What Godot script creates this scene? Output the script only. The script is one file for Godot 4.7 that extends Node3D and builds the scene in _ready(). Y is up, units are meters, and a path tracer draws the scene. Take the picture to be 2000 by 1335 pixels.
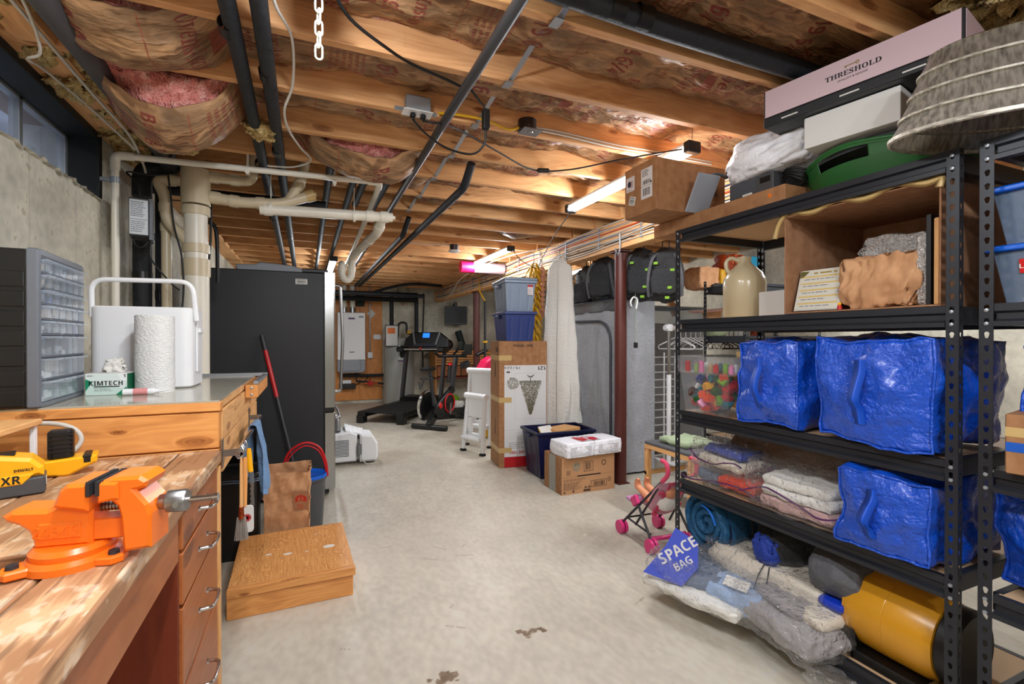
extends Node3D

# ---------------------------------------------------------------- geometry builder
class MB:
	var v := PackedVector3Array()
	var n := PackedVector3Array()
	var t := PackedVector2Array()
	var c := PackedColorArray()
	var xf := Transform3D()
	var col := Color.WHITE
	func tri(a: Vector3, b: Vector3, d: Vector3, na: Vector3, nb: Vector3, nd: Vector3, ta := Vector2.ZERO, tb := Vector2.ZERO, td := Vector2.ZERO) -> void:
		var g := (b - a).cross(d - a)
		if g.length_squared() < 1e-18: return
		var B := xf.basis
		if g.dot(na + nb + nd) > 0.0:
			v.append(xf * a); v.append(xf * d); v.append(xf * b)
			n.append((B * na).normalized()); n.append((B * nd).normalized()); n.append((B * nb).normalized())
			t.append(ta); t.append(td); t.append(tb)
		else:
			v.append(xf * a); v.append(xf * b); v.append(xf * d)
			n.append((B * na).normalized()); n.append((B * nb).normalized()); n.append((B * nd).normalized())
			t.append(ta); t.append(tb); t.append(td)
		c.append(col); c.append(col); c.append(col)
	func quad(a: Vector3, b: Vector3, d: Vector3, e: Vector3, nn: Vector3, ua := Vector2(0, 1), ub := Vector2(1, 1), ud := Vector2(1, 0), ue := Vector2(0, 0)) -> void:
		tri(a, b, d, nn, nn, nn, ua, ub, ud)
		tri(a, d, e, nn, nn, nn, ua, ud, ue)
	# chamfered box; u runs along the longest side
	func box(ctr: Vector3, s: Vector3, bev := 0.003, B := Basis()) -> MB:
		var h := s * 0.5
		bev = minf(bev, minf(h.x, minf(h.y, h.z)) * 0.9)
		var la := 0
		if s.y > s.x and s.y >= s.z: la = 1
		elif s.z > s.x and s.z > s.y: la = 2
		var i := h - Vector3.ONE * bev
		var off := Vector2(fposmod(ctr.x * 3.7 + ctr.z * 1.9, 1.0), fposmod(ctr.y * 5.3 + ctr.z * 2.7, 1.0))
		for ax in 3:
			var a1 := (ax + 1) % 3
			var a2 := (ax + 2) % 3
			if a2 == la: 
				var q := a1; a1 = a2; a2 = q
			for sg in [-1.0, 1.0]:
				var p := []
				var uv := []
				for k in [[-1, -1], [1, -1], [1, 1], [-1, 1]]:
					var w := Vector3.ZERO
					w[ax] = sg * h[ax]; w[a1] = k[0] * i[a1]; w[a2] = k[1] * i[a2]
					p.append(ctr + B * w); uv.append(Vector2(w[a1], w[a2] + ax * 0.37) + off)
				var nn := Vector3.ZERO
				nn[ax] = sg
				quad(p[0], p[1], p[2], p[3], B * nn, uv[0], uv[1], uv[2], uv[3])
		if bev < 0.0004: return self
		for ax in 3:
			var a1 := (ax + 1) % 3
			var a2 := (ax + 2) % 3
			for s1 in [-1.0, 1.0]:
				for s2 in [-1.0, 1.0]:
					var p := []
					for k in [[-1, 0], [1, 0], [1, 1], [-1, 1]]:
						var w := Vector3.ZERO
						w[ax] = k[0] * i[ax]
						w[a1] = s1 * (h[a1] if k[1] == 0 else i[a1])
						w[a2] = s2 * (i[a2] if k[1] == 0 else h[a2])
						p.append(w)
					var n1 := Vector3.ZERO
					n1[a1] = s1
					var n2 := Vector3.ZERO
					n2[a2] = s2
					n1 = B * n1; n2 = B * n2
					var uvs := Vector2(p[0][la], 0.1) + off
					var uve := Vector2(p[1][la], 0.1) + off
					tri(ctr + B * p[0], ctr + B * p[1], ctr + B * p[2], n1, n1, n2, uvs, uve, uve)
					tri(ctr + B * p[0], ctr + B * p[2], ctr + B * p[3], n1, n2, n2, uvs, uve, uvs)
		for sx in [-1.0, 1.0]:
			for sy in [-1.0, 1.0]:
				for sz in [-1.0, 1.0]:
					var q := Vector3(sx, sy, sz)
					tri(ctr + B * (q * Vector3(h.x, i.y, i.z)), ctr + B * (q * Vector3(i.x, h.y, i.z)), ctr + B * (q * Vector3(i.x, i.y, h.z)), B * Vector3(sx, 0, 0), B * Vector3(0, sy, 0), B * Vector3(0, 0, sz))
		return self
	func bx(x0: float, x1: float, y0: float, y1: float, z0: float, z1: float, bev := 0.003) -> MB:
		return box(Vector3(x0 + x1, y0 + y1, z0 + z1) * 0.5, Vector3(absf(x1 - x0), absf(y1 - y0), absf(z1 - z0)), bev)
	# a straight board from a to b with cross-section w (horizontal) and h (upright)
	func bar(a: Vector3, b: Vector3, w: float, h: float, bev := 0.002, upv := Vector3.UP) -> MB:
		var z := (b - a).normalized()
		var x := upv.cross(z)
		if x.length() < 0.01: x = Vector3.RIGHT.cross(z)
		x = x.normalized()
		return box((a + b) * 0.5, Vector3(w, h, (b - a).length()), bev, Basis(x, z.cross(x), z))
	func grid(nu: int, nv: int, f: Callable, us := 1.0, vs := 1.0, flip := false, cu := false, cv := false) -> MB:
		var p := PackedVector3Array()
		p.resize((nu + 1) * (nv + 1))
		for j in nv + 1:
			for i in nu + 1:
				p[j * (nu + 1) + i] = f.call(float(i) / nu, float(j) / nv)
		var m := PackedVector3Array()
		m.resize(p.size())
		for j in nv + 1:
			for i in nu + 1:
				var i0 := i - 1
				var i1 := i + 1
				if cu:
					if i0 < 0: i0 = nu - 1
					if i1 > nu: i1 = 1
				else:
					i0 = maxi(i0, 0); i1 = mini(i1, nu)
				var j0 := j - 1
				var j1 := j + 1
				if cv:
					if j0 < 0: j0 = nv - 1
					if j1 > nv: j1 = 1
				else:
					j0 = maxi(j0, 0); j1 = mini(j1, nv)
				var q := (p[j * (nu + 1) + i1] - p[j * (nu + 1) + i0]).cross(p[j1 * (nu + 1) + i] - p[j0 * (nu + 1) + i])
				if q.length_squared() < 1e-20:
					var jj := 1 if j == 0 else nv - 1
					q = (p[jj * (nu + 1) + i1] - p[jj * (nu + 1) + i0]).cross(p[mini(jj + 1, nv) * (nu + 1) + i] - p[maxi(jj - 1, 0) * (nu + 1) + i])
				m[j * (nu + 1) + i] = (-q if flip else q).normalized()
		for j in nv:
			for i in nu:
				var a := j * (nu + 1) + i
				var b := a + 1
				var d := a + nu + 2
				var e := a + nu + 1
				var u0 := Vector2(float(i) / nu * us, float(j) / nv * vs)
				var u1 := Vector2(float(i + 1) / nu * us, float(j + 1) / nv * vs)
				tri(p[a], p[b], p[d], m[a], m[b], m[d], u0, Vector2(u1.x, u0.y), u1)
				tri(p[a], p[d], p[e], m[a], m[d], m[e], u0, u1, Vector2(u0.x, u1.y))
		return self
	# a sheet with thickness
	func sheet(nu: int, nv: int, f: Callable, th: float, us := 1.0, vs := 1.0) -> MB:
		grid(nu, nv, f, us, vs, false)
		var a: Vector3 = f.call(0.5, 0.5)
		var b: Vector3 = f.call(0.55, 0.5)
		var d: Vector3 = f.call(0.5, 0.55)
		var nn := -(b - a).cross(d - a).normalized() * th
		grid(nu, nv, func(x, y): return f.call(x, y) + nn, us, vs, true)
		for k in nu:
			for y in [0.0, 1.0]:
				var p: Vector3 = f.call(float(k) / nu, y)
				var q: Vector3 = f.call(float(k + 1) / nu, y)
				var o: Vector3 = (p - (f.call(float(k) / nu, 0.5) as Vector3)).normalized()
				quad(p, q, q + nn, p + nn, o)
		for k in nv:
			for x in [0.0, 1.0]:
				var p: Vector3 = f.call(x, float(k) / nv)
				var q: Vector3 = f.call(x, float(k + 1) / nv)
				var o: Vector3 = (p - (f.call(0.5, float(k) / nv) as Vector3)).normalized()
				quad(p, q, q + nn, p + nn, o)
		return self
	func tube(pts: Array, r: float, sides := 10, caps := true, radii: Array = [], flat := 1.0) -> MB:
		var m := pts.size()
		var fr := []
		var up := Vector3.UP
		var len_ := 0.0
		var prev_t := Vector3.ZERO
		var ls := []
		for i in m:
			var d: Vector3 = (pts[mini(i + 1, m - 1)] - pts[maxi(i - 1, 0)]).normalized()
			if i == 0:
				up = Vector3.UP if absf(d.y) < 0.9 else Vector3.RIGHT
			else:
				len_ += (pts[i] - pts[i - 1]).length()
			var x := up.cross(d).normalized()
			up = d.cross(x).normalized()
			fr.append([x, up]); ls.append(len_)
		for i in m - 1:
			var r0: float = radii[i] if radii else r
			var r1: float = radii[i + 1] if radii else r
			for k in sides:
				var a0 := TAU * k / sides
				var a1 := TAU * (k + 1) / sides
				var n00: Vector3 = fr[i][0] * cos(a0) + fr[i][1] * sin(a0) * flat
				var n01: Vector3 = fr[i][0] * cos(a1) + fr[i][1] * sin(a1) * flat
				var n10: Vector3 = fr[i + 1][0] * cos(a0) + fr[i + 1][1] * sin(a0) * flat
				var n11: Vector3 = fr[i + 1][0] * cos(a1) + fr[i + 1][1] * sin(a1) * flat
				var w := TAU * maxf(r0, 0.001)
				tri(pts[i] + n00 * r0, pts[i] + n01 * r0, pts[i + 1] + n11 * r1, n00, n01, n11, Vector2(ls[i], w * k / sides), Vector2(ls[i], w * (k + 1) / sides), Vector2(ls[i + 1], w * (k + 1) / sides))
				tri(pts[i] + n00 * r0, pts[i + 1] + n11 * r1, pts[i + 1] + n10 * r1, n00, n11, n10, Vector2(ls[i], w * k / sides), Vector2(ls[i + 1], w * (k + 1) / sides), Vector2(ls[i + 1], w * k / sides))
		if caps:
			for e in [0, m - 1]:
				var d: Vector3 = (pts[1] - pts[0]) if e == 0 else (pts[m - 1] - pts[m - 2])
				d = -d.normalized() if e == 0 else d.normalized()
				var rr: float = radii[e] if radii else r
				for k in sides:
					var a0 := TAU * k / sides
					var a1 := TAU * (k + 1) / sides
					tri(pts[e], pts[e] + (fr[e][0] * cos(a0) + fr[e][1] * sin(a0) * flat) * rr, pts[e] + (fr[e][0] * cos(a1) + fr[e][1] * sin(a1) * flat) * rr, d, d, d)
		return self
	# profile of Vector2(radius, height) turned about y at o; sharp where the profile turns by more than 35 degrees
	func lathe(prof: Array, sides := 24, o := Vector3.ZERO, B := Basis(), arc := TAU) -> MB:
		var m := prof.size()
		var sn := []
		for i in m - 1:
			var d: Vector2 = (prof[i + 1] - prof[i])
			sn.append(Vector2(d.y, -d.x).normalized() if d.length() > 1e-7 else Vector2(1, 0))
		for i in m - 1:
			var n0: Vector2 = sn[i]
			var n1: Vector2 = sn[i]
			if i > 0 and sn[i - 1].dot(sn[i]) > 0.8: n0 = (sn[i - 1] + sn[i]).normalized()
			if i < m - 2 and sn[i + 1].dot(sn[i]) > 0.8: n1 = (sn[i + 1] + sn[i]).normalized()
			var p0: Vector2 = prof[i]
			var p1: Vector2 = prof[i + 1]
			for k in sides:
				var a0 := arc * k / sides
				var a1 := arc * (k + 1) / sides
				var c0 := Vector3(cos(a0), 0, sin(a0))
				var c1 := Vector3(cos(a1), 0, sin(a1))
				var A := o + B * (c0 * p0.x + Vector3(0, p0.y, 0))
				var Bb := o + B * (c1 * p0.x + Vector3(0, p0.y, 0))
				var C := o + B * (c1 * p1.x + Vector3(0, p1.y, 0))
				var D := o + B * (c0 * p1.x + Vector3(0, p1.y, 0))
				var f0 := float(k) / sides
				var f1 := float(k + 1) / sides
				var h0 := float(i) / (m - 1)
				var h1 := float(i + 1) / (m - 1)
				var nA := B * (c0 * n0.x + Vector3(0, n0.y, 0))
				var nB := B * (c1 * n0.x + Vector3(0, n0.y, 0))
				var nC := B * (c1 * n1.x + Vector3(0, n1.y, 0))
				var nD := B * (c0 * n1.x + Vector3(0, n1.y, 0))
				tri(A, Bb, C, nA, nB, nC, Vector2(f0, h0), Vector2(f1, h0), Vector2(f1, h1))
				tri(A, C, D, nA, nC, nD, Vector2(f0, h0), Vector2(f1, h1), Vector2(f0, h1))
		return self
	# outline in xy, extruded from -d/2 to d/2 along z of B
	func prism(poly: PackedVector2Array, d: float, bev := 0.002, o := Vector3.ZERO, B := Basis()) -> MB:
		if Geometry2D.is_polygon_clockwise(poly): poly.reverse()
		var inner := poly
		if bev > 0.0:
			var q := Geometry2D.offset_polygon(poly, -bev, Geometry2D.JOIN_MITER)
			if q.size() == 1 and q[0].size() == poly.size():
				# keep matching order
				var best := 0
				for k in q[0].size():
					if q[0][k].distance_to(poly[0]) < q[0][best].distance_to(poly[0]): best = k
				inner = PackedVector2Array()
				var src: PackedVector2Array = q[0]
				if Geometry2D.is_polygon_clockwise(src):
					src.reverse(); best = src.size() - 1 - best
				for k in src.size(): inner.append(src[(k + best) % src.size()])
			else: bev = 0.0
		var idx := Geometry2D.triangulate_polygon(inner)
		for s in [-1.0, 1.0]:
			for k in range(0, idx.size(), 3):
				var a := inner[idx[k]]
				var b := inner[idx[k + 1]]
				var e := inner[idx[k + 2]]
				var nn := B * Vector3(0, 0, s)
				tri(o + B * Vector3(a.x, a.y, s * d / 2), o + B * Vector3(b.x, b.y, s * d / 2), o + B * Vector3(e.x, e.y, s * d / 2), nn, nn, nn, a, b, e)
		var m := poly.size()
		var z := d / 2 - bev
		for k in m:
			var a := poly[k]
			var b := poly[(k + 1) % m]
			var e := (b - a).normalized()
			var nn := B * Vector3(e.y, -e.x, 0)
			quad(o + B * Vector3(a.x, a.y, -z), o + B * Vector3(b.x, b.y, -z), o + B * Vector3(b.x, b.y, z), o + B * Vector3(a.x, a.y, z), nn, Vector2(0, 0), Vector2((b - a).length(), 0), Vector2((b - a).length(), d), Vector2(0, d))
			if bev > 0.0:
				for s in [-1.0, 1.0]:
					var ai := inner[k]
					var bi := inner[(k + 1) % m]
					quad(o + B * Vector3(a.x, a.y, s * z), o + B * Vector3(b.x, b.y, s * z), o + B * Vector3(bi.x, bi.y, s * d / 2), o + B * Vector3(ai.x, ai.y, s * d / 2), (nn + B * Vector3(0, 0, s)).normalized())
		return self
	# soft closed body: a cube with rounded, bulging, wrinkled sides
	func soft(ctr: Vector3, s: Vector3, rnd: float, fn: Callable, k := 14, B := Basis()) -> MB:
		var h := s * 0.5
		for ax in 3:
			for sg in [-1.0, 1.0]:
				var a1 := (ax + 1) % 3
				var a2 := (ax + 2) % 3
				var f := func(x: float, y: float) -> Vector3:
					var q := Vector3.ZERO
					q[ax] = sg; q[a1] = x * 2 - 1; q[a2] = y * 2 - 1
					var cube := q
					var sp := q.normalized() * 1.25
					# rounded superellipsoid between cube and ball
					var w := cube.lerp(sp, rnd)
					return ctr + B * fn.call(w * h, q)
				for j in k:
					for i in k:
						var p0: Vector3 = f.call(float(i) / k, float(j) / k)
						var p1: Vector3 = f.call(float(i + 1) / k, float(j) / k)
						var p2: Vector3 = f.call(float(i + 1) / k, float(j + 1) / k)
						var p3: Vector3 = f.call(float(i) / k, float(j + 1) / k)
						var nn := B * Vector3(sg if ax == 0 else 0.0, sg if ax == 1 else 0.0, sg if ax == 2 else 0.0)
						quad(p0, p1, p2, p3, nn, Vector2(i, j) / k, Vector2(i + 1, j) / k, Vector2(i + 1, j + 1) / k, Vector2(i, j + 1) / k)
		return self
	func mesh(smooth := false) -> ArrayMesh:
		var a := []
		a.resize(Mesh.ARRAY_MAX)
		a[Mesh.ARRAY_VERTEX] = v
		a[Mesh.ARRAY_NORMAL] = n
		a[Mesh.ARRAY_TEX_UV] = t
		a[Mesh.ARRAY_COLOR] = c
		var m := ArrayMesh.new()
		if smooth:
			# weld by place and average
			var acc := {}
			for k in range(0, v.size(), 3):
				var g := -(v[k + 1] - v[k]).cross(v[k + 2] - v[k])
				for q in 3:
					var key := (v[k + q] * 5000.0).round()
					acc[key] = acc.get(key, Vector3.ZERO) + g
			var nn := PackedVector3Array()
			nn.resize(v.size())
			for k in v.size():
				nn[k] = (acc[(v[k] * 5000.0).round()] as Vector3).normalized()
			a[Mesh.ARRAY_NORMAL] = nn
		m.add_surface_from_arrays(Mesh.PRIMITIVE_TRIANGLES, a)
		return m

# ---------------------------------------------------------------- naming
func numbered(nm: String, par: Node = null) -> String:
	par = self if par == null else par
	if not par.has_node(NodePath(nm)): return nm
	var k := 1
	while par.has_node(NodePath("%s_%03d" % [nm, k])): k += 1
	return "%s_%03d" % [nm, k]
func tag(o: Node3D, label := "", category := "", group := "", kind := "") -> Node3D:
	if label: o.set_meta("label", label)
	if category: o.set_meta("category", category)
	if group: o.set_meta("group", group)
	if kind: o.set_meta("kind", kind)
	return o
func thing(nm: String, label: String, category: String, at := Vector3.ZERO, turn := 0.0, group := "") -> Node3D:
	var o := Node3D.new()
	o.name = numbered(nm)
	add_child(o)
	o.position = at
	o.rotation_degrees.y = turn
	return tag(o, label, category, group)
func obj(nm: String, b: Variant, m: Material, par: Node = null, smooth := false) -> MeshInstance3D:
	var o := MeshInstance3D.new()
	o.mesh = (b as MB).mesh(smooth) if b is MB else b
	o.material_override = m
	o.name = numbered(nm, par)
	(self if par == null else par).add_child(o)
	return o
func struct(nm: String, b: Variant, m: Material, label := "") -> MeshInstance3D:
	var o := obj(nm, b, m)
	tag(o, label, "", "", "structure")
	return o
func dup(o: Node3D, at: Vector3, turn := 0.0, label := "") -> Node3D:
	var r: Node3D = o.duplicate()
	var nm := String(o.name)
	if nm.length() > 4 and nm[-4] == "_" and nm.right(3).is_valid_int(): nm = nm.left(-4)
	r.name = numbered(nm)
	add_child(r)
	r.position = at
	r.rotation_degrees.y = turn
	if label: r.set_meta("label", label)
	return r
# resampled smooth path through points
func path(p: Array, k := 6) -> Array:
	var out := []
	for i in p.size() - 1:
		var p0: Vector3 = p[maxi(i - 1, 0)]
		var p1: Vector3 = p[i]
		var p2: Vector3 = p[i + 1]
		var p3: Vector3 = p[mini(i + 2, p.size() - 1)]
		for s in k:
			out.append(p1.cubic_interpolate(p2, p0, p3, float(s) / k))
	out.append(p[-1])
	return out
# straight runs with rounded corners
func bent(p: Array, r: float, k := 5) -> Array:
	var out := [p[0]]
	for i in range(1, p.size() - 1):
		var a: Vector3 = (p[i - 1] - p[i])
		var b: Vector3 = (p[i + 1] - p[i])
		var q := minf(r, minf(a.length(), b.length()) * 0.5)
		for s in k + 1:
			var w := float(s) / k
			out.append(p[i] + a.normalized() * q * (1 - w) * (1 - w) + b.normalized() * q * w * w)
	out.append(p[-1])
	return out
func V(x: float, y: float, z: float) -> Vector3: return Vector3(x, y, z)
func poly(a: Array) -> PackedVector2Array:
	var o := PackedVector2Array()
	for k in range(0, a.size(), 2): o.append(Vector2(a[k], a[k + 1]))
	return o
func rrect(w: float, h: float, r: float, k := 4) -> PackedVector2Array:
	var o := PackedVector2Array()
	for q in 4:
		var cx := (w / 2 - r) * (1 if q == 0 or q == 3 else -1)
		var cy := (h / 2 - r) * (1 if q < 2 else -1)
		for s in k + 1:
			var a := PI / 2 * (q + float(s) / k)
			o.append(Vector2(cx + cos(a) * r, cy + sin(a) * r))
	return o
func circ(r: float, k := 20, o := Vector2.ZERO) -> PackedVector2Array:
	var p := PackedVector2Array()
	for s in k: p.append(o + Vector2(cos(TAU * s / k), sin(TAU * s / k)) * r)
	return p
# basis whose local z looks along d and local y stays close to u
func look(d: Vector3, u := Vector3.UP) -> Basis:
	var z := d.normalized()
	var x := u.cross(z).normalized()
	return Basis(x, z.cross(x), z)

# ---------------------------------------------------------------- textures
var FN := {}
func noise(sd: int, freq := 1.0, oct := 3, type := FastNoiseLite.TYPE_SIMPLEX_SMOOTH) -> FastNoiseLite:
	var key := [sd, freq, oct, type]
	if not FN.has(key):
		var f := FastNoiseLite.new()
		f.seed = sd; f.frequency = freq; f.noise_type = type
		f.fractal_octaves = oct
		f.fractal_type = FastNoiseLite.FRACTAL_FBM if oct > 1 else FastNoiseLite.FRACTAL_NONE
		FN[key] = f
	return FN[key]
func nimg(w: int, h: int, fw: int, fh: int, freq: float, sd: int, oct := 3, type := FastNoiseLite.TYPE_SIMPLEX_SMOOTH) -> PackedByteArray:
	var im := noise(sd, freq, oct, type).get_seamless_image(w, h)
	im.convert(Image.FORMAT_L8)
	if fw != w or fh != h: im.resize(fw, fh, Image.INTERPOLATE_CUBIC)
	return im.get_data()
func itex(im: Image) -> ImageTexture: return ImageTexture.create_from_image(im)
func ltex(d: PackedByteArray, w: int, h: int) -> ImageTexture: return itex(Image.create_from_data(w, h, false, Image.FORMAT_L8, d))
func rgb8(d: PackedByteArray, w: int, h: int) -> ImageTexture: return itex(Image.create_from_data(w, h, false, Image.FORMAT_RGB8, d))
# two-colour ramp picture from a value array
func ramp(vals: PackedByteArray, w: int, h: int, cols: Array) -> ImageTexture:
	var lut := PackedByteArray()
	for k in 256:
		var x := k / 255.0 * (cols.size() - 1)
		var i := mini(int(x), cols.size() - 2)
		var q: Color = (cols[i] as Color).lerp(cols[i + 1], x - i)
		lut.append(int(q.r * 255)); lut.append(int(q.g * 255)); lut.append(int(q.b * 255))
	var o := PackedByteArray()
	o.resize(vals.size() * 3)
	for k in vals.size():
		var b := vals[k] * 3
		o[k * 3] = lut[b]; o[k * 3 + 1] = lut[b + 1]; o[k * 3 + 2] = lut[b + 2]
	return rgb8(o, w, h)
# print lettering into a picture: x, y of the text's centre, height in pixels
var sysfonts := {}
func font(nm: String, bold := false, ital := false) -> SystemFont:
	var key := nm + str(bold) + str(ital)
	if not sysfonts.has(key):
		var f := SystemFont.new()
		f.font_names = PackedStringArray([nm])
		f.font_weight = 700 if bold else 400
		f.font_italic = ital
		sysfonts[key] = f
	return sysfonts[key]
func letters(s: String, hgt: float, f: Font, depth := 0.0) -> TextMesh:
	var tm := TextMesh.new()
	tm.text = s; tm.font = f; tm.font_size = 64; tm.pixel_size = hgt / 47.0; tm.depth = depth; tm.curve_step = 2.0
	return tm
func print_on(im: Image, s: String, cx: float, cy: float, hgt: float, colr: Color, f: Font, deg := 0.0, sx := 1.0) -> void:
	var a := letters(s, hgt, f).get_mesh_arrays()
	var vs: PackedVector3Array = a[Mesh.ARRAY_VERTEX]
	var ix: PackedInt32Array = a[Mesh.ARRAY_INDEX] if a[Mesh.ARRAY_INDEX] != null else PackedInt32Array(range(vs.size()))
	var lo := Vector2(1e9, 1e9)
	var hi := -lo
	for q in vs:
		lo = lo.min(Vector2(q.x, q.y)); hi = hi.max(Vector2(q.x, q.y))
	var mid := (lo + hi) / 2
	var ca := cos(deg_to_rad(deg))
	var sa := sin(deg_to_rad(deg))
	for k in range(0, ix.size(), 3):
		var p := []
		for q in 3:
			var w := Vector2(vs[ix[k + q]].x, vs[ix[k + q]].y) - mid
			w = Vector2(w.x * sx, -w.y)
			p.append(Vector2(cx + w.x * ca - w.y * sa, cy + w.x * sa + w.y * ca))
		fill_tri(im, p[0], p[1], p[2], colr)
func fill_tri(im: Image, a: Vector2, b: Vector2, c: Vector2, colr: Color) -> void:
	var y0 := maxi(int(floor(minf(a.y, minf(b.y, c.y)))), 0)
	var y1 := mini(int(ceil(maxf(a.y, maxf(b.y, c.y)))), im.get_height() - 1)
	for y in range(y0, y1 + 1):
		var l := 1e9
		var r := -1e9
		var yy := y + 0.5
		for e in [[a, b], [b, c], [c, a]]:
			var p: Vector2 = e[0]
			var q: Vector2 = e[1]
			if (p.y <= yy and q.y > yy) or (q.y <= yy and p.y > yy):
				var x := p.x + (yy - p.y) / (q.y - p.y) * (q.x - p.x)
				l = minf(l, x); r = maxf(r, x)
		if l < r:
			var i0 := maxi(int(floor(l + 0.5)), 0)
			var i1 := mini(int(floor(r + 0.5)), im.get_width())
			if i1 > i0: im.fill_rect(Rect2i(i0, y, i1 - i0, 1), colr)
func fill_poly(im: Image, p: PackedVector2Array, colr: Color) -> void:
	var ix := Geometry2D.triangulate_polygon(p)
	for k in range(0, ix.size(), 3): fill_tri(im, p[ix[k]], p[ix[k + 1]], p[ix[k + 2]], colr)
func blank(w: int, h: int, colr: Color) -> Image:
	var im := Image.create(w, h, false, Image.FORMAT_RGB8)
	im.fill(colr)
	return im
func barcode(im: Image, x: int, y: int, w: int, h: int, colr := Color.BLACK, sd := 1) -> void:
	var r := RandomNumberGenerator.new()
	r.seed = sd
	var q := x
	while q < x + w:
		var k := r.randi_range(1, 3)
		im.fill_rect(Rect2i(q, y, mini(k, x + w - q), h), colr)
		q += k + r.randi_range(1, 3)
func scribble(im: Image, x: int, y: int, w: int, rows: int, step: int, th: int, colr: Color, sd := 1) -> void:
	var r := RandomNumberGenerator.new()
	r.seed = sd
	for k in rows:
		var q := x
		var e := x + int(w * r.randf_range(0.7, 1.0))
		while q < e:
			var l := r.randi_range(th * 2, th * 7)
			im.fill_rect(Rect2i(q, y + k * step, mini(l, e - q), th), colr)
			q += l + th
# ---------------------------------------------------------------- materials
var M := {}
func mat(nm: String, c: Color, rough := 0.6, metal := 0.0) -> StandardMaterial3D:
	if M.has(nm): return M[nm]
	var m := StandardMaterial3D.new()
	m.resource_name = nm
	m.albedo_color = c; m.roughness = rough; m.metallic = metal
	m.vertex_color_use_as_albedo = true
	M[nm] = m
	return m
func tmat(nm: String, tx: Texture2D, rough := 0.7, sc := Vector3.ONE, c := Color.WHITE) -> StandardMaterial3D:
	var m := mat(nm, c, rough)
	m.albedo_texture = tx
	m.uv1_scale = sc
	return m
func bumped(m: StandardMaterial3D, tx: Texture2D, amt: float) -> StandardMaterial3D:
	m.heightmap_enabled = true
	m.heightmap_texture = tx
	m.heightmap_scale = amt
	return m
func tripl(m: StandardMaterial3D, s: float, world := false) -> StandardMaterial3D:
	m.uv1_triplanar = true
	m.uv1_world_triplanar = world
	m.uv1_scale = Vector3.ONE * s
	return m
func clear(nm: String, c: Color, a: float, rough := 0.08) -> StandardMaterial3D:
	var m := mat(nm, Color(c, a), rough)
	m.transparency = BaseMaterial3D.TRANSPARENCY_ALPHA
	m.vertex_color_use_as_albedo = false
	return m
func glow(nm: String, c: Color, e: float) -> StandardMaterial3D:
	var m := mat(nm, c, 0.4)
	m.emission_enabled = true
	m.emission = c
	m.emission_energy_multiplier = e
	return m
# flat printed panel: rectangle with its own picture, a thin slab lying on a face; x right, y up, n outwards
func decal(par: Node, nm: String, at: Vector3, right: Vector3, upv: Vector3, w: float, h: float, m: Material, th := 0.0008) -> MeshInstance3D:
	var b := MB.new()
	var x := right.normalized() * w / 2
	var y := upv.normalized() * h / 2
	var nn := right.cross(upv).normalized()
	var o := at + nn * th
	b.quad(o - x - y, o + x - y, o + x + y, o - x + y, nn)
	for e in [[-x - y, x - y], [x - y, x + y], [x + y, y - x], [y - x, -x - y]]:
		var mid: Vector3 = (e[0] + e[1])
		b.quad(o + e[0], o + e[1], at + e[1], at + e[0], mid.normalized(), Vector2(.02, .02), Vector2(.02, .02), Vector2(.02, .02), Vector2(.02, .02))
	return obj(nm, b, m, par)
func word(par: Node, nm: String, s: String, at: Vector3, right: Vector3, upv: Vector3, hgt: float, m: Material, f: Font, sx := 1.0, depth := 0.001) -> MeshInstance3D:
	var o := obj(nm, letters(s, hgt, f, depth), m, par)
	o.transform = Transform3D(Basis(right.normalized() * sx, upv.normalized(), right.cross(upv).normalized()), at)
	return o

func _ready() -> void:
	var cam := Camera3D.new()
	cam.name = "camera"
	add_child(cam)
	cam.position = V(0, 1.25, 0)
	cam.rotation_degrees = V(-0.3, -23.163, 0)
	cam.fov = 71.04
	cam.near = 0.02
	cam.far = 60
	cam.current = true
	var we := WorldEnvironment.new()
	we.name = "environment"
	var env := Environment.new()
	env.background_mode = Environment.BG_COLOR
	env.background_color = Color(0.60, 0.66, 0.78)
	env.background_energy_multiplier = 5.0
	env.tonemap_mode = Environment.TONE_MAPPER_LINEAR
	env.tonemap_exposure = 1.06
	env.sdfgi_enabled = true
	env.ssao_enabled = true
	env.ssil_enabled = true
	we.environment = env
	add_child(we)
	materials()
	room()
	ceiling_stuff()
	lights()
	pipes()
	bench_area()
	appliances()
	far_end()
	middle()
	shelves()
	shelf_top()
	shelf_goods()
	behind_shelf()

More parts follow.
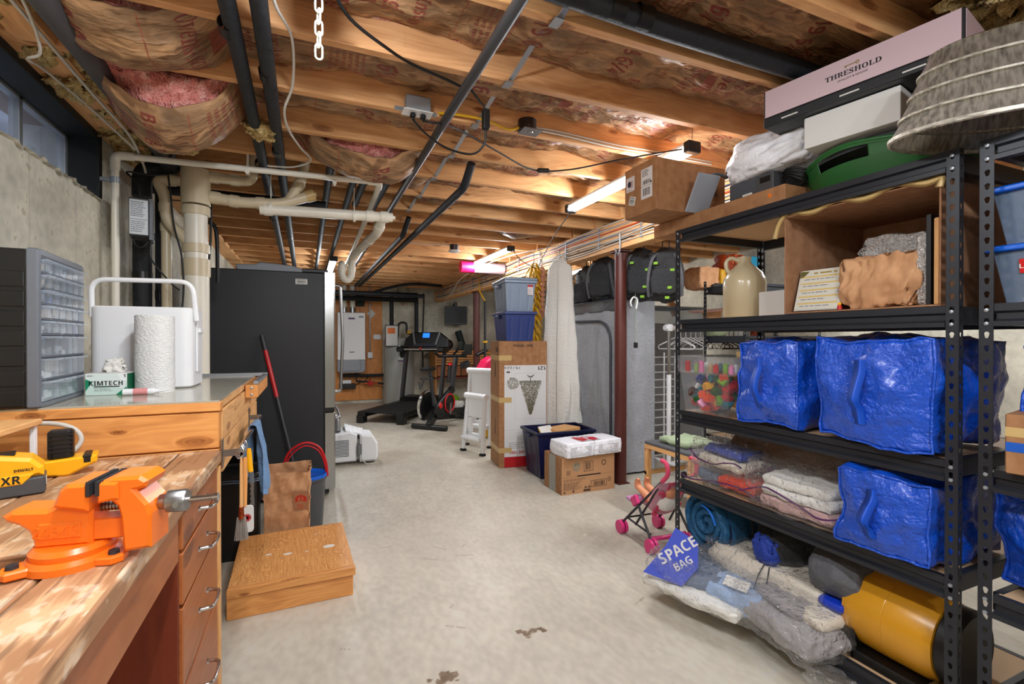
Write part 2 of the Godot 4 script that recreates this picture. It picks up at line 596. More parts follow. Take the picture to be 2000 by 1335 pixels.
func materials() -> void:
	# pine: wavy growth lines along u, with knots
	var w := 1024
	var h := 256
	var na := nimg(64, 64, w, h, 0.03, 3, 2)
	var nb := nimg(32, 256, w, h, 0.09, 7, 3)
	var nc := nimg(256, 256, w, h, 0.02, 9, 3)
	var d := PackedByteArray()
	d.resize(w * h)
	var kn := [[130, 70, 15.0], [420, 180, 11.0], [700, 60, 17.0], [900, 200, 9.0], [560, 100, 7.0]]
	for y in h:
		for x in w:
			var i := y * w + x
			var ph := y / 256.0 * 7.0 + na[i] / 255.0 * 3.2
			var kk := 0.0
			for q in kn:
				var dx: float = (x - q[0]) * 0.45
				var dy: float = y - q[1]
				var r2: float = (dx * dx + dy * dy) / (q[2] * q[2])
				if r2 < 12.0:
					ph += 1.6 / (0.5 + r2)
					if r2 < 1.0: kk = maxf(kk, 1.0 - r2 * 0.6)
			var g := 0.5 + 0.5 * sin(TAU * ph)
			g = 0.68 + 0.12 * g * g + (nb[i] / 255.0 - 0.5) * 0.16 + (nc[i] / 255.0 - 0.5) * 0.22 - kk * 0.45
			d[i] = int(clampf(g, 0.0, 1.0) * 255)
	var pine := ramp(d, w, h, [Color(0.34, 0.20, 0.11), Color(0.66, 0.48, 0.32), Color(0.86, 0.69, 0.51), Color(0.95, 0.82, 0.65)])
	var pine_b := ltex(d, w, h)
	bumped(tmat("joist_wood", pine, 0.72, V(0.62, 3.2, 1), Color(1.0, 0.93, 0.84)), pine_b, 0.06)
	bumped(tmat("orange_wood", pine, 0.45, V(0.7, 3.4, 1), Color(1.0, 0.85, 0.64)), pine_b, 0.05)
	bumped(tmat("pale_wood", pine, 0.6, V(0.8, 4, 1), Color(1, 0.93, 0.8)), pine_b, 0.04)
	bumped(tmat("brown_wood", pine, 0.42, V(0.5, 2.0, 1), Color(0.74, 0.53, 0.38)), pine_b, 0.01)
	tmat("dark_wood", pine, 0.5, V(0.6, 2.4, 1), Color(0.52, 0.26, 0.16))
	# plywood: broad cathedral figure
	w = 512; h = 512
	na = nimg(64, 128, w, h, 0.022, 21, 3)
	nb = nimg(32, 512, w, h, 0.12, 22, 2)
	d.resize(w * h)
	for i in w * h:
		var g := absf(fposmod(na[i] / 255.0 * 15.0, 1.0) - 0.5) * 2.0
		d[i] = int(clampf(0.40 + 0.40 * pow(g, 0.55) + (nb[i] / 255.0 - 0.5) * 0.35, 0, 1) * 255)
	var ply := ramp(d, w, h, [Color(0.50, 0.31, 0.17), Color(0.80, 0.60, 0.39), Color(0.95, 0.80, 0.60)])
	tmat("plywood", ply, 0.55, V(1.5, 1.5, 1), Color(1.0, 0.9, 0.76))
	tmat("plywood_wall", ply, 0.5, V(0.8, 0.8, 1), Color(1, 0.84, 0.62))
	# worn bench top: scraped, paint-splashed boards
	w = 1024; h = 512
	na = nimg(256, 256, w, h, 0.012, 31, 4)
	nb = nimg(64, 512, w, h, 0.06, 32, 4)
	nc = nimg(512, 512, w, h, 0.03, 33, 4)
	var worn := PackedByteArray()
	worn.resize(w * h * 3)
	var ca := Color(0.62, 0.45, 0.31)
	var cb := Color(0.80, 0.64, 0.48)
	var cw := Color(0.90, 0.86, 0.80)
	for i in w * h:
		var s := clampf((na[i] / 255.0 - 0.42) * 4.0 + (nb[i] / 255.0 - 0.5) * 2.0, 0, 1)
		var q := ca.lerp(cb, s)
		q = q.lerp(Color(0.36, 0.24, 0.16), clampf((nb[i] / 255.0 - 0.66) * 4.0, 0, 0.55))
		var sp := clampf((nc[i] / 255.0 - 0.60) * 3.0 + (na[i] / 255.0 - 0.55) * 2.0, 0, 0.42)
		q = q.lerp(cw, sp)
		worn[i * 3] = int(q.r * 255); worn[i * 3 + 1] = int(q.g * 255); worn[i * 3 + 2] = int(q.b * 255)
	bumped(tmat("worn_top", rgb8(worn, w, h), 0.5, V(0.9, 1.5, 1)), ltex(nb, w, h), 0.06)
	# concrete floor: one large picture laid over x -1..6, z -10.2..3
	w = 768; h = 1536
	na = nimg(256, 512, w, h, 0.012, 41, 5)
	nb = nimg(768, 768, w, h, 0.05, 42, 4)
	nc = nimg(128, 256, w, h, 0.03, 43, 3)
	var nd := nimg(768, 768, w, h, 0.22, 44, 3)
	var fl := PackedByteArray()
	fl.resize(w * h * 3)
	for i in w * h:
		var g := 0.93 + (na[i] / 255.0 - 0.5) * 0.16 + (nb[i] / 255.0 - 0.5) * 0.09 + (nd[i] / 255.0 - 0.5) * 0.12
		var st := clampf((nc[i] / 255.0 - 0.66) * 1.2, 0, 0.22) + clampf((0.30 - na[i] / 255.0) * 1.2, 0, 0.2)
		var q := Color(g, g * 0.985, g * 0.945).lerp(Color(0.50, 0.44, 0.36), st)
		fl[i * 3] = int(clampf(q.r, 0, 1) * 255); fl[i * 3 + 1] = int(clampf(q.g, 0, 1) * 255); fl[i * 3 + 2] = int(clampf(q.b, 0, 1) * 255)
	var fim := Image.create_from_data(w, h, false, Image.FORMAT_RGB8, fl)
	fim.resize(1024, 2048, Image.INTERPOLATE_CUBIC)
	var r := RandomNumberGenerator.new()
	r.seed = 5
	var px := func(x: float, z: float) -> Vector2: return Vector2((x + 1.0) / 7.0 * 1024, (z + 10.2) / 13.2 * 2048)
	for k in 70:
		var o: Vector2 = px.call(r.randf_range(-0.2, 1.7), r.randf_range(-4.4, -0.9))
		fill_poly(fim, circ(r.randf_range(0.6, 1.7), 7, o), Color(0.93, 0.92, 0.88))
	for q in [[1.37, -1.23, 3.2], [1.26, -1.42, 1.6], [1.30, -1.50, 1.3], [0.38, -2.02, 3.0], [0.55, -1.65, 1.5]]:
		fill_poly(fim, circ(q[2], 9, px.call(q[0], q[1])), Color(0.95, 0.94, 0.91))
	# rusty scuffs
	for q in [[0.36, -1.60, 0.10], [0.46, -1.72, 0.05], [0.40, -1.46, 0.05], [0.88, -1.85, 0.04], [0.62, -1.42, 0.03]]:
		for s in 16:
			var o: Vector2 = px.call(q[0] + r.randfn() * q[2] * 0.7, q[1] + r.randfn() * q[2] * 0.4)
			fill_poly(fim, circ(r.randf_range(0.8, 2.8), 6, o), Color(0.53, 0.43, 0.33).lerp(Color(0.74, 0.68, 0.6), r.randf() * 0.8))
	# tyre-like dark scrapes and hairlines
	for s in 26:
		var o: Vector2 = px.call(r.randf_range(-0.1, 1.5), r.randf_range(-4.6, -1.3))
		var dir := Vector2.from_angle(r.randf() * TAU) * r.randf_range(4, 16)
		var nrm := dir.orthogonal().normalized() * r.randf_range(0.5, 0.8)
		fill_poly(fim, PackedVector2Array([o, o + dir, o + dir + nrm, o + nrm]), Color(0.66, 0.62, 0.56).lerp(Color(0.76, 0.73, 0.68), r.randf()))
	bumped(tmat("floor_concrete", itex(fim), 0.42, V(1, 1, 1), Color(0.80, 0.78, 0.745)), ltex(nb, w, h), 0.06)
	# poured concrete wall with form seams
	w = 1024; h = 512
	na = nimg(256, 256, w, h, 0.015, 51, 5)
	nb = nimg(512, 512, w, h, 0.08, 52, 4)
	nc = nimg(256, 64, w, h, 0.03, 53, 3)
	var wl := PackedByteArray()
	wl.resize(w * h * 3)
	for y in h:
		for x in w:
			var i := y * w + x
			var g := 0.84 + (na[i] / 255.0 - 0.5) * 0.32 + (nb[i] / 255.0 - 0.5) * 0.14 + (nc[i] / 255.0 - 0.5) * 0.14
			var sx := x % 128
			if sx < 3: g -= 0.06
			var st := clampf((nb[i] / 255.0 - 0.74) * 3.0, 0, 0.4)
			var q := Color(g, g * 0.985, g * 0.94).lerp(Color(0.45, 0.41, 0.33), st)
			wl[i * 3] = int(clampf(q.r, 0, 1) * 255); wl[i * 3 + 1] = int(clampf(q.g, 0, 1) * 255); wl[i * 3 + 2] = int(clampf(q.b, 0, 1) * 255)
	bumped(tripl(tmat("wall_concrete", rgb8(wl, w, h), 0.85, V(1, 1, 1), Color(0.93, 0.92, 0.88)), 0.32, true), ltex(nb, w, h), 0.25)
	# kraft facing of the insulation: creased paper with red print
	w = 1024; h = 512
	na = nimg(256, 256, w, h, 0.02, 61, 4)
	nb = nimg(512, 512, w, h, 0.03, 62, 3, FastNoiseLite.TYPE_CELLULAR)
	nc = nimg(512, 256, w, h, 0.012, 63, 4)
	var kr := PackedByteArray()
	kr.resize(w * h * 3)
	for i in w * h:
		var g := 0.86 + (na[i] / 255.0 - 0.5) * 0.45 + (nc[i] / 255.0 - 0.5) * 0.3
		var q := Color(g * 0.76, g * 0.62, g * 0.48).lerp(Color(0.3, 0.19, 0.11), clampf((nc[i] / 255.0 - 0.62) * 3.5, 0, 0.55))
		kr[i * 3] = int(clampf(q.r, 0, 1) * 255); kr[i * 3 + 1] = int(clampf(q.g, 0, 1) * 255); kr[i * 3 + 2] = int(clampf(q.b, 0, 1) * 255)
	var kim := Image.create_from_data(w, h, false, Image.FORMAT_RGB8, kr)
	var red := Color(0.52, 0.24, 0.20)
	var sf := font("Droid Sans", true)
	var sg := font("Droid Serif", true, true)
	print_on(kim, "R-19", 120, 150, 62, red, sf, 90)
	print_on(kim, "6¼\"", 120, 340, 62, red, sf, 90)
	print_on(kim, "R-19", 200, 430, 40, red, sf, 90)
	for x in [270, 640, 980]: kim.fill_rect(Rect2i(x, 20, 3, 470), red.lerp(Color(0.7, 0.5, 0.33), 0.4))
	print_on(kim, "Owens-Corning", 360, 260, 46, red, sg, 90)
	kim.fill_rect(Rect2i(398, 190, 40, 150), red.lerp(Color(0.7, 0.5, 0.33), 0.25))
	print_on(kim, "Fiberglas", 470, 250, 46, red, sg, 90)
	print_on(kim, "Building Insulation", 540, 250, 36, red, sf, 90)
	for k in 6:
		print_on(kim, "vapor retarder toward warm side", 690 + k * 18, 250, 13, red, sf, 90, 1.5)
	print_on(kim, "R-19", 850, 140, 62, red, sf, 90)
	print_on(kim, "6¼\"", 850, 360, 62, red, sf, 90)
	for i in range(0, w * h, 3):
		pass
	# creases: folded paper height
	var cr := PackedByteArray()
	cr.resize(w * h)
	for i in w * h: cr[i] = int(clampf(absf(na[i] / 255.0 - 0.5) * 2.2 + absf(nc[i] / 255.0 - 0.5) * 1.6, 0, 1) * 255)
	bumped(tmat("kraft_paper", itex(kim), 0.5, V(1, 1, 1), Color(0.94, 0.88, 0.80)), ltex(cr, w, h), 0.8)
	M["kraft_paper"].backlight_enabled = false
	# glass wool
	w = 512; h = 512
	na = nimg(256, 256, w, h, 0.03, 71, 5)
	nb = nimg(512, 512, w, h, 0.08, 72, 5)
	d.resize(w * h)
	for i in w * h: d[i] = int(clampf(0.55 + (na[i] / 255.0 - 0.5) * 0.9 + (nb[i] / 255.0 - 0.5) * 0.6, 0, 1) * 255)
	var wool := ramp(d, w, h, [Color(0.62, 0.30, 0.27), Color(0.90, 0.55, 0.50), Color(1.0, 0.80, 0.76)])
	var wool_b := ltex(d, w, h)
	bumped(tripl(tmat("pink_wool", wool, 1.0, Vector3.ONE), 2.2), wool_b, 1.8)
	bumped(tripl(tmat("yellow_wool", ramp(d, w, h, [Color(0.35, 0.26, 0.12), Color(0.72, 0.6, 0.36), Color(0.94, 0.87, 0.68)]), 1.0), 2.2), wool_b, 1.8)
	# crumple relief shared by foil, film and woven bags
	var fold := PackedByteArray()
	fold.resize(w * h)
	na = nimg(512, 512, w, h, 0.016, 81, 3)
	nb = nimg(512, 512, w, h, 0.03, 82, 3)
	for i in w * h: fold[i] = int(clampf(absf(na[i] / 255.0 - 0.5) * 2.4 + absf(nb[i] / 255.0 - 0.5) * 1.4, 0, 1) * 255)
	var fold_t := ltex(fold, w, h)
	M["orange_wood"].uv1_offset = V(0.28, 0.3, 0)
	set_meta("fold", fold_t)
	# cardboard
	na = nimg(256, 32, w, h, 0.05, 91, 3)
	nb = nimg(512, 512, w, h, 0.02, 92, 4)
	for i in w * h: d[i] = int(clampf(0.72 + (na[i] / 255.0 - 0.5) * 0.2 + (nb[i] / 255.0 - 0.5) * 0.35, 0, 1) * 255)
	var card := ramp(d, w, h, [Color(0.62, 0.5, 0.38), Color(1, 1, 1)])
	tripl(tmat("cardboard", card, 0.8, V(1, 1, 1), Color(0.69, 0.51, 0.35)), 1.6)
	tripl(tmat("cardboard_inside", card, 0.85, V(1, 1, 1), Color(0.68, 0.51, 0.38)), 1.6)
	tripl(tmat("paper_bag", card, 0.8, V(1, 1, 1), Color(0.86, 0.67, 0.50)), 1.2)
	bumped(M["paper_bag"], fold_t, 0.12)
	# galvanised spangle
	na = nimg(512, 512, w, h, 0.045, 95, 2, FastNoiseLite.TYPE_CELLULAR)
	nb = nimg(512, 512, w, h, 0.03, 96, 3)
	for i in w * h: d[i] = int(clampf(0.45 + (na[i] / 255.0 - 0.5) * 0.55 + (nb[i] / 255.0 - 0.5) * 0.9, 0, 1) * 255)
	var span := ramp(d, w, h, [Color(0.60, 0.59, 0.56), Color(0.86, 0.85, 0.82), Color(1, 1, 0.98)])
	var gz := tripl(tmat("galvanised", span, 0.33, Vector3.ONE, Color(1.0, 0.99, 0.96)), 4.0)
	gz.uv1_triplanar_sharpness = 8.0
	gz.metallic = 0.12
	# woven plastic of the big blue bags: fine weave lines plus folds
	var weave := PackedByteArray()
	weave.resize(w * h)
	for y in h:
		for x in w:
			var i := y * w + x
			weave[i] = int(clampf(fold[i] / 255.0 * 0.85 + (0.10 if (x / 2) % 2 == 0 else 0.0) + (0.06 if (y / 2) % 2 == 0 else 0.0), 0, 1) * 255)
	var bl := bumped(tripl(mat("blue_woven", Color(0.05, 0.30, 0.76), 0.27), 2.0), ltex(weave, w, h), 0.55)
	bl.clearcoat_enabled = true; bl.clearcoat = 0.5; bl.clearcoat_roughness = 0.2
	mat("blue_webbing", Color(0.05, 0.32, 0.80), 0.5)
	# soft textile relief
	na = nimg(512, 512, w, h, 0.2, 101, 2)
	nb = nimg(512, 512, w, h, 0.02, 102, 3)
	for i in w * h: d[i] = int(clampf(na[i] / 255.0 * 0.35 + nb[i] / 255.0 * 0.65, 0, 1) * 255)
	var cloth_t := ltex(d, w, h)
	for q in [["white_cloth", Color(0.94, 0.93, 0.90)], ["cream_cloth", Color(0.90, 0.86, 0.79)], ["slate_cloth", Color(0.42, 0.47, 0.55)], ["pale_blue_cloth", Color(0.62, 0.72, 0.86)], ["orange_cloth", Color(0.90, 0.25, 0.10)], ["grey_cloth", Color(0.64, 0.62, 0.62)],
		["teal_quilt", Color(0.06, 0.32, 0.48)], ["charcoal_cloth", Color(0.16, 0.165, 0.175)], ["black_nylon", Color(0.12, 0.125, 0.135)], ["royal_cloth", Color(0.06, 0.20, 0.58)], ["wardrobe_cloth", Color(0.64, 0.65, 0.67)], ["denim_rag", Color(0.42, 0.55, 0.70)],
		["pink_mesh", Color(0.85, 0.62, 0.68)], ["purple_trim", Color(0.25, 0.12, 0.30)], ["brown_cloth", Color(0.40, 0.30, 0.22)], ["grey_nylon", Color(0.33, 0.33, 0.345)], ["pink_cloth", Color(0.84, 0.68, 0.66)], ["navy_cloth", Color(0.06, 0.12, 0.28)], ["green_cloth", Color(0.40, 0.52, 0.42)]]:
		var m := bumped(tripl(mat(q[0], q[1], 0.85), 3.0), cloth_t, 0.8)
		m.rim_enabled = true; m.rim = 0.3; m.rim_tint = 0.6
	for q in ["teal_quilt", "black_nylon", "royal_cloth", "grey_nylon"]: M[q].roughness = 0.55
	# clear film
	for q in [["clear_film", 0.035], ["zip_film", 0.035]]:
		bumped(tripl(clear(q[0], Color(0.95, 0.96, 0.97), q[1], 0.12), 1.7), fold_t, 1.3)
	bumped(tripl(mat("white_film", Color(0.93, 0.93, 0.95), 0.42), 1.6), fold_t, 0.35)
	bumped(tripl(mat("bubble_wrap", Color(0.86, 0.84, 0.82), 0.22), 5.0), fold_t, 0.9)
	M["bubble_wrap"].metallic = 0.25
	clear("clear_plastic", Color(0.90, 0.93, 0.95), 0.05, 0.08)
	clear("grey_clear", Color(0.50, 0.58, 0.68), 0.42, 0.15)
	clear("window_glass", Color(0.70, 0.74, 0.80), 0.28, 0.2)
	# plain ones
	for q in [
		["black_steel", Color(0.15, 0.158, 0.18), 0.40, 0.2], ["chrome", Color(0.80, 0.80, 0.80), 0.16, 1.0], ["steel", Color(0.62, 0.62, 0.62), 0.32, 1.0], ["zinc", Color(0.66, 0.68, 0.70), 0.4, 0.7], ["dark_conduit", Color(0.30, 0.30, 0.31), 0.42, 0.6],
		["white_plastic", Color(0.92, 0.925, 0.93), 0.35, 0.0], ["white_pvc", Color(0.90, 0.88, 0.82), 0.35, 0.0], ["old_pvc", Color(0.80, 0.74, 0.62), 0.35, 0.0], ["black_plastic", Color(0.03, 0.032, 0.035), 0.4, 0.0], ["grey_plastic", Color(0.34, 0.36, 0.39), 0.45, 0.0],
		["pale_grey_plastic", Color(0.58, 0.60, 0.63), 0.45, 0.0], ["pipe_foam", Color(0.085, 0.10, 0.125), 0.62, 0.0], ["grey_pipe", Color(0.26, 0.25, 0.26), 0.6, 0.0], ["vise_orange", Color(0.97, 0.47, 0.10), 0.3, 0.0], ["yellow_plastic", Color(0.96, 0.68, 0.03), 0.38, 0.0],
		["hardboard", Color(0.76, 0.63, 0.48), 0.7, 0.0], ["column_paint", Color(0.30, 0.11, 0.08), 0.5, 0.0], ["red_plastic", Color(0.75, 0.04, 0.07), 0.35, 0.0], ["tv_black", Color(0.05, 0.05, 0.055), 0.5, 0.0], ["tub_green", Color(0.14, 0.38, 0.17), 0.45, 0.0],
		["drum_yellow", Color(0.80, 0.56, 0.12), 0.28, 0.0], ["jug_glaze", Color(0.75, 0.69, 0.56), 0.22, 0.0], ["terracotta", Color(0.50, 0.20, 0.10), 0.8, 0.0], ["tote_grey", Color(0.50, 0.56, 0.64), 0.42, 0.0], ["tote_blue", Color(0.15, 0.22, 0.45), 0.42, 0.0], ["tote_navy", Color(0.03, 0.055, 0.22), 0.4, 0.0],
		["lid_blue", Color(0.03, 0.36, 0.80), 0.35, 0.0], ["rubber", Color(0.03, 0.03, 0.03), 0.8, 0.0], ["fridge_side", Color(0.18, 0.185, 0.195), 0.42, 0.0], ["stainless", Color(0.62, 0.62, 0.61), 0.22, 1.0], ["copper", Color(0.72, 0.35, 0.2), 0.35, 1.0], ["black_cable", Color(0.02, 0.02, 0.022), 0.5, 0.0],
		["white_cable", Color(0.78, 0.76, 0.72), 0.5, 0.0], ["yellow_cable", Color(0.85, 0.65, 0.05), 0.5, 0.0], ["orange_cable", Color(0.78, 0.26, 0.08), 0.5, 0.0], ["blue_cable", Color(0.12, 0.2, 0.4), 0.5, 0.0], ["grey_cable", Color(0.55, 0.56, 0.58), 0.5, 0.0], ["buck_paint", Color(0.075, 0.09, 0.095), 0.6, 0.0],
		["paper", Color(0.88, 0.87, 0.84), 0.8, 0.0], ["pink_plastic", Color(0.85, 0.20, 0.48), 0.35, 0.0], ["hot_pink", Color(0.90, 0.07, 0.33), 0.5, 0.0], ["skin_plastic", Color(0.86, 0.58, 0.42), 0.5, 0.0], ["gunmetal", Color(0.20, 0.20, 0.215), 0.4, 0.3], ["garlic", Color(0.80, 0.55, 0.42), 0.6, 0.0], ["chili", Color(0.80, 0.62, 0.05), 0.5, 0.0],
		["tank_grey", Color(0.62, 0.62, 0.60), 0.4, 0.0], ["tank_cream", Color(0.60, 0.58, 0.50), 0.45, 0.0], ["tape_tan", Color(0.76, 0.64, 0.42), 0.35, 0.0], ["tape_blue", Color(0.02, 0.32, 0.70), 0.5, 0.0], ["print_black", Color(0.03, 0.03, 0.03), 0.7, 0.0], ["pink_box", Color(0.78, 0.68, 0.70), 0.5, 0.0], ["box_charcoal", Color(0.065, 0.07, 0.08), 0.5, 0.0],
		["box_white", Color(0.82, 0.81, 0.79), 0.55, 0.0], ["bronze", Color(0.18, 0.12, 0.11), 0.4, 0.3], ["gold_print", Color(0.5, 0.42, 0.15), 0.5, 0.0], ["iron_pipe", Color(0.11, 0.07, 0.065), 0.5, 0.4], ["led_cap", Color(0.10, 0.11, 0.13), 0.4, 0.2], ["shade_green", Color(0.09, 0.16, 0.15), 0.7, 0.0], ["silver_plastic", Color(0.48, 0.48, 0.48), 0.35, 0.4],
		["subfloor", Color(0.40, 0.25, 0.13), 0.8, 0.0], ["tan_plastic", Color(0.72, 0.56, 0.40), 0.6, 0.0], ["electronics_grey", Color(0.27, 0.275, 0.285), 0.45, 0.0], ["chain_white", Color(0.82, 0.79, 0.70), 0.5, 0.0], ["print_blue", Color(0.03, 0.20, 0.70), 0.5, 0.0], ["zip_purple", Color(0.32, 0.10, 0.34), 0.4, 0.0], ["red_print", Color(0.68, 0.03, 0.06), 0.6, 0.0],
		["stripe_grey", Color(0.24, 0.25, 0.27), 0.6, 0.0], ["sage", Color(0.62, 0.68, 0.55), 0.7, 0.0], ["strap_yellow", Color(0.80, 0.60, 0.05), 0.6, 0.0], ["lime", Color(0.45, 0.65, 0.02), 0.6, 0.0]]:
		mat(q[0], q[1], q[2], q[3])
	M["fridge_side"].metallic_specular = 0.4
	bumped(tripl(M["pipe_foam"], 3.0), cloth_t, 0.4)
	glow("led_tube", Color(1.0, 0.97, 0.92), 9.0)
	glow("screen_blue", Color(0.12, 0.42, 0.95), 1.6)

var JZ := []
func room() -> void:
	# floor
	var b := MB.new()
	b.quad(V(-1, 0, 3), V(6, 0, 3), V(6, 0, -10.2), V(-1, 0, -10.2), Vector3.UP)
	var fl := obj("floor", b, M.floor_concrete)
	tag(fl, "pale stained concrete floor with paint drips", "", "", "structure")
	b = MB.new()
	b.bx(-1.2, 6.2, -0.2, -0.004, -10.2, 3.0, 0)
	obj("slab", b, M.wall_concrete, fl)
	# left wall with the high window in it
	var W: Material = M.wall_concrete
	b = MB.new()
	b.bx(-1.25, -0.95, 0, 1.955, -9.85, 2.7, 0)
	b.bx(-1.25, -0.95, 1.955, 2.27, -9.85, -2.995, 0)
	b.bx(-1.25, -0.95, 1.955, 2.27, -2.14, 2.7, 0)
	var wl := struct("wall_left", b, W, "rough poured concrete foundation wall on the left")
	# broken lip along the sill
	b = MB.new()
	var nz := noise(11, 9.0, 3)
	b.grid(40, 6, func(u, v): return V(-0.935 - 0.13 * v, 1.945 + 0.012 * v + 0.028 * nz.get_noise_2d(u * 3.0, v * 2.0) * (1.0 - v * 0.6), -3.0 + 0.86 * u), 1, 1, true)
	obj("broken_sill", b, W, wl)
	b = MB.new()
	b.bx(-1.25, 6.2, 0, 2.52, -10.15, -9.85, 0)
	struct("wall_back", b, W, "bare concrete wall at the far end of the basement")
	b = MB.new()
	b.bx(4.7, 4.95, 0, 2.52, -9.85, 2.7, 0)
	struct("wall_right", b, W, "bare concrete wall behind the shelving")
	b = MB.new()
	b.bx(-1.25, 4.95, 0, 2.52, 2.7, 2.95, 0)
	struct("wall_front", b, W)
	b = MB.new()
	b.bx(-1.25, -1.05, 2.27, 2.52, -9.85, 2.7, 0)
	struct("trim_1", b, M.subfloor, "wooden rim board on top of the concrete wall")
	b = MB.new()
	b.bx(-1.05, -0.80, 2.27, 2.305, -9.85, 2.7, 0.003)
	struct("trim_2", b, M.joist_wood, "wooden sill plate under the joist ends")
	# window: dark painted buck, aluminium frame, two dusty panes
	var win := thing("window_1", "high basement window of two dusty panes in a dark painted recess", "window")
	tag(win, "", "", "", "structure")
	b = MB.new()
	b.bx(-1.10, -0.945, 1.955, 2.285, -3.03, -2.985, 0.004)
	b.bx(-1.10, -0.945, 2.235, 2.285, -2.985, -2.14, 0.004)
	b.bx(-1.10, -0.945, 1.955, 2.285, -2.15, -2.11, 0.004)
	obj("window_recess", b, M.buck_paint, win)
	b = MB.new()
	for z in [-2.975, -2.575, -2.16]: b.bx(-1.10, -1.065, 1.985, 2.24, z - 0.014, z + 0.014)
	b.bx(-1.10, -1.065, 1.965, 1.992, -2.985, -2.15)
	b.bx(-1.10, -1.065, 2.222, 2.24, -2.985, -2.15)
	obj("window_frame", b, M.zinc, win)
	for z in [-2.775, -2.368]:
		b = MB.new()
		b.bx(-1.086, -1.082, 1.99, 2.224, z - 0.19, z + 0.19, 0)
		obj("pane", b, M.window_glass, win)
	b = MB.new()
	b.grid(24, 30, func(u, v):
		var a: float = PI * u
		return V(-1.26 - 0.5 * sin(a) - 0.008 * sin(v * 60.0), 1.75 + 0.95 * v, -2.57 - 0.62 * cos(a)))
	var ww := obj("window_well", b, M.zinc)
	tag(ww, "corrugated metal window well seen through the dusty panes", "window well", "", "structure")
	# ceiling: subfloor and joists
	b = MB.new()
	b.bx(-1.25, 4.95, 2.505, 2.54, -9.85, 2.95, 0)
	var cl := struct("ceiling", b, M.subfloor, "open joist ceiling with plank subfloor")
	for k in range(-10, 20):
		var z := -1.77 - 0.406 * k
		if k == -2: z = -1.0
		JZ.append(z)
		b = MB.new()
		var tn := 0.86 + 0.22 * fposmod(k * 0.618, 1.0)
		b.col = Color(tn, tn * (0.95 + 0.05 * fposmod(k * 0.37, 1.0)), tn * 0.96)
		b.bx(-1.05, 2.56, 2.27, 2.505, z - 0.019, z + 0.019, 0.003)
		obj("joist", b, M.joist_wood, cl)
		b = MB.new()
		b.col = Color(tn, tn, tn)
		b.bx(2.44, 4.7, 2.27, 2.505, z + 0.021, z + 0.058, 0.003)
		obj("joist", b, M.joist_wood, cl)
	# girder carried on steel columns
	var g := thing("beam_1", "built-up wooden girder carrying the joists, cables stapled along it", "")
	tag(g, "", "", "", "structure")
	for k in 3:
		b = MB.new()
		b.bx(2.45 + 0.042 * k, 2.488 + 0.042 * k, 2.025, 2.268, -9.95, 2.7, 0.003)
		obj("plank", b, M.joist_wood, g)
	for q in [[2.515, -3.47, "rust-red steel column standing between the grey wardrobe halves"], [2.52, -7.35, "rust-red steel column at the far end beside the yellow strap"]]:
		var c := thing("pillar", q[2], "column", V(q[0], 0, q[1]))
		tag(c, "", "", "", "structure")
		b = MB.new()
		b.lathe([Vector2(0.0, 0), Vector2(0.052, 0), Vector2(0.052, 2.0), Vector2(0, 2.0)], 28)
		obj("shaft", b, M.column_paint, c)
		b = MB.new()
		b.box(V(0, 2.012, 0), V(0.12, 0.012, 0.16))
		b.box(V(0, 0.004, 0), V(0.12, 0.008, 0.12))
		obj("bearing_plate", b, M.column_paint, c)

# one batt between joists k and k+1 (Z values), from x0 to x1; droops: [[x centre, half width, drop]]
func batt(k: int, x0: float, x1: float, droops: Array, label: String) -> void:
	var za: float = JZ[k + 10] - 0.021
	var zb: float = JZ[k + 11] + 0.021
	var t := thing("insulation_batt", label, "insulation", V(0, 0, 0), 0, "insulation batts between the joists")
	var nz := noise(200 + k, 1.0, 3)
	var drop := func(x: float, v: float) -> float:
		var s := 0.0
		for q in droops:
			var a: float = clampf(1.0 - pow(absf(x - q[0]) / q[1], 2.0), 0, 1)
			s += q[2] * pow(a, 0.75) * (0.72 + 0.38 * sin(PI * clampf(v * 0.8 + 0.12, 0, 1)))
		return s
	var y0 := 2.352
	var bot := func(u: float, v: float) -> Vector3:
		var x := lerpf(x0, x1, u)
		var z := lerpf(za, zb, v)
		var edge := pow(absf(v * 2 - 1), 3.0)
		var y: float = y0 + 0.03 * edge + 0.035 * nz.get_noise_2d(x * 2.2, z * 5.0) + 0.012 * nz.get_noise_2d(x * 11.0 + z * 6.0, z * 14.0 + 40.0) - drop.call(x, v)
		return V(x, y, z)
	var L := x1 - x0
	var b := MB.new()
	b.sheet(int(L * 34), 16, bot, -0.003, L / 1.39, 1.0)
	# shift the print from batt to batt
	for i in b.t.size(): b.t[i].x += k * 0.37
	obj("kraft_facing", b, M.kraft_paper, t)
	# wool above the facing; where the facing hangs, the torn near side shows
	b = MB.new()
	var top := func(u: float, v: float) -> Vector3:
		var p: Vector3 = bot.call(u, v)
		return V(p.x, maxf(2.47 - drop.call(p.x, v) * 0.4, p.y + 0.02), p.z)
	b.grid(int(L * 20), 6, top, 1, 1, true)
	b.grid(int(L * 48), 10, func(u, w):
		var lo: Vector3 = bot.call(u, 0.02)
		var hi: Vector3 = top.call(u, 0.0)
		var dr: float = drop.call(lo.x, 0.02)
		var f := nz.get_noise_2d(lo.x * 9.0, w * 4.0 + 9.0) + 0.6 * nz.get_noise_2d(lo.x * 30.0, w * 9.0)
		return lo.lerp(hi, w) + V(0, 0.004, minf(dr, 0.15) * (-0.5 + 0.9 * (0.5 - absf(w - 0.5)) + 0.28 * f) - 0.008), 1, 1, true)
	b.grid(int(L * 12), 4, func(u, w): return (bot.call(u, 0.99) as Vector3).lerp(top.call(u, 1.0), w), 1, 1)
	obj("wool", b, M.pink_wool, t)

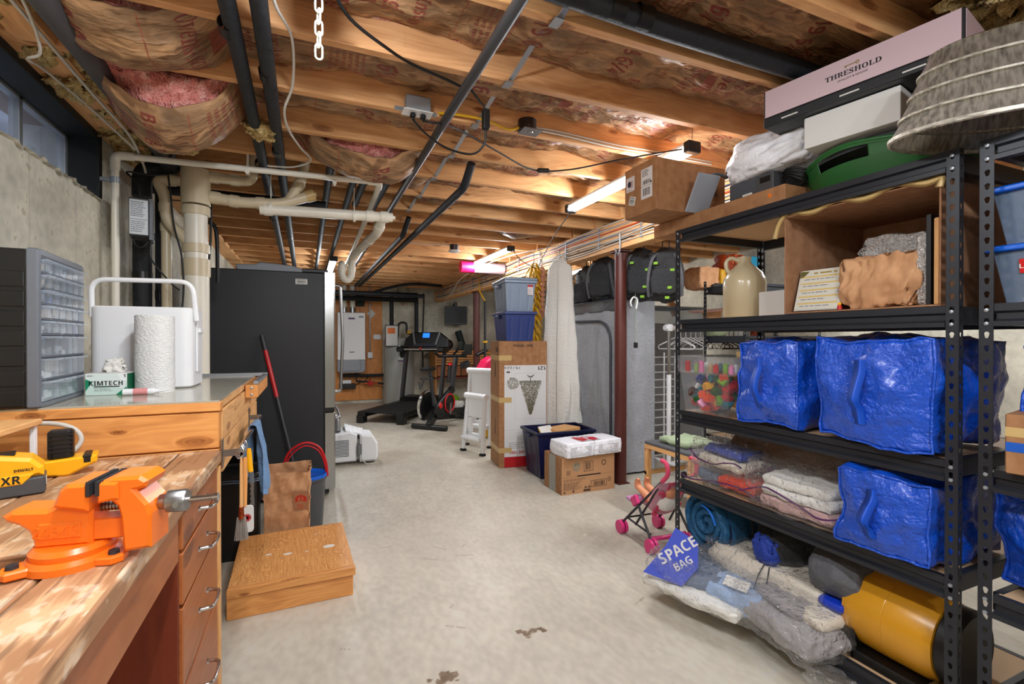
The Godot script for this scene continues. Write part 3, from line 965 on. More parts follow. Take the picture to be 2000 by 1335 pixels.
func ceiling_stuff() -> void:
	batt(-6, -0.9, 2.4, [], "insulation batt overhead nearest to the camera side")
	batt(-5, -0.9, 2.4, [], "insulation batt overhead, second from the camera side")
	batt(-4, -0.9, 2.4, [], "insulation batt overhead, third from the camera side")
	batt(-3, -0.9, 2.4, [], "insulation batt above the galvanised tub")
	batt(-2, -0.9, 2.42, [[-0.6, 0.3, 0.06]], "flat insulation batt above the dark foam-wrapped trunk pipe")
	batt(-1, -0.9, 2.42, [[-0.55, 0.45, 0.07]], "flat insulation batt above the hanging plastic chain")
	batt(0, -0.85, 2.42, [[-0.53, 0.27, 0.15]], "insulation batt sagging at the left with pink wool showing along its top edge")
	batt(1, -0.78, 2.42, [[-0.50, 0.27, 0.30]], "insulation batt fallen open beside the twin pipes, pink wool bulging above the paper")
	batt(2, -0.15, 2.42, [[0.31, 0.34, 0.20]], "insulation batt torn open above the white drain pipe, a long pink gash in it")
	batt(3, 0.55, 2.42, [[0.66, 0.1, 0.08]], "insulation batt with crumpled paper behind the steel conduit, below the cord switch")
	batt(4, 0.75, 2.42, [[0.95, 0.2, 0.05]], "insulation batt with a loose paper flap beside the black pipe elbow")
	batt(5, 0.9, 2.42, [], "narrow strip of insulation batt behind the black pipe elbow")
	batt(6, 1.0, 2.42, [[2.0, 0.3, 0.06]], "farthest insulation batt in sight, a dark tear at its right end")
	# loose wool: over the window, at the trunk and in the top right corner
	var r := RandomNumberGenerator.new()
	r.seed = 77
	var tuft := func(nm: String, label: String, pts: Array, m: String, rad: float) -> void:
		var t := thing(nm, label, "insulation", V(0, 0, 0))
		var k := 0
		for p in pts:
			var b := MB.new()
			var nz := noise(300 + k, 1.0, 4)
			var rr: float = rad * r.randf_range(0.75, 1.2)
			b.soft(p, V(rr * 2.2, rr * 1.3, rr * 2.2), 0.85, func(w, q): return w * (1.0 + 0.75 * nz.get_noise_3dv(w * 16.0 + p * 3.0)), 14)
			obj("tuft", b, M[m], t, true)
			k += 1
	tuft.call("loose_insulation", "yellowish loose insulation tufts stuffed along the top of the window wall", [V(-0.90, 2.315, -1.95), V(-0.88, 2.32, -2.25), V(-0.86, 2.33, -2.5), V(-0.86, 2.315, -2.75), V(-0.84, 2.31, -3.0), V(-0.87, 2.30, -3.25), V(-0.88, 2.33, -1.6)], "yellow_wool", 0.085)
	tuft.call("loose_insulation", "torn pink wool tuft hanging beside the brown pipe near the window", [V(-0.62, 2.29, -2.27), V(-0.58, 2.23, -2.42), V(-0.66, 2.33, -2.2)], "pink_wool", 0.07)
	tuft.call("loose_insulation", "ragged yellow wool shreds hanging below the sagging paper batt", [V(-0.56, 2.24, -2.62), V(-0.5, 2.20, -2.66), V(-0.57, 2.17, -2.7), V(-0.2, 2.24, -2.55)], "yellow_wool", 0.045)
	tuft.call("loose_insulation", "pink wool tuft showing at the top left corner above the window", [V(-0.82, 2.36, -1.45), V(-0.78, 2.38, -1.75)], "pink_wool", 0.1)
	tuft.call("loose_insulation", "yellow insulation packed between the joists above the galvanised tub", [V(1.95, 2.36, -0.72), V(2.15, 2.37, -0.74), V(2.32, 2.36, -0.68), V(2.5, 2.36, -0.8), V(2.2, 2.36, -0.45), V(2.45, 2.36, -0.5), V(2.0, 2.37, -0.5)], "yellow_wool", 0.13)

func led(a: Vector3, b: Vector3, label: String, e := 1.0) -> Node3D:
	var t := thing("led_shop_light", label, "light", V(0, 0, 0), 0, "hanging twin-tube shop lights")
	var d := (b - a).normalized()
	var s := d.cross(Vector3.UP).normalized()
	var B := Basis(s, Vector3.UP, -d)
	var L := (b - a).length()
	var mid := (a + b) / 2
	var q := MB.new()
	q.box(mid + V(0, 0.026, 0), V(0.075, 0.016, L - 0.06), 0.004, B)
	obj("housing", q, M.white_plastic, t)
	for k in [-1, 1]:
		q = MB.new()
		q.tube([a + d * 0.035 + s * 0.022 * k, b - d * 0.035 + s * 0.022 * k], 0.0145, 12)
		obj("led_tube", q, M.led_tube, t)
	for p in [a + d * 0.02, b - d * 0.02]:
		q = MB.new()
		q.box(p + V(0, 0.008, 0), V(0.085, 0.06, 0.045), 0.008, B)
		obj("end_cap", q, M.led_cap, t)
		q = MB.new()
		q.tube([p + V(0, 0.03, 0), V(p.x, 2.42, p.z)], 0.0018, 5)
		obj("hanger_wire", q, M.steel, t)
	var l := AreaLight3D.new()
	l.name = "lamp_light"
	l.area_size = Vector2(0.07, L - 0.12)
	l.light_energy = LE * e
	l.light_color = LC
	l.area_range = 14.0
	l.shadow_enabled = true
	t.add_child(l)
	l.transform = Transform3D(Basis(s, -d, Vector3.UP), mid + V(0, -0.018, 0))
	# the tubes shine sideways and up past the slim housing too
	for k in [-1, 1]:
		var om := OmniLight3D.new()
		om.name = "tube_light"
		om.light_energy = LO * e
		om.light_color = LC
		om.light_size = 0.03
		om.omni_range = 14.0
		om.omni_attenuation = 2.0
		om.shadow_enabled = true
		t.add_child(om)
		om.position = mid + d * (L * 0.28 * k) + V(0, -0.05, 0)
	return t
const LE := 1.7
const LO := 0.42
const LC := Color(0.945, 0.97, 1.0)
func lights() -> void:
	led(V(1.80, 2.21, -3.12), V(1.79, 2.21, -1.85), "shop light shining behind the brown carton on the shelf top")
	led(V(2.02, 2.23, -6.02), V(2.04, 2.23, -4.78), "shop light hanging over the tree carton, above the grey totes")
	led(V(0.03, 2.23, -1.44), V(0.03, 2.23, -0.2), "shop light at the top edge from which the white plastic chain hangs")
	led(V(0.75, 2.23, 0.25), V(0.75, 2.23, 1.5), "shop light behind the viewpoint over the aisle", 1.5)
	led(V(0.28, 2.16, -7.0), V(0.28, 2.16, -5.8), "shop light far back, glaring just over the refrigerator top", 0.8)
	led(V(3.55, 2.2, -2.6), V(3.55, 2.2, -1.4), "shop light in the aisle behind the shelving, seen past the stoneware jug")
	led(V(3.5, 2.2, -6.4), V(3.5, 2.2, -5.2), "shop light in the back aisle behind the wardrobe", 0.7)

func foam_pipe(label: String, pts: Array, r: float, m := "pipe_foam", bands: Array = [], grp := "foam-wrapped ceiling pipes") -> Node3D:
	var t := thing("foam_pipe" if m == "pipe_foam" else "ceiling_pipe", label, "pipe", V(0, 0, 0), 0, grp)
	var b := MB.new()
	b.tube(pts, r, 16)
	obj("insulation_sleeve" if m == "pipe_foam" else "pipe_run", b, M[m], t)
	for q in bands:
		# tape collar at a share of the way
		var a: Vector3 = pts[0].lerp(pts[-1], q)
		var d: Vector3 = (pts[-1] - pts[0]).normalized()
		b = MB.new()
		b.tube([a - d * 0.028, a - d * 0.026, a + d * 0.026, a + d * 0.028], r, 16, false, [r, r + 0.0022, r + 0.0022, r])
		obj("tape_band", b, M.black_plastic if m == "pipe_foam" else M.zinc, t)
	return t
func cord(nm: String, label: String, pts: Array, r: float, m: String, k := 6, grp := "", cat := "cable") -> MeshInstance3D:
	var b := MB.new()
	b.tube(path(pts, k), r, 7)
	var o := obj(nm, b, M[m])
	tag(o, label, cat, grp)
	return o
func collar(b: MB, a: Vector3, d: Vector3, r: float, l: float) -> void:
	d = d.normalized()
	b.tube([a - d * l / 2, a - d * (l / 2 - 0.004), a + d * (l / 2 - 0.004), a + d * l / 2], r, 20, true, [r * 0.93, r, r, r * 0.93])

func pipes() -> void:
	# long runs
	foam_pipe("left one of the twin foam-wrapped pipes running away under the joists", [V(-0.208, 2.243, 0.8), V(-0.212, 2.243, -1.2), V(-0.225, 2.243, -3.0), V(-0.28, 2.243, -7.6)], 0.026, "pipe_foam", [0.305, 0.46, 0.62, 0.75])
	foam_pipe("right one of the twin foam-wrapped pipes running away under the joists", [V(-0.124, 2.243, 0.8), V(-0.128, 2.243, -1.2), V(-0.135, 2.243, -3.0), V(-0.16, 2.243, -7.6)], 0.026, "pipe_foam", [0.335, 0.43, 0.56, 0.7])
	var gp := thing("brown_pipe", "thick brownish-grey pipe running along the window wall to a dark elbow", "pipe")
	var b := MB.new()
	b.tube([V(-0.705, 2.241, 1.6), V(-0.705, 2.241, -1.0), V(-0.705, 2.241, -3.1)], 0.038, 18)
	obj("pipe_run", b, M.grey_pipe, gp)
	b = MB.new()
	b.tube(bent([V(-0.705, 2.241, -3.06), V(-0.70, 2.225, -3.29), V(-0.85, 2.215, -3.29), V(-0.85, 2.05, -3.29)], 0.09), 0.047, 18)
	obj("elbow", b, M.pipe_foam, gp)
	foam_pipe("thick black foam-wrapped riser against the left wall behind the control box", [V(-0.85, 2.0, -3.29), V(-0.85, 1.6, -3.29), V(-0.85, 0.0, -3.29)], 0.045, "pipe_foam", [0.2, 0.5])
	foam_pipe("slim black foam-wrapped riser beside the thick one on the left wall", [V(-0.80, 2.16, -3.42), V(-0.80, 0.0, -3.42)], 0.022, "pipe_foam", [0.3])
	foam_pipe("foam-wrapped pipe lying crossways behind the brown pipe, over the drain stack", [V(-0.95, 2.17, -3.55), V(0.12, 2.17, -3.55)], 0.03)
	var ps := [[0.126, 2.245, -2.84, -8.0, "first of the foam pipes dropping from the joists behind the white drain, by its elbow"], [0.27, 2.245, -2.84, -8.0, "second of the foam pipes dropping from the joists behind the white drain, by its elbow"], [0.335, 2.245, -2.9, -3.7, "short foam pipe stub between the second foam pipe and the thin white line"], [0.47, 2.245, -2.92, -3.8, "short foam pipe stub just right of the thin white line's elbow"]]
	for q in ps:
		foam_pipe(q[4], bent([V(q[0], q[1] + 0.11, q[2] - 0.04), V(q[0], q[1], q[2] - 0.04), V(q[0] - 0.01, q[1], q[3])], 0.05), 0.022)
	foam_pipe("black pipe whose elbow juts out beyond the steel conduit, running to the far end", bent([V(0.87, 2.26, -2.62), V(0.86, 2.15, -2.74), V(0.81, 2.15, -8.4)], 0.06), 0.024)
	foam_pipe("black pipe beside the jutting one, its elbow farther back", bent([V(0.80, 2.29, -4.1), V(0.765, 2.15, -4.2), V(0.745, 2.15, -8.4)], 0.06), 0.022)
	foam_pipe("dark foam-wrapped trunk pipe between the joists toward the pink gift box", [V(0.55, 2.30, -1.27), V(1.1, 2.295, -1.28), V(2.3, 2.29, -1.27)], 0.036, "pipe_foam", [0.12, 0.2, 0.26])
	foam_pipe("black pipe running crossways under the far joists above the boiler", [V(-0.95, 2.03, -8.45), V(1.05, 2.03, -8.45), V(1.95, 2.03, -8.6)], 0.035)
	foam_pipe("thin black pipe snaking under the far joists toward the girder", path([V(0.95, 2.03, -8.7), V(1.3, 2.16, -8.8), V(1.7, 2.24, -8.6), V(2.3, 2.242, -8.7)], 6), 0.025)
	# steel conduit with its bridging straps
	b = MB.new()
	b.tube([V(0.56, 2.235, 1.2), V(0.572, 2.235, -1.3), V(0.59, 2.235, -7.4)], 0.02, 16)
	tag(obj("steel_conduit", b, M.dark_conduit), "long dark steel conduit running away under the joists", "conduit")
	var cl := get_node("ceiling")
	for k in range(-3, 6):
		var z: float = JZ[k + 10]
		for s in [[0.74, 0.0], [0.80, 1.0]]:
			b = MB.new()
			b.bar(V(s[0], 2.266, z), V(s[0] + 0.06, 2.40, z + 0.24), 0.022, 0.003, 0)
			b.bar(V(s[0] - 0.004, 2.264, z - 0.02), V(s[0] - 0.004, 2.264, z + 0.03), 0.034, 0.004, 0)
			if s[1] == 0.0: obj("bridging_strap", b, M.zinc, cl)
	# white plumbing
	var th := thing("supply_line", "slim white plastic pipe from the left wall elbow across to the steel conduit", "pipe")
	b = MB.new()
	b.tube([V(-0.885, 0.9, -3.0), V(-0.885, 2.14, -3.0)], 0.0165, 14)
	b.tube([V(-0.85, 2.176, -3.0), V(0.39, 2.203, -3.0)], 0.0165, 14)
	b.tube([V(0.408, 2.19, -3.03), V(0.402, 2.13, -4.0), V(0.40, 2.06, -6.4)], 0.0165, 14)
	obj("pipe_run", b, M.white_pvc, th)
	b = MB.new()
	b.tube(bent([V(-0.885, 2.10, -3.0), V(-0.885, 2.176, -3.0), V(-0.81, 2.177, -3.0)], 0.03), 0.021, 16)
	obj("elbow", b, M.white_pvc, th)
	b = MB.new()
	b.tube(bent([V(0.34, 2.202, -3.0), V(0.408, 2.204, -3.0), V(0.408, 2.19, -3.07)], 0.025), 0.021, 16)
	obj("elbow", b, M.white_pvc, th)
	for q in [V(0.403, 2.14, -3.8), V(0.402, 2.13, -4.05)]:
		b = MB.new()
		collar(b, q, V(0, 0.1, 1), 0.02, 0.05)
		obj("coupling", b, M.white_pvc, th)
	b = MB.new()
	collar(b, V(-0.885, 2.05, -3.0), Vector3.UP, 0.021, 0.03)
	b.box(V(-0.925, 2.05, -3.0), V(0.05, 0.02, 0.014))
	obj("wall_clamp", b, M.zinc, th)
	for x in [-0.30, 0.15]:
		b = MB.new()
		b.bx(x - 0.006, x + 0.006, 2.17, 2.29, -3.012, -3.008, 0)
		b.tube([V(x, 2.17, -3.02), V(x, 2.168, -2.98)], 0.012, 8)
		obj("hanger", b, M.white_pvc, th)
	var st := thing("drain_stack", "big white drain stack with stained collars beside the refrigerator and its branch pipes", "pipe")
	b = MB.new()
	b.tube([V(-0.585, 0.0, -3.24), V(-0.585, 1.66, -3.24)], 0.066, 28)
	b.tube([V(-0.585, 1.66, -3.24), V(-0.585, 2.0, -3.24)], 0.058, 28)
	obj("stack_pipe", b, M.white_pvc, st)
	for q in [[2.12, 0.074, 0.2], [1.985, 0.072, 0.05], [1.77, 0.07, 0.05], [1.66, 0.073, 0.1]]:
		b = MB.new()
		collar(b, V(-0.585, q[0], -3.24), Vector3.UP, q[1], q[2])
		obj("stack_collar", b, M.old_pvc, st)
	var run := func(nm: String, p: Array, r: float, m: String, cs: Array) -> void:
		var q := MB.new()
		var pp := bent(p, 0.05)
		q.tube(pp, r, 18)
		var o := obj(nm, q, M[m], st)
		for c in cs:
			q = MB.new()
			collar(q, p[c[0]].lerp(p[c[0] + 1], c[1]), p[c[0] + 1] - p[c[0]], r * 1.17, 0.05)
			obj("coupling", q, M[m], o)
	run.call("branch_pipe", [V(-0.60, 2.15, -3.24), V(-0.775, 2.145, -3.24), V(-0.73, 2.06, -3.24), V(-0.728, 1.92, -3.24), V(-0.60, 1.78, -3.24)], 0.029, "old_pvc", [[0, 0.6], [2, 0.5], [3, 0.5]])
	run.call("branch_pipe", [V(-0.74, 2.0, -3.30), V(-0.735, 0.9, -3.30)], 0.026, "old_pvc", [[0, 0.1]])
	run.call("branch_pipe", [V(-0.52, 2.188, -3.24), V(-0.30, 2.186, -3.24), V(-0.285, 2.36, -3.24)], 0.028, "old_pvc", [[0, 0.12], [0, 0.6]])
	run.call("branch_pipe", [V(-0.52, 2.075, -3.24), V(-0.36, 2.06, -3.24), V(-0.15, 2.075, -3.24), V(0.0, 2.135, -3.24)], 0.031, "old_pvc", [[0, 0.2], [0, 0.8], [1, 0.5]])
	run.call("branch_pipe", [V(-0.10, 2.10, -3.24), V(-0.03, 2.23, -3.24), V(-0.005, 2.38, -3.24)], 0.03, "old_pvc", [[0, 0.75]])
	run.call("drain_run", [V(-0.26, 2.032, -3.24), V(0.50, 2.058, -3.24)], 0.032, "white_pvc", [[0, 0.06], [0, 0.84], [0, 0.96]])
	run.call("drain_run", [V(0.455, 2.05, -3.25), V(0.45, 1.99, -3.42), V(0.40, 2.0, -4.2), V(0.375, 1.99, -4.55), V(0.372, 1.86, -4.58)], 0.031, "white_pvc", [[0, 0.6], [1, 0.4], [1, 0.85]])
	run.call("trap", [V(0.372, 1.92, -4.58), V(0.372, 1.82, -4.58), V(0.335, 1.78, -4.58), V(0.29, 1.82, -4.58), V(0.29, 1.93, -4.58), V(0.29, 1.935, -4.62)], 0.031, "white_pvc", [[0, 0.3], [3, 0.6]])
	b = MB.new()
	collar(b, V(0.02, 2.143, -3.24), V(0.15, 0.06, 0), 0.036, 0.05)
	b.box(V(0.047, 2.154, -3.24), V(0.02, 0.025, 0.025), 0.004, Basis(Vector3.BACK, 0.38))
	obj("cleanout_plug", b, M.tape_tan, st)
	b = MB.new()
	collar(b, V(0.508, 2.058, -3.24), Vector3.RIGHT, 0.03, 0.03)
	b.box(V(0.53, 2.058, -3.24), V(0.02, 0.022, 0.022), 0.004)
	obj("cleanout_plug", b, M.white_pvc, st)
	for x in [-0.2, 0.28]:
		b = MB.new()
		b.tube([V(x, 2.08, -3.24), V(x, 2.3, -3.24)], 0.003, 6)
		b.tube([V(x - 0.008, 2.045, -3.24), V(x + 0.008, 2.046, -3.24)], 0.038, 18)
		obj("hanger", b, M.white_pvc, st)
	# control box with leads on the left wall
	var pb := thing("control_box", "dark control box with a printed white label plugged in on the left wall", "control box", V(-0.755, 1.87, -3.06), 12)
	b = MB.new()
	b.bx(-0.085, 0.0, -0.095, 0.10, -0.075, 0.075, 0.008)
	b.xf = Transform3D(Basis(), Vector3.ZERO)
	obj("casing", b, M.electronics_grey, pb)
	b = MB.new()
	b.prism(poly([-0.075, -0.11, 0.06, -0.11, 0.075, 0.09, -0.075, 0.09]), 0.018, 0.004, V(0.004, 0, 0), Basis(V(0, 0, -1), V(0, 1, 0), V(1, 0, 0)))
	obj("side_cover", b, M.grey_plastic, pb)
	var im := blank(128, 160, Color(0.80, 0.82, 0.84))
	scribble(im, 8, 10, 108, 9, 8, 3, Color(0.2, 0.22, 0.25), 3)
	im.fill_rect(Rect2i(4, 90, 120, 2), Color(0.3, 0.3, 0.3))
	scribble(im, 8, 100, 100, 6, 9, 3, Color(0.25, 0.27, 0.3), 4)
	decal(pb, "printed_label", V(-0.045, 0.0, 0.0755), Vector3.RIGHT, Vector3.UP, 0.074, 0.175, tmat("control_label", itex(im), 0.5))
	b = MB.new()
	b.lathe([Vector2(0, 0), Vector2(0.02, 0), Vector2(0.018, 0.004), Vector2(0, 0.004)], 20, V(0.013, -0.07, -0.05), Basis(V(0, 0, 1), V(1, 0, 0), V(0, 1, 0)))
	obj("round_button", b, M.black_plastic, pb)
	cord("electric_cable", "black lead looping up from the control box over the foam riser", [V(-0.80, 1.96, -3.06), V(-0.81, 2.06, -3.06), V(-0.86, 2.12, -3.08), V(-0.78, 2.13, -3.12), V(-0.70, 2.15, -3.15)], 0.005, "black_cable")
	cord("electric_cable", "black lead hanging below the control box and away behind the white box", [V(-0.82, 1.80, -3.02), V(-0.81, 1.74, -3.02), V(-0.78, 1.725, -3.02), V(-0.75, 1.76, -3.03), V(-0.76, 1.68, -3.08), V(-0.68, 1.56, -3.1), V(-0.64, 1.52, -3.12)], 0.0045, "black_cable")
	cord("electric_cable", "black cord dangling in front of the white branch pipe left of the stack", [V(-0.70, 2.16, -3.16), V(-0.69, 2.05, -3.17), V(-0.675, 1.88, -3.17), V(-0.64, 1.72, -3.165), V(-0.63, 1.55, -3.165), V(-0.64, 1.4, -3.17)], 0.005, "black_cable")
	cord("electric_cable", "black cord hanging just right of the drain stack", [V(-0.53, 2.14, -3.36), V(-0.53, 1.95, -3.36), V(-0.535, 1.8, -3.36), V(-0.56, 1.55, -3.38)], 0.007, "black_cable")
	cord("black_hose", "thick black hose arching beside the stack top by the wall", [V(-0.60, 2.0, -3.6), V(-0.555, 1.99, -3.6), V(-0.535, 1.90, -3.6), V(-0.535, 1.62, -3.62)], 0.012, "black_cable", 6, "", "hose")
	# ceiling cables
	cord("white_cable", "white cable strapped to the right foam pipe, swinging down to the white line", [V(-0.10, 2.268, -1.45), V(-0.085, 2.25, -1.6), V(-0.045, 2.262, -1.78), V(-0.05, 2.24, -2.05), V(-0.085, 2.2, -2.2), V(-0.075, 2.2, -2.4), V(-0.03, 2.22, -2.65), V(0.02, 2.235, -2.86), V(-0.07, 2.215, -2.95), V(-0.2, 2.21, -2.97)], 0.005, "white_cable")
	cord("white_cable", "white cable running along the brown pipe above the window", [V(-0.80, 2.24, -1.1), V(-0.80, 2.25, -1.9), V(-0.79, 2.235, -2.4), V(-0.775, 2.22, -2.8), V(-0.80, 2.19, -3.1), V(-0.81, 2.16, -3.2)], 0.006, "white_cable")
	cord("white_cable", "second white cable looped over the window corner, tied with a black clip", [V(-0.74, 2.265, -1.3), V(-0.765, 2.265, -1.8), V(-0.80, 2.20, -2.05), V(-0.86, 2.19, -2.12), V(-0.885, 2.24, -2.3), V(-0.85, 2.24, -2.62), V(-0.79, 2.20, -2.95)], 0.005, "white_cable")
	cord("electric_cable", "black power cord of the near shop light draped under two joists", [V(0.06, 2.235, -1.42), V(0.12, 2.215, -1.52), V(0.25, 2.235, -1.66), V(0.36, 2.262, -1.77), V(0.5, 2.262, -1.82), V(0.60, 2.262, -1.86)], 0.0055, "black_cable")
	var ou := thing("ceiling_outlet", "metal outlet box with a white cover and two black plugs under a joist", "outlet", V(0.452, 2.255, -2.125))
	b = MB.new()
	b.bx(-0.055, 0.055, 0.0, 0.065, -0.03, 0.03, 0.006)
	obj("metal_box", b, M.zinc, ou)
	b = MB.new()
	b.bx(-0.065, 0.065, -0.004, 0.0, -0.036, 0.036, 0.002)
	obj("cover_plate", b, M.white_plastic, ou)
	for x in [-0.02, 0.025]:
		b = MB.new()
		b.box(V(x, -0.014, 0), V(0.024, 0.02, 0.03), 0.006)
		b.tube([V(x, -0.022, 0.0), V(x + 0.004, -0.034, 0.0)], 0.006, 8)
		obj("plug", b, M.black_plastic, ou)
	b = MB.new()
	b.bx(-0.095, -0.055, 0.01, 0.03, -0.032, -0.028)
	b.bx(0.055, 0.095, 0.01, 0.03, -0.032, -0.028)
	obj("mounting_bracket", b, M.zinc, ou)
	var jb := thing("junction_box", "round brown junction box with a square metal cover under a joist", "junction box", V(0.985, 2.262, -2.115))
	b = MB.new()
	b.lathe([Vector2(0.0, 0.0), Vector2(0.045, 0.0), Vector2(0.045, 0.05), Vector2(0.0, 0.05)], 24)
	obj("box_body", b, M.bronze, jb)
	b = MB.new()
	b.box(V(0.012, -0.006, 0.01), V(0.10, 0.004, 0.085), 0.001)
	b.lathe([Vector2(0.0, -0.012), Vector2(0.012, -0.012), Vector2(0.014, -0.008), Vector2(0.0, -0.008)], 16, V(0.012, 0, 0.01))
	obj("cover_plate", b, M.steel, jb)
	cord("yellow_cable", "yellow cable from the metal outlet box to the round junction box", [V(0.55, 2.275, -2.13), V(0.66, 2.285, -2.13), V(0.78, 2.278, -2.12), V(0.88, 2.25, -2.11), V(0.94, 2.27, -2.115)], 0.006, "yellow_cable")
	for k in 2:
		cord("white_cable", "pair of white cables stapled along the joist beyond the junction box", [V(1.035, 2.285 + 0.012 * k, -2.135), V(1.2, 2.288 + 0.014 * k, -2.142), V(1.5, 2.277 + 0.016 * k, -2.145), V(1.8, 2.283 + 0.014 * k, -2.145), V(2.2, 2.285 + 0.014 * k, -2.146)], 0.005, "white_cable", 6, "cables along the joist")
	var sw := cord("electric_cable", "black lamp cord with an inline switch sagging to the shop light behind the carton", [V(0.478, 2.222, -2.12), V(0.52, 2.213, -2.1), V(0.6, 2.235, -2.15), V(0.72, 2.258, -2.25), V(0.95, 2.245, -2.38), V(1.2, 2.23, -2.5), V(1.42, 2.245, -2.45), V(1.6, 2.245, -2.2), V(1.77, 2.215, -1.88)], 0.0045, "black_cable")
	b = MB.new()
	b.tube([V(1.23, 2.231, -2.5), V(1.235, 2.231, -2.5), V(1.295, 2.235, -2.49), V(1.30, 2.235, -2.49)], 0.014, 10, true, [0.008, 0.013, 0.013, 0.008])
	obj("inline_switch", b, M.black_plastic, sw)
	var ad := cord("electric_cable", "black adapter hanging beside the steel conduit on its cord", [V(0.60, 2.255, -1.83), V(0.64, 2.22, -1.84), V(0.672, 2.19, -1.85), V(0.675, 2.10, -1.85), V(0.67, 2.05, -1.86), V(0.63, 2.02, -1.9), V(0.55, 2.07, -2.0), V(0.48, 2.15, -2.08), V(0.43, 2.222, -2.12)], 0.0045, "black_cable")
	b = MB.new()
	b.box(V(0.675, 2.15, -1.85), V(0.03, 0.085, 0.028), 0.006)
	obj("power_adapter", b, M.black_plastic, ad)
	cord("electric_cable", "thin black wire dropping from the first shop light's far end to the chili string", [V(1.82, 2.20, -3.14), V(1.95, 2.16, -3.6), V(2.12, 2.05, -4.2), V(2.22, 1.99, -4.5)], 0.004, "black_cable")
	cord("electric_cable", "thin black wire from the second shop light's end to the chili string", [V(2.04, 2.22, -4.76), V(2.12, 2.1, -4.7), V(2.22, 2.0, -4.56)], 0.004, "black_cable")
	# plastic chain
	var ch := thing("plastic_chain", "white plastic chain dangling from the near shop light", "chain", V(0.032, 2.212, -1.455))
	for k in 5:
		b = MB.new()
		var y := -0.022 - k * 0.033
		var rx := 0.0095
		var ring := []
		for s in 17:
			var a := TAU * s / 16
			var w := Vector2(cos(a) * rx, sin(a) * 0.011 + (0.0105 if sin(a) > 0.01 else (-0.0105 if sin(a) < -0.01 else 0.0)))
			ring.append(V(w.x if k % 2 == 0 else w.x * 0.35, y + w.y, 0.0 if k % 2 == 0 else w.x))
		b.tube(ring, 0.0028, 7, false)
		obj("link", b, M.chain_white, ch)
	# cables along the girder
	var cols := ["white_cable", "white_cable", "black_cable", "white_cable", "grey_cable", "white_cable", "orange_cable", "white_cable", "blue_cable", "white_cable"]
	var rr := RandomNumberGenerator.new()
	rr.seed = 9
	for k in cols.size():
		var pts := []
		var y := 2.07 + k * 0.019
		for s in 15:
			pts.append(V(2.441 - 0.004 * (s % 2), y + rr.randf_range(-0.02, 0.02), -0.95 - s * 0.62))
		var nm: String = cols[k]
		var lb := {"white_cable": "white cables stapled side by side along the girder", "black_cable": "black cable stapled among white ones along the girder", "grey_cable": "grey cable stapled along the girder", "orange_cable": "orange cable stapled low along the girder", "blue_cable": "dark blue cable stapled high along the girder"}
		cord(nm, lb[nm], pts, 0.0055, nm, 4, "cables stapled along the girder")
	var gd := get_node("beam_1")
	for s in 12:
		b = MB.new()
		b.bx(2.432, 2.452, 2.06, 2.25, -2.5 - s * 0.6, -2.49 - s * 0.6, 0.001)
		obj("cable_staple", b, M.zinc, gd)
	cord("white_cable", "loose white cable swagged from the girder toward the far joists", [V(2.42, 2.24, -4.5), V(2.1, 2.2, -5.2), V(2.0, 2.12, -6.4), V(2.2, 2.05, -7.6), V(2.43, 1.98, -9.0)], 0.005, "white_cable", 8)
	# ceiling fittings farther back
	var lamp := thing("lamp_holder", "brown ceiling lamp holder with a white disc underneath, off", "lamp holder", V(1.46, 2.2, -5.0))
	b = MB.new()
	b.lathe([Vector2(0, 0.01), Vector2(0.045, 0.01), Vector2(0.05, 0.07), Vector2(0, 0.07)], 24)
	obj("holder", b, M.bronze, lamp)
	b = MB.new()
	b.lathe([Vector2(0, -0.012), Vector2(0.05, -0.01), Vector2(0.065, 0.0), Vector2(0.06, 0.01), Vector2(0, 0.012)], 28)
	obj("white_disc", b, M.white_plastic, lamp)
	cord("white_cable", "white cable running along a joist to the ceiling lamp holder", [V(0.95, 2.262, -5.02), V(1.1, 2.255, -5.02), V(1.3, 2.262, -5.02), V(1.44, 2.262, -5.01)], 0.005, "white_cable")
	var roll := thing("wrapping_roll", "hot pink and pale roll tucked up under the far joists beside the girder", "roll", V(0, 0, 0))
	b = MB.new()
	b.tube([V(1.82, 2.19, -5.95), V(2.0, 2.19, -5.95)], 0.075, 20)
	obj("pink_end", b, M.hot_pink, roll)
	b = MB.new()
	b.tube([V(2.0, 2.19, -5.95), V(2.42, 2.19, -5.95)], 0.07, 20)
	obj("pale_length", b, M.pink_box, roll)
	# large hook screwed to the girder
	b = MB.new()
	b.tube(path([V(2.42, 2.14, -3.35), V(2.42, 2.02, -3.35), V(2.40, 1.97, -3.34), V(2.36, 1.95, -3.30), V(2.32, 1.96, -3.26), V(2.30, 1.99, -3.24)], 5), 0.0075, 10)
	tag(obj("storage_hook", b, M.zinc), "empty grey storage hook screwed into the girder", "hook")

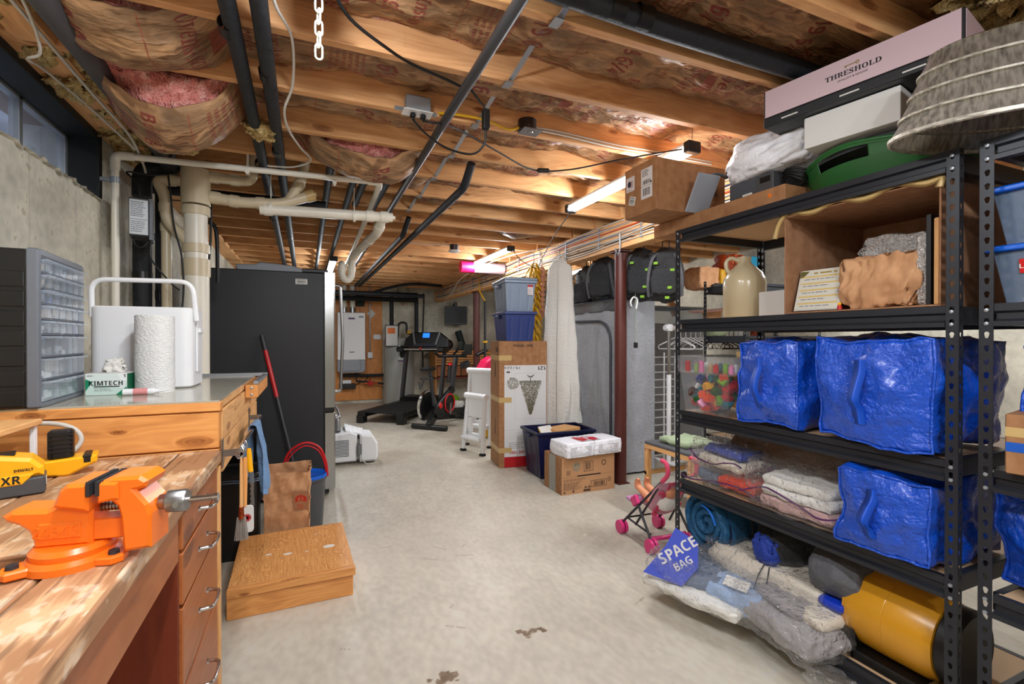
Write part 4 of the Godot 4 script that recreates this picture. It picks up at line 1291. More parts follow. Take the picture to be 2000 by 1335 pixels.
func bench_area() -> void:
	var b: MB
	# ---- lower bench
	var bn := thing("workbench", "worn wooden workbench with scraped top and brown drawers, in the left foreground", "workbench")
	b = MB.new()
	b.bx(-0.95, -0.60, 0.853, 0.895, -1.795, 1.2, 0.004)
	b.bx(-0.597, -0.37, 0.853, 0.895, -1.795, -1.04, 0.004)
	b.bx(-0.597, -0.37, 0.853, 0.893, -0.97, 1.2, 0.004)
	b.bx(-0.597, -0.37, 0.83, 0.868, -1.04, -0.97, 0.002)
	b.bx(-0.367, -0.257, 0.853, 0.895, -1.795, 1.2, 0.006)
	obj("bench_top", b, M.worn_top, bn)
	b = MB.new()
	b.bx(-0.29, -0.266, 0.752, 0.851, -1.28, 1.2, 0.003)
	obj("apron", b, M.brown_wood, bn)
	b = MB.new()
	b.bx(-0.93, -0.27, 0.0, 0.85, -1.305, -1.287, 0.001)
	b.bx(-0.93, -0.27, 0.0, 0.85, -1.775, -1.757, 0.001)
	b.bx(-0.945, -0.93, 0.0, 0.85, -1.775, 1.2, 0.001)
	b.bx(-0.93, -0.285, 0.04, 0.06, -1.757, -1.305, 0.001)
	b.bx(-0.93, -0.27, 0.0, 0.85, -0.02, 0.0, 0.001)
	obj("carcass", b, M.dark_wood, bn)
	for q in [[0.768, 0.846], [0.642, 0.76], [0.446, 0.634], [0.09, 0.438]]:
		b = MB.new()
		b.bx(-0.288, -0.262, q[0], q[1], -1.752, -1.30, 0.003)
		var dr := obj("drawer_front", b, M.brown_wood, bn)
		var yc: float = (q[0] + q[1]) / 2 if q[1] > 0.6 else q[1] - 0.1
		b = MB.new()
		b.tube(bent([V(-0.262, yc, -1.585), V(-0.232, yc, -1.58), V(-0.228, yc, -1.53), V(-0.232, yc, -1.48), V(-0.262, yc, -1.475)], 0.03), 0.0048, 10)
		for z in [-1.585, -1.475]: b.lathe([Vector2(0, 0), Vector2(0.008, 0), Vector2(0.006, 0.004), Vector2(0, 0.004)], 14, V(-0.262, yc, z), Basis(V(0, 1, 0), V(1, 0, 0), V(0, 0, -1)))
		obj("bow_handle", b, M.chrome, dr)
	# ---- raised section
	var rs := thing("raised_bench", "raised pine bench section with a plank riser, holding the drawer organizer and the white box", "bench", V(0, 0, 0))
	b = MB.new()
	b.bx(-0.95, -0.262, 0.898, 1.015, -1.838, -1.80, 0.004)
	obj("riser_plank", b, M.orange_wood, rs)
	b = MB.new()
	b.bx(-0.95, -0.257, 1.017, 1.048, -1.842, -1.797, 0.004)
	obj("edge_strip", b, M.orange_wood, rs)
	b = MB.new()
	b.bx(-0.95, -0.262, 1.022, 1.047, -3.0, -1.842, 0.002)
	obj("top_board", b, M.pale_wood, rs)
	b = MB.new()
	b.bx(-0.95, -0.262, 0.845, 0.895, -1.85, -1.80, 0.003)
	obj("ledger", b, M.orange_wood, rs)
	for q in [[0.915, 1.016], [0.81, 0.912]]:
		b = MB.new()
		b.bx(-0.284, -0.258, q[0], q[1], -3.0, -1.84, 0.003)
		obj("side_board", b, M.pale_wood, rs)
	b = MB.new()
	b.bx(-0.258, -0.206, 0.985, 1.045, -3.02, -2.455, 0.004)
	obj("side_ledge", b, M.orange_wood, rs)
	for y in [1.0, 1.03]:
		b = MB.new()
		b.lathe([Vector2(0, 0.003), Vector2(0.006, 0.0), Vector2(0.006, -0.001), Vector2(0, -0.001)], 12, V(-0.232, y, -2.454), Basis(V(1, 0, 0), V(0, 0, 1), V(0, -1, 0)))
		obj("bolt_head", b, M.zinc, rs)
	b = MB.new()
	b.bx(-0.945, -0.262, 1.047, 1.053, -2.96, -1.80, 0.001)
	var gl := mat("sheet_top", Color(0.68, 0.66, 0.60), 0.12)
	obj("laminate_sheet", b, gl, rs)
	b = MB.new()
	b.bx(-0.945, -0.205, 1.048, 1.066, -3.02, -2.985, 0.002)
	b.bx(-0.225, -0.205, 1.046, 1.062, -2.985, -2.46, 0.002)
	obj("metal_lip", b, M.zinc, rs)
	b = MB.new()
	b.bx(-0.30, -0.258, 0.0, 0.843, -1.80, -1.777, 0.003)
	obj("corner_post", b, M.pale_wood, rs)
	b = MB.new()
	b.bx(-0.945, -0.89, 0.0, 0.85, -3.0, -2.95, 0.003)
	obj("rear_leg", b, M.pale_wood, rs)
	# ---- parts organizer: five rows of six small drawers, three rows of three
	var og := thing("drawer_organizer", "black and grey organizer of small clear drawers full of hardware on the raised bench", "organizer", V(-0.718, 1.053, -1.983), 4.4)
	b = MB.new()
	var rowy := [0.0, 0.058, 0.115, 0.172, 0.228, 0.284, 0.340, 0.397, 0.455]
	b.bx(-0.20, -0.012, 0.0, 0.455, -0.185, 0.19, 0.006)
	for k in 7: b.bx(-0.203, -0.03, rowy[k] + 0.003, rowy[k + 1] - 0.004, -0.188, 0.1935, 0.006)
	obj("casing", b, M.black_plastic, og)
	b = MB.new()
	b.bx(-0.03, 0.0, 0.0, 0.458, 0.176, 0.198, 0.006)
	b.bx(-0.03, 0.0, 0.0, 0.458, -0.195, -0.178, 0.006)
	b.bx(-0.03, 0.0, 0.438, 0.458, -0.178, 0.176, 0.003)
	b.bx(-0.03, 0.002, 0.0, 0.014, -0.178, 0.176, 0.003)
	var ys := []
	var y := 0.016
	for k in 3:
		ys.append([y, y + 0.062, 3]); y += 0.066
		b.bx(-0.03, 0.001, y - 0.004, y, -0.178, 0.176, 0.001)
	for k in 5:
		ys.append([y, y + 0.041, 6]); y += 0.0447
		b.bx(-0.03, 0.001, y - 0.004, y, -0.178, 0.176, 0.001)
	obj("frame", b, mat("organizer_grey", Color(0.40, 0.42, 0.45), 0.45), og)
	var cr := RandomNumberGenerator.new()
	cr.seed = 12
	var fill := ["steel", "bronze", "white_plastic", "grey_plastic", "tape_tan", "print_blue", "bubble_wrap"]
	var drm := clear("drawer_clear", Color(0.74, 0.80, 0.86), 0.2, 0.12)
	for q in ys:
		var wd: float = 0.354 / q[2]
		for k in q[2]:
			var z0: float = -0.178 + wd * k
			b = MB.new()
			b.bx(-0.008, 0.004, q[0] + 0.001, q[1] - 0.002, z0 + 0.002, z0 + wd - 0.002, 0.002)
			b.bx(-0.004, 0.016, q[1] - 0.010, q[1] - 0.003, z0 + 0.004, z0 + wd - 0.004, 0.002)
			var d := obj("small_drawer", b, drm, og)
			b = MB.new()
			for s in 3: b.box(V(-0.016, q[0] + 0.004 + cr.randf() * 0.018, z0 + wd * (0.25 + 0.25 * s)), V(0.012, 0.012 + cr.randf() * 0.016, wd * 0.24), 0.002)
			obj("hardware", b, M[fill[cr.randi() % fill.size()]], d)
	# ---- white box with swing handle
	var wb := thing("handled_box", "white lidless plastic box with a big swing handle, standing behind the paper towel", "box", V(-0.60, 1.053, -2.43))
	b = MB.new()
	b.prism(rrect(0.335, 0.24, 0.035, 6), 0.325, 0.006, V(0, 0.1645, 0), Basis(V(1, 0, 0), V(0, 0, 1), V(0, -1, 0)))
	obj("body", b, M.white_plastic, wb)
	b = MB.new()
	b.bx(0.1675, 0.176, 0.06, 0.27, -0.03, 0.05, 0.003)
	b.bx(0.174, 0.185, 0.225, 0.245, -0.02, 0.04, 0.003)
	obj("latch", b, M.white_plastic, wb)
	b = MB.new()
	b.tube(bent([V(-0.163, 0.285, 0.095), V(-0.165, 0.43, 0.095), V(0.165, 0.435, 0.095), V(0.178, 0.275, 0.085)], 0.05, 7), 0.0095, 12)
	obj("swing_handle", b, M.white_plastic, wb)
	b = MB.new()
	b.lathe([Vector2(0, 0.003), Vector2(0.006, 0.002), Vector2(0.007, 0), Vector2(0, 0)], 14, V(0.06, 0.02, 0.121), Basis(V(1, 0, 0), V(0, 0, 1), V(0, -1, 0)))
	obj("drain_screw", b, M.steel, wb)
	# ---- paper towel
	var pt := thing("paper_towel_roll", "upright roll of white paper towel in front of the white box", "paper towel", V(-0.53, 1.053, -2.20))
	b = MB.new()
	var nz := noise(33, 1.0, 2)
	b.grid(48, 40, func(u, v):
		var a: float = TAU * u
		var rr := 0.062 + 0.0012 * nz.get_noise_3d(cos(a) * 6.0, v * 22.0, sin(a) * 6.0)
		return V(cos(a) * rr, 0.285 * v, sin(a) * rr), 1, 1, true, true)
	b.lathe([Vector2(0.062, 0.285), Vector2(0.058, 0.288), Vector2(0.021, 0.287), Vector2(0.021, 0.25)], 30)
	b.lathe([Vector2(0.0, 0.001), Vector2(0.062, 0.0)], 30)
	var qm := bumped(tripl(mat("quilted_paper", Color(0.88, 0.88, 0.87), 0.9), 7.0), get_meta("fold"), 0.25)
	obj("sheets", b, qm, pt)
	b = MB.new()
	b.lathe([Vector2(0.020, 0.01), Vector2(0.020, 0.286), Vector2(0.018, 0.286), Vector2(0.018, 0.01)], 20)
	obj("core", b, M.cardboard, pt)
	# ---- wipes carton
	var kt := thing("wipes_carton", "small green and white wipes carton with a tissue puffing out, beside the paper towel", "carton", V(-0.653, 1.053, -2.165))
	b = MB.new()
	b.bx(-0.059, 0.059, 0, 0.078, -0.055, 0.045, 0.002)
	obj("carton", b, M.box_white, kt)
	var im := blank(240, 160, Color(0.86, 0.90, 0.88))
	var gr := Color(0.03, 0.52, 0.36)
	fill_poly(im, poly([0, 160, 0, 62, 60, 60, 130, 92, 240, 120, 240, 160]), Color(0.78, 0.86, 0.83))
	fill_poly(im, poly([0, 40, 40, 60, 0, 130]), gr)
	fill_poly(im, poly([240, 0, 240, 60, 205, 48, 180, 0]), Color(0.92, 0.94, 0.93))
	fill_poly(im, poly([175, 160, 240, 100, 240, 160]), gr)
	print_on(im, "KIMTECH", 118, 72, 34, Color(0.05, 0.06, 0.06), font("Droid Sans", true))
	im.fill_rect(Rect2i(48, 94, 150, 8), Color(0.05, 0.06, 0.06))
	scribble(im, 50, 110, 110, 3, 9, 3, Color(0.35, 0.4, 0.38), 8)
	print_on(im, "1", 226, 20, 24, Color(0.05, 0.05, 0.05), font("Droid Sans", true))
	scribble(im, 8, 14, 46, 1, 5, 5, Color(0.2, 0.2, 0.2), 5)
	decal(kt, "printed_front", V(0, 0.039, 0.0452), Vector3.RIGHT, Vector3.UP, 0.117, 0.076, tmat("wipes_print", itex(im), 0.45))
	b = MB.new()
	b.bx(0.0592, 0.0598, 0.003, 0.075, -0.053, 0.043, 0)
	obj("green_side", b, mat("carton_green", Color(0.02, 0.40, 0.26), 0.5), kt)
	b = MB.new()
	b.soft(V(0.01, 0.095, -0.01), V(0.05, 0.05, 0.03), 0.6, func(w, q): return w * (1.0 + 0.6 * nz.get_noise_3dv(w * 50.0)), 12)
	obj("tissue", b, M.paper, kt, true)
	# ---- glue tube
	var gt := thing("glue_tube", "little white and pink tube lying in front of the paper towel", "tube", V(-0.545, 1.065, -2.085))
	b = MB.new()
	b.tube([V(-0.05, 0, 0), V(-0.045, 0, 0), V(0.04, 0, 0)], 0.0115, 14)
	obj("barrel", b, M.white_plastic, gt)
	b = MB.new()
	b.tube([V(-0.02, 0, 0), V(0.022, 0, 0)], 0.0119, 14, false)
	obj("pink_band", b, mat("pale_pink", Color(0.85, 0.55, 0.55), 0.5), gt)
	b = MB.new()
	b.tube([V(0.04, 0, 0), V(0.052, 0, 0), V(0.056, 0, 0), V(0.068, 0, 0)], 0.01, 12, true, [0.0085, 0.0085, 0.004, 0.003])
	obj("nozzle", b, M.white_plastic, gt)
	# ---- vise
	var vs := thing("bench_vise", "bright orange bench vise with steel screw, bolted at the bench edge", "vise", V(-0.346, 0.895, -0.99), -8)
	vs.scale = V(0.77, 0.86, 0.86)
	b = MB.new()
	b.lathe([Vector2(0, 0.0), Vector2(0.078, 0.0), Vector2(0.078, 0.012), Vector2(0.072, 0.02), Vector2(0.0, 0.02)], 36)
	for a in [20, 140, 260]:
		var dv := V(cos(deg_to_rad(a)), 0, sin(deg_to_rad(a)))
		b.prism(poly([0, -0.03, 0.075, -0.026, 0.103, -0.02, 0.112, 0.0, 0.103, 0.02, 0.075, 0.026, 0, 0.03]), 0.015, 0.003, V(0, 0.0078, 0), Basis(dv, V(0, 1, 0).cross(dv), V(0, 1, 0)))
	obj("base", b, M.vise_orange, vs)
	for a in [20, 140, 260]:
		var dv := V(cos(deg_to_rad(a)), 0, sin(deg_to_rad(a)))
		b = MB.new()
		b.lathe([Vector2(0, 0.022), Vector2(0.010, 0.022), Vector2(0.011, 0.015), Vector2(0.016, 0.0152), Vector2(0, 0.0152)], 6, dv * 0.09)
		obj("bolt", b, M.gunmetal, vs)
	b = MB.new()
	b.lathe([Vector2(0.0, 0.02), Vector2(0.068, 0.02), Vector2(0.07, 0.03), Vector2(0.062, 0.038), Vector2(0, 0.038)], 36)
	b.prism(poly([-0.052, 0.034, 0.045, 0.034, 0.048, 0.12, 0.040, 0.126, 0.014, 0.13, -0.004, 0.116, -0.03, 0.105, -0.088, 0.108, -0.105, 0.098, -0.098, 0.088, -0.078, 0.08, -0.062, 0.068, -0.056, 0.054]), 0.066, 0.007, V(0, 0, 0.0))
	b.prism(poly([-0.012, 0.112, 0.048, 0.10, 0.048, 0.152, 0.012, 0.152, 0.0, 0.142]), 0.098, 0.006)
	b.bx(-0.045, 0.03, 0.05, 0.082, -0.036, 0.036, 0.004)
	obj("fixed_jaw", b, M.vise_orange, vs)
	var wd := word(vs, "cast_number", "24545", V(-0.012, 0.066, 0.0365), Vector3.RIGHT, Vector3.UP, 0.02, M.vise_orange, font("Droid Sans Mono", true), 1.0, 0.002)
	b = MB.new()
	b.prism(poly([0.064, 0.118, 0.064, 0.152, 0.086, 0.158, 0.135, 0.158, 0.15, 0.148, 0.146, 0.136, 0.128, 0.132, 0.15, 0.105, 0.155, 0.085, 0.155, 0.022, 0.105, 0.018, 0.10, 0.085, 0.095, 0.104, 0.084, 0.114]), 0.084, 0.006)
	b.prism(poly([0.064, 0.114, 0.10, 0.12, 0.10, 0.15, 0.064, 0.152]), 0.098, 0.004)
	obj("sliding_jaw", b, M.vise_orange, vs)
	b = MB.new()
	b.bx(0.03, 0.112, 0.04, 0.078, -0.024, 0.024, 0.003)
	obj("slide_bar", b, M.vise_orange, vs)
	b = MB.new()
	var pr := [Vector2(0.0, 0.0)]
	for k in 12:
		pr.append(Vector2(0.0085, k * 0.006 + 0.001)); pr.append(Vector2(0.0085, k * 0.006 + 0.003)); pr.append(Vector2(0.0065, k * 0.006 + 0.004)); pr.append(Vector2(0.0065, k * 0.006 + 0.006))
	b.lathe(pr, 16, V(0.035, 0.095, 0), Basis(V(0, 0, 1), V(1, 0, 0), V(0, 1, 0)))
	obj("screw", b, M.steel, vs)
	b = MB.new()
	b.lathe([Vector2(0, 0), Vector2(0.014, 0), Vector2(0.015, 0.012), Vector2(0.021, 0.016), Vector2(0.0215, 0.05), Vector2(0.019, 0.054), Vector2(0, 0.054)], 26, V(0.154, 0.095, 0), Basis(V(0, 0, 1), V(1, 0, 0), V(0, 1, 0)))
	obj("screw_head", b, M.steel, vs)
	b = MB.new()
	b.tube([V(0.19, 0.094, -0.03), V(0.19, 0.094, 0.02), V(0.195, 0.095, 0.03)], 0.0055, 10)
	b.tube([V(0.20, 0.095, 0.0), V(0.255, 0.096, -0.002), V(0.257, 0.096, -0.002), V(0.267, 0.096, -0.002)], 0.006, 12, true, [0.006, 0.006, 0.0085, 0.0085])
	obj("tommy_bar", b, M.chrome, vs)
	for q in [[0.049, "jaw_plate"], [0.065, "jaw_plate"]]:
		b = MB.new()
		b.bx(q[0] - 0.004, q[0] + 0.004, 0.128, 0.1535, -0.05, 0.05, 0.001)
		for k in 14: b.bx(q[0] - 0.005, q[0] + 0.005, 0.13, 0.1545, -0.048 + k * 0.007, -0.0445 + k * 0.007, 0.0005)
		obj(q[1], b, M.gunmetal, vs)
	# ---- battery and tool adapter
	var bt := thing("tool_battery", "yellow and black cordless tool battery nearest the vise", "battery", V(-0.625, 0.895, -1.46), 20)
	b = MB.new()
	b.bx(-0.065, 0.058, 0.0, 0.042, -0.045, 0.045, 0.006)
	obj("black_base", b, M.electronics_grey, bt)
	b = MB.new()
	b.prism(poly([-0.064, 0.042, 0.055, 0.042, 0.055, 0.062, 0.035, 0.084, -0.015, 0.095, -0.055, 0.09, -0.064, 0.07]), 0.086, 0.008)
	b.prism(poly([-0.03, 0.028, 0.02, 0.028, 0.04, 0.05, -0.02, 0.05]), 0.093, 0.002)
	obj("yellow_shell", b, M.yellow_plastic, bt)
	b = MB.new()
	b.bx(-0.03, 0.008, 0.091, 0.0965, -0.025, 0.02, 0.002)
	for k in 4: b.bx(-0.055 + k * 0.01, -0.051 + k * 0.01, 0.052, 0.07, 0.043, 0.0445, 0)
	obj("contact_slot", b, M.black_plastic, bt)
	var sb := font("Droid Sans", true)
	word(bt, "lettering", "20V", V(-0.03, 0.02, 0.0452), Vector3.RIGHT, Vector3.UP, 0.012, M.box_white, sb)
	word(bt, "lettering", "XR", V(0.002, 0.04, 0.0468), Vector3.RIGHT, Vector3.UP, 0.018, M.print_black, sb)
	word(bt, "lettering", "DEWALT", V(0.022, 0.060, 0.0436), Vector3.RIGHT, Vector3.UP, 0.006, M.print_black, sb)
	word(bt, "lettering", "6", V(0.0585, 0.025, 0.02), V(0, 0, -1), Vector3.UP, 0.022, M.box_white, sb)
	var ad := thing("battery_adapter", "black battery tower on a yellow foot beside the grey cable", "battery adapter", V(-0.585, 0.895, -1.63), 15)
	b = MB.new()
	b.prism(poly([-0.055, 0.018, -0.045, 0.006, -0.005, 0.0, 0.005, 0.0, 0.06, 0.028, 0.062, 0.048, -0.055, 0.042]), 0.07, 0.005)
	obj("yellow_foot", b, M.yellow_plastic, ad)
	b = MB.new()
	b.prism(rrect(0.052, 0.046, 0.012), 0.075, 0.005, V(-0.012, 0.08, 0), Basis(V(1, 0, 0), V(0, 0, 1), V(0, -1, 0)))
	for k in 5: b.bx(-0.036, 0.012, 0.060 + k * 0.011, 0.065 + k * 0.011, -0.0245, 0.0245, 0.001)
	b.bx(0.032, 0.05, 0.028, 0.05, -0.036, 0.036, 0.003)
	obj("tower", b, M.black_plastic, ad)
	# ---- small stand and leads at the left edge
	var sd := thing("desk_stand", "small wooden desk stand on white legs at the left edge of the bench", "stand", V(-0.795, 0.895, -1.60))
	b = MB.new()
	b.bx(-0.085, 0.125, 0.122, 0.138, -0.12, 0.13, 0.003)
	obj("stand_board", b, M.pale_wood, sd)
	for z in [-0.105, 0.1]:
		b = MB.new()
		b.bx(0.105, 0.117, 0.0, 0.122, z - 0.008, z + 0.008, 0.002)
		obj("leg", b, M.white_plastic, sd)
	b = MB.new()
	b.lathe([Vector2(0, 0), Vector2(0.05, 0.0), Vector2(0.054, 0.01), Vector2(0.04, 0.018), Vector2(0, 0.02)], 26, V(-0.80, 0.94, -1.64))
	b.lathe([Vector2(0, 0), Vector2(0.03, 0.0), Vector2(0.03, 0.045), Vector2(0, 0.045)], 20, V(-0.80, 0.895, -1.64))
	tag(obj("charging_dock", b, M.black_plastic), "round black dock tucked under the desk stand", "dock")
	b = MB.new()
	b.lathe([Vector2(0, 0), Vector2(0.032, 0.0), Vector2(0.034, 0.02), Vector2(0.022, 0.034), Vector2(0, 0.036)], 24, V(-0.80, 1.033, -1.58))
	tag(obj("webcam", b, M.black_plastic), "dark rounded gadget sitting on the desk stand", "gadget")
	b = MB.new()
	b.prism(rrect(0.07, 0.05, 0.012), 0.035, 0.005, V(-0.85, 0.96, -1.72), Basis(V(1, 0, 0), V(0, 0, 1), V(0, -1, 0)))
	tag(obj("power_brick", b, M.silver_plastic), "grey power brick under the desk stand", "power brick")
	cord("grey_hose", "thick pale grey cable looping on the bench in front of the riser", [V(-0.86, 1.0, -1.76), V(-0.76, 1.012, -1.765), V(-0.67, 1.012, -1.765), V(-0.615, 0.992, -1.76), V(-0.60, 0.955, -1.755), V(-0.635, 0.915, -1.74), V(-0.70, 0.902, -1.73), V(-0.78, 0.902, -1.71)], 0.0065, "white_cable")
	cord("electric_cable", "thin black lead from the grey power brick to the bench", [V(-0.83, 0.965, -1.70), V(-0.79, 0.97, -1.69), V(-0.745, 0.94, -1.69), V(-0.735, 0.90, -1.68)], 0.003, "black_cable")
	# ---- rail with hooks on the side, and what hangs there
	var rl := thing("utensil_rail", "chrome rail with hooks fixed on the side of the raised bench", "rail", V(0, 0, 0))
	b = MB.new()
	b.tube([V(-0.212, 0.877, -1.81), V(-0.208, 0.877, -2.62)], 0.0085, 12)
	obj("bar", b, M.chrome, rl)
	for z in [-1.815, -2.6]:
		b = MB.new()
		b.bx(-0.257, -0.205, 0.866, 0.888, z - 0.002, z + 0.002, 0.0)
		b.bx(-0.2575, -0.254, 0.83, 0.925, z - 0.012, z + 0.012, 0.001)
		obj("bracket", b, M.steel, rl)
	for z in [-1.855, -1.87, -1.89, -1.96]:
		b = MB.new()
		var ring := []
		for s in 14: ring.append(V(-0.21 + 0.011 * sin(s * 0.42), 0.868 + 0.02 * cos(s * 0.42), z + 0.0015 * s))
		b.tube(ring, 0.0018, 6)
		obj("hook", b, M.chrome, rl)
	var br := thing("basting_brush", "long wooden brush with copper ferrule hanging from the rail, bristles down", "brush", V(-0.205, 0.85, -1.84))
	b = MB.new()
	b.tube([V(0, 0, 0), V(0, -0.02, 0), V(0, -0.15, 0), V(0, -0.165, 0)], 0.008, 10, true, [0.006, 0.009, 0.011, 0.012], 0.5)
	obj("handle", b, M.pale_wood, br)
	b = MB.new()
	for k in 5: b.tube([V(0, -0.162 - k * 0.008, 0), V(0, -0.169 - k * 0.008, 0)], 0.0135 + 0.0006 * k, 12, true, [], 0.55)
	obj("ferrule", b, M.copper, br)
	b = MB.new()
	for k in 60:
		var a := k * 2.399
		var rr := sqrt(k / 60.0)
		b.tube([V(cos(a) * rr * 0.013, -0.198, sin(a) * rr * 0.007), V(cos(a) * rr * 0.022, -0.275, sin(a) * rr * 0.012)], 0.0011, 4, false, [0.0011, 0.0007])
	tag(obj("bristles", b, mat("bristle", Color(0.62, 0.58, 0.54), 0.8), br), "", "", "", "stuff")
	var sp := thing("spatula", "wooden-handled spatula with a white blade and red flower hanging beside the brush", "spatula", V(-0.20, 0.84, -1.895))
	b = MB.new()
	b.tube([V(0, 0, 0), V(0, -0.06, 0), V(0, -0.17, 0)], 0.007, 10, true, [0.007, 0.0085, 0.006])
	obj("handle", b, M.orange_wood, sp)
	b = MB.new()
	b.prism(rrect(0.042, 0.095, 0.012), 0.006, 0.002, V(0.006, -0.215, 0))
	obj("blade", b, M.box_white, sp)
	b = MB.new()
	for k in 6: b.box(V(0.006, -0.21, 0.0035), V(0.004, 0.028, 0.001), 0.0, Basis(V(0, 0, 1), k * PI / 6))
	obj("red_flower", b, M.red_print, sp)
	var kn := thing("carving_saw", "yellow-handled serrated pumpkin saw hanging from the rail", "saw", V(-0.196, 0.852, -1.985))
	b = MB.new()
	b.tube([V(0, 0, 0), V(0, -0.01, 0), V(0.004, -0.075, 0), V(0.006, -0.085, 0)], 0.011, 12, true, [0.008, 0.012, 0.013, 0.012], 0.7)
	obj("yellow_grip", b, M.yellow_plastic, kn)
	b = MB.new()
	b.tube([V(0.006, -0.085, 0), V(0.008, -0.125, 0)], 0.0125, 12, true, [], 0.7)
	obj("grey_collar", b, M.grey_plastic, kn)
	b = MB.new()
	var sawp := [0.004, -0.125]
	for k in 9:
		sawp += [0.002 + 0.004 * (k % 2), -0.13 - k * 0.009]
	sawp += [0.008, -0.215, 0.017, -0.21, 0.015, -0.16, 0.016, -0.125]
	b.prism(poly(sawp), 0.0018, 0.0)
	obj("blade", b, M.steel, kn)
	var rag := thing("blue_rag", "pale blue rag draped over the far end of the rail", "rag", V(-0.207, 0.89, -2.33))
	b = MB.new()
	var nr := noise(66, 1.0, 3)
	b.sheet(14, 34, func(u, v):
		var s: float = v * 0.56 - 0.24
		var side := 1.0 if s > 0 else -1.0
		var dn: float = maxf(absf(s) - 0.018, 0.0)
		var w: float = 0.16 * (1.0 - 0.25 * dn) * (u - 0.5)
		return V(side * (0.013 + 0.018 * dn / 0.2 + 0.016 * sin(u * 14.0 + s * 6.0) * minf(dn * 8, 1)) if absf(s) > 0.018 else s * 0.8, -dn * 0.98 + 0.004, w + 0.02 * nr.get_noise_2d(s * 7.0, u)), 0.0025)
	obj("cloth", b, M.denim_rag, rag)
	# ---- step platform
	var stp := thing("step_platform", "low plywood step platform with paint spots on the floor by the bench", "step", V(-0.065, 0, -2.76), 1.5)
	b = MB.new()
	b.bx(-0.272, 0.268, 0.118, 0.142, -0.31, 0.297, 0.003)
	obj("plywood_top", b, M.plywood, stp)
	for q in [[-0.275, 0.272, 0.10, 0.140, 0.298, 0.322], [-0.275, 0.262, 0.0, 0.098, 0.285, 0.31], [-0.275, 0.262, 0.0, 0.116, -0.31, -0.28], [-0.273, -0.24, 0.0, 0.116, -0.28, 0.284], [0.235, 0.262, 0.0, 0.116, -0.28, 0.284]]:
		b = MB.new()
		b.bx(q[0], q[1], q[2], q[3], q[4], q[5], 0.003)
		obj("frame_board", b, M.orange_wood, stp)
	b = MB.new()
	for q in [[-0.03, 0.03, 0.022, 0.012], [-0.12, 0.0, 0.015, 0.009], [0.06, 0.04, 0.01, 0.005], [0.17, 0.02, 0.03, 0.02], [0.11, -0.18, 0.006, 0.006], [0.13, -0.19, 0.004, 0.004]]:
		b.lathe([Vector2(0, 0.0008), Vector2(1.0, 0.0)], 14, V(q[0], 0.1421, q[1]), Basis(V(q[2], 0, 0), V(0, 1, 0), V(0, 0, q[3])))
	obj("paint_spots", b, M.paper, stp)

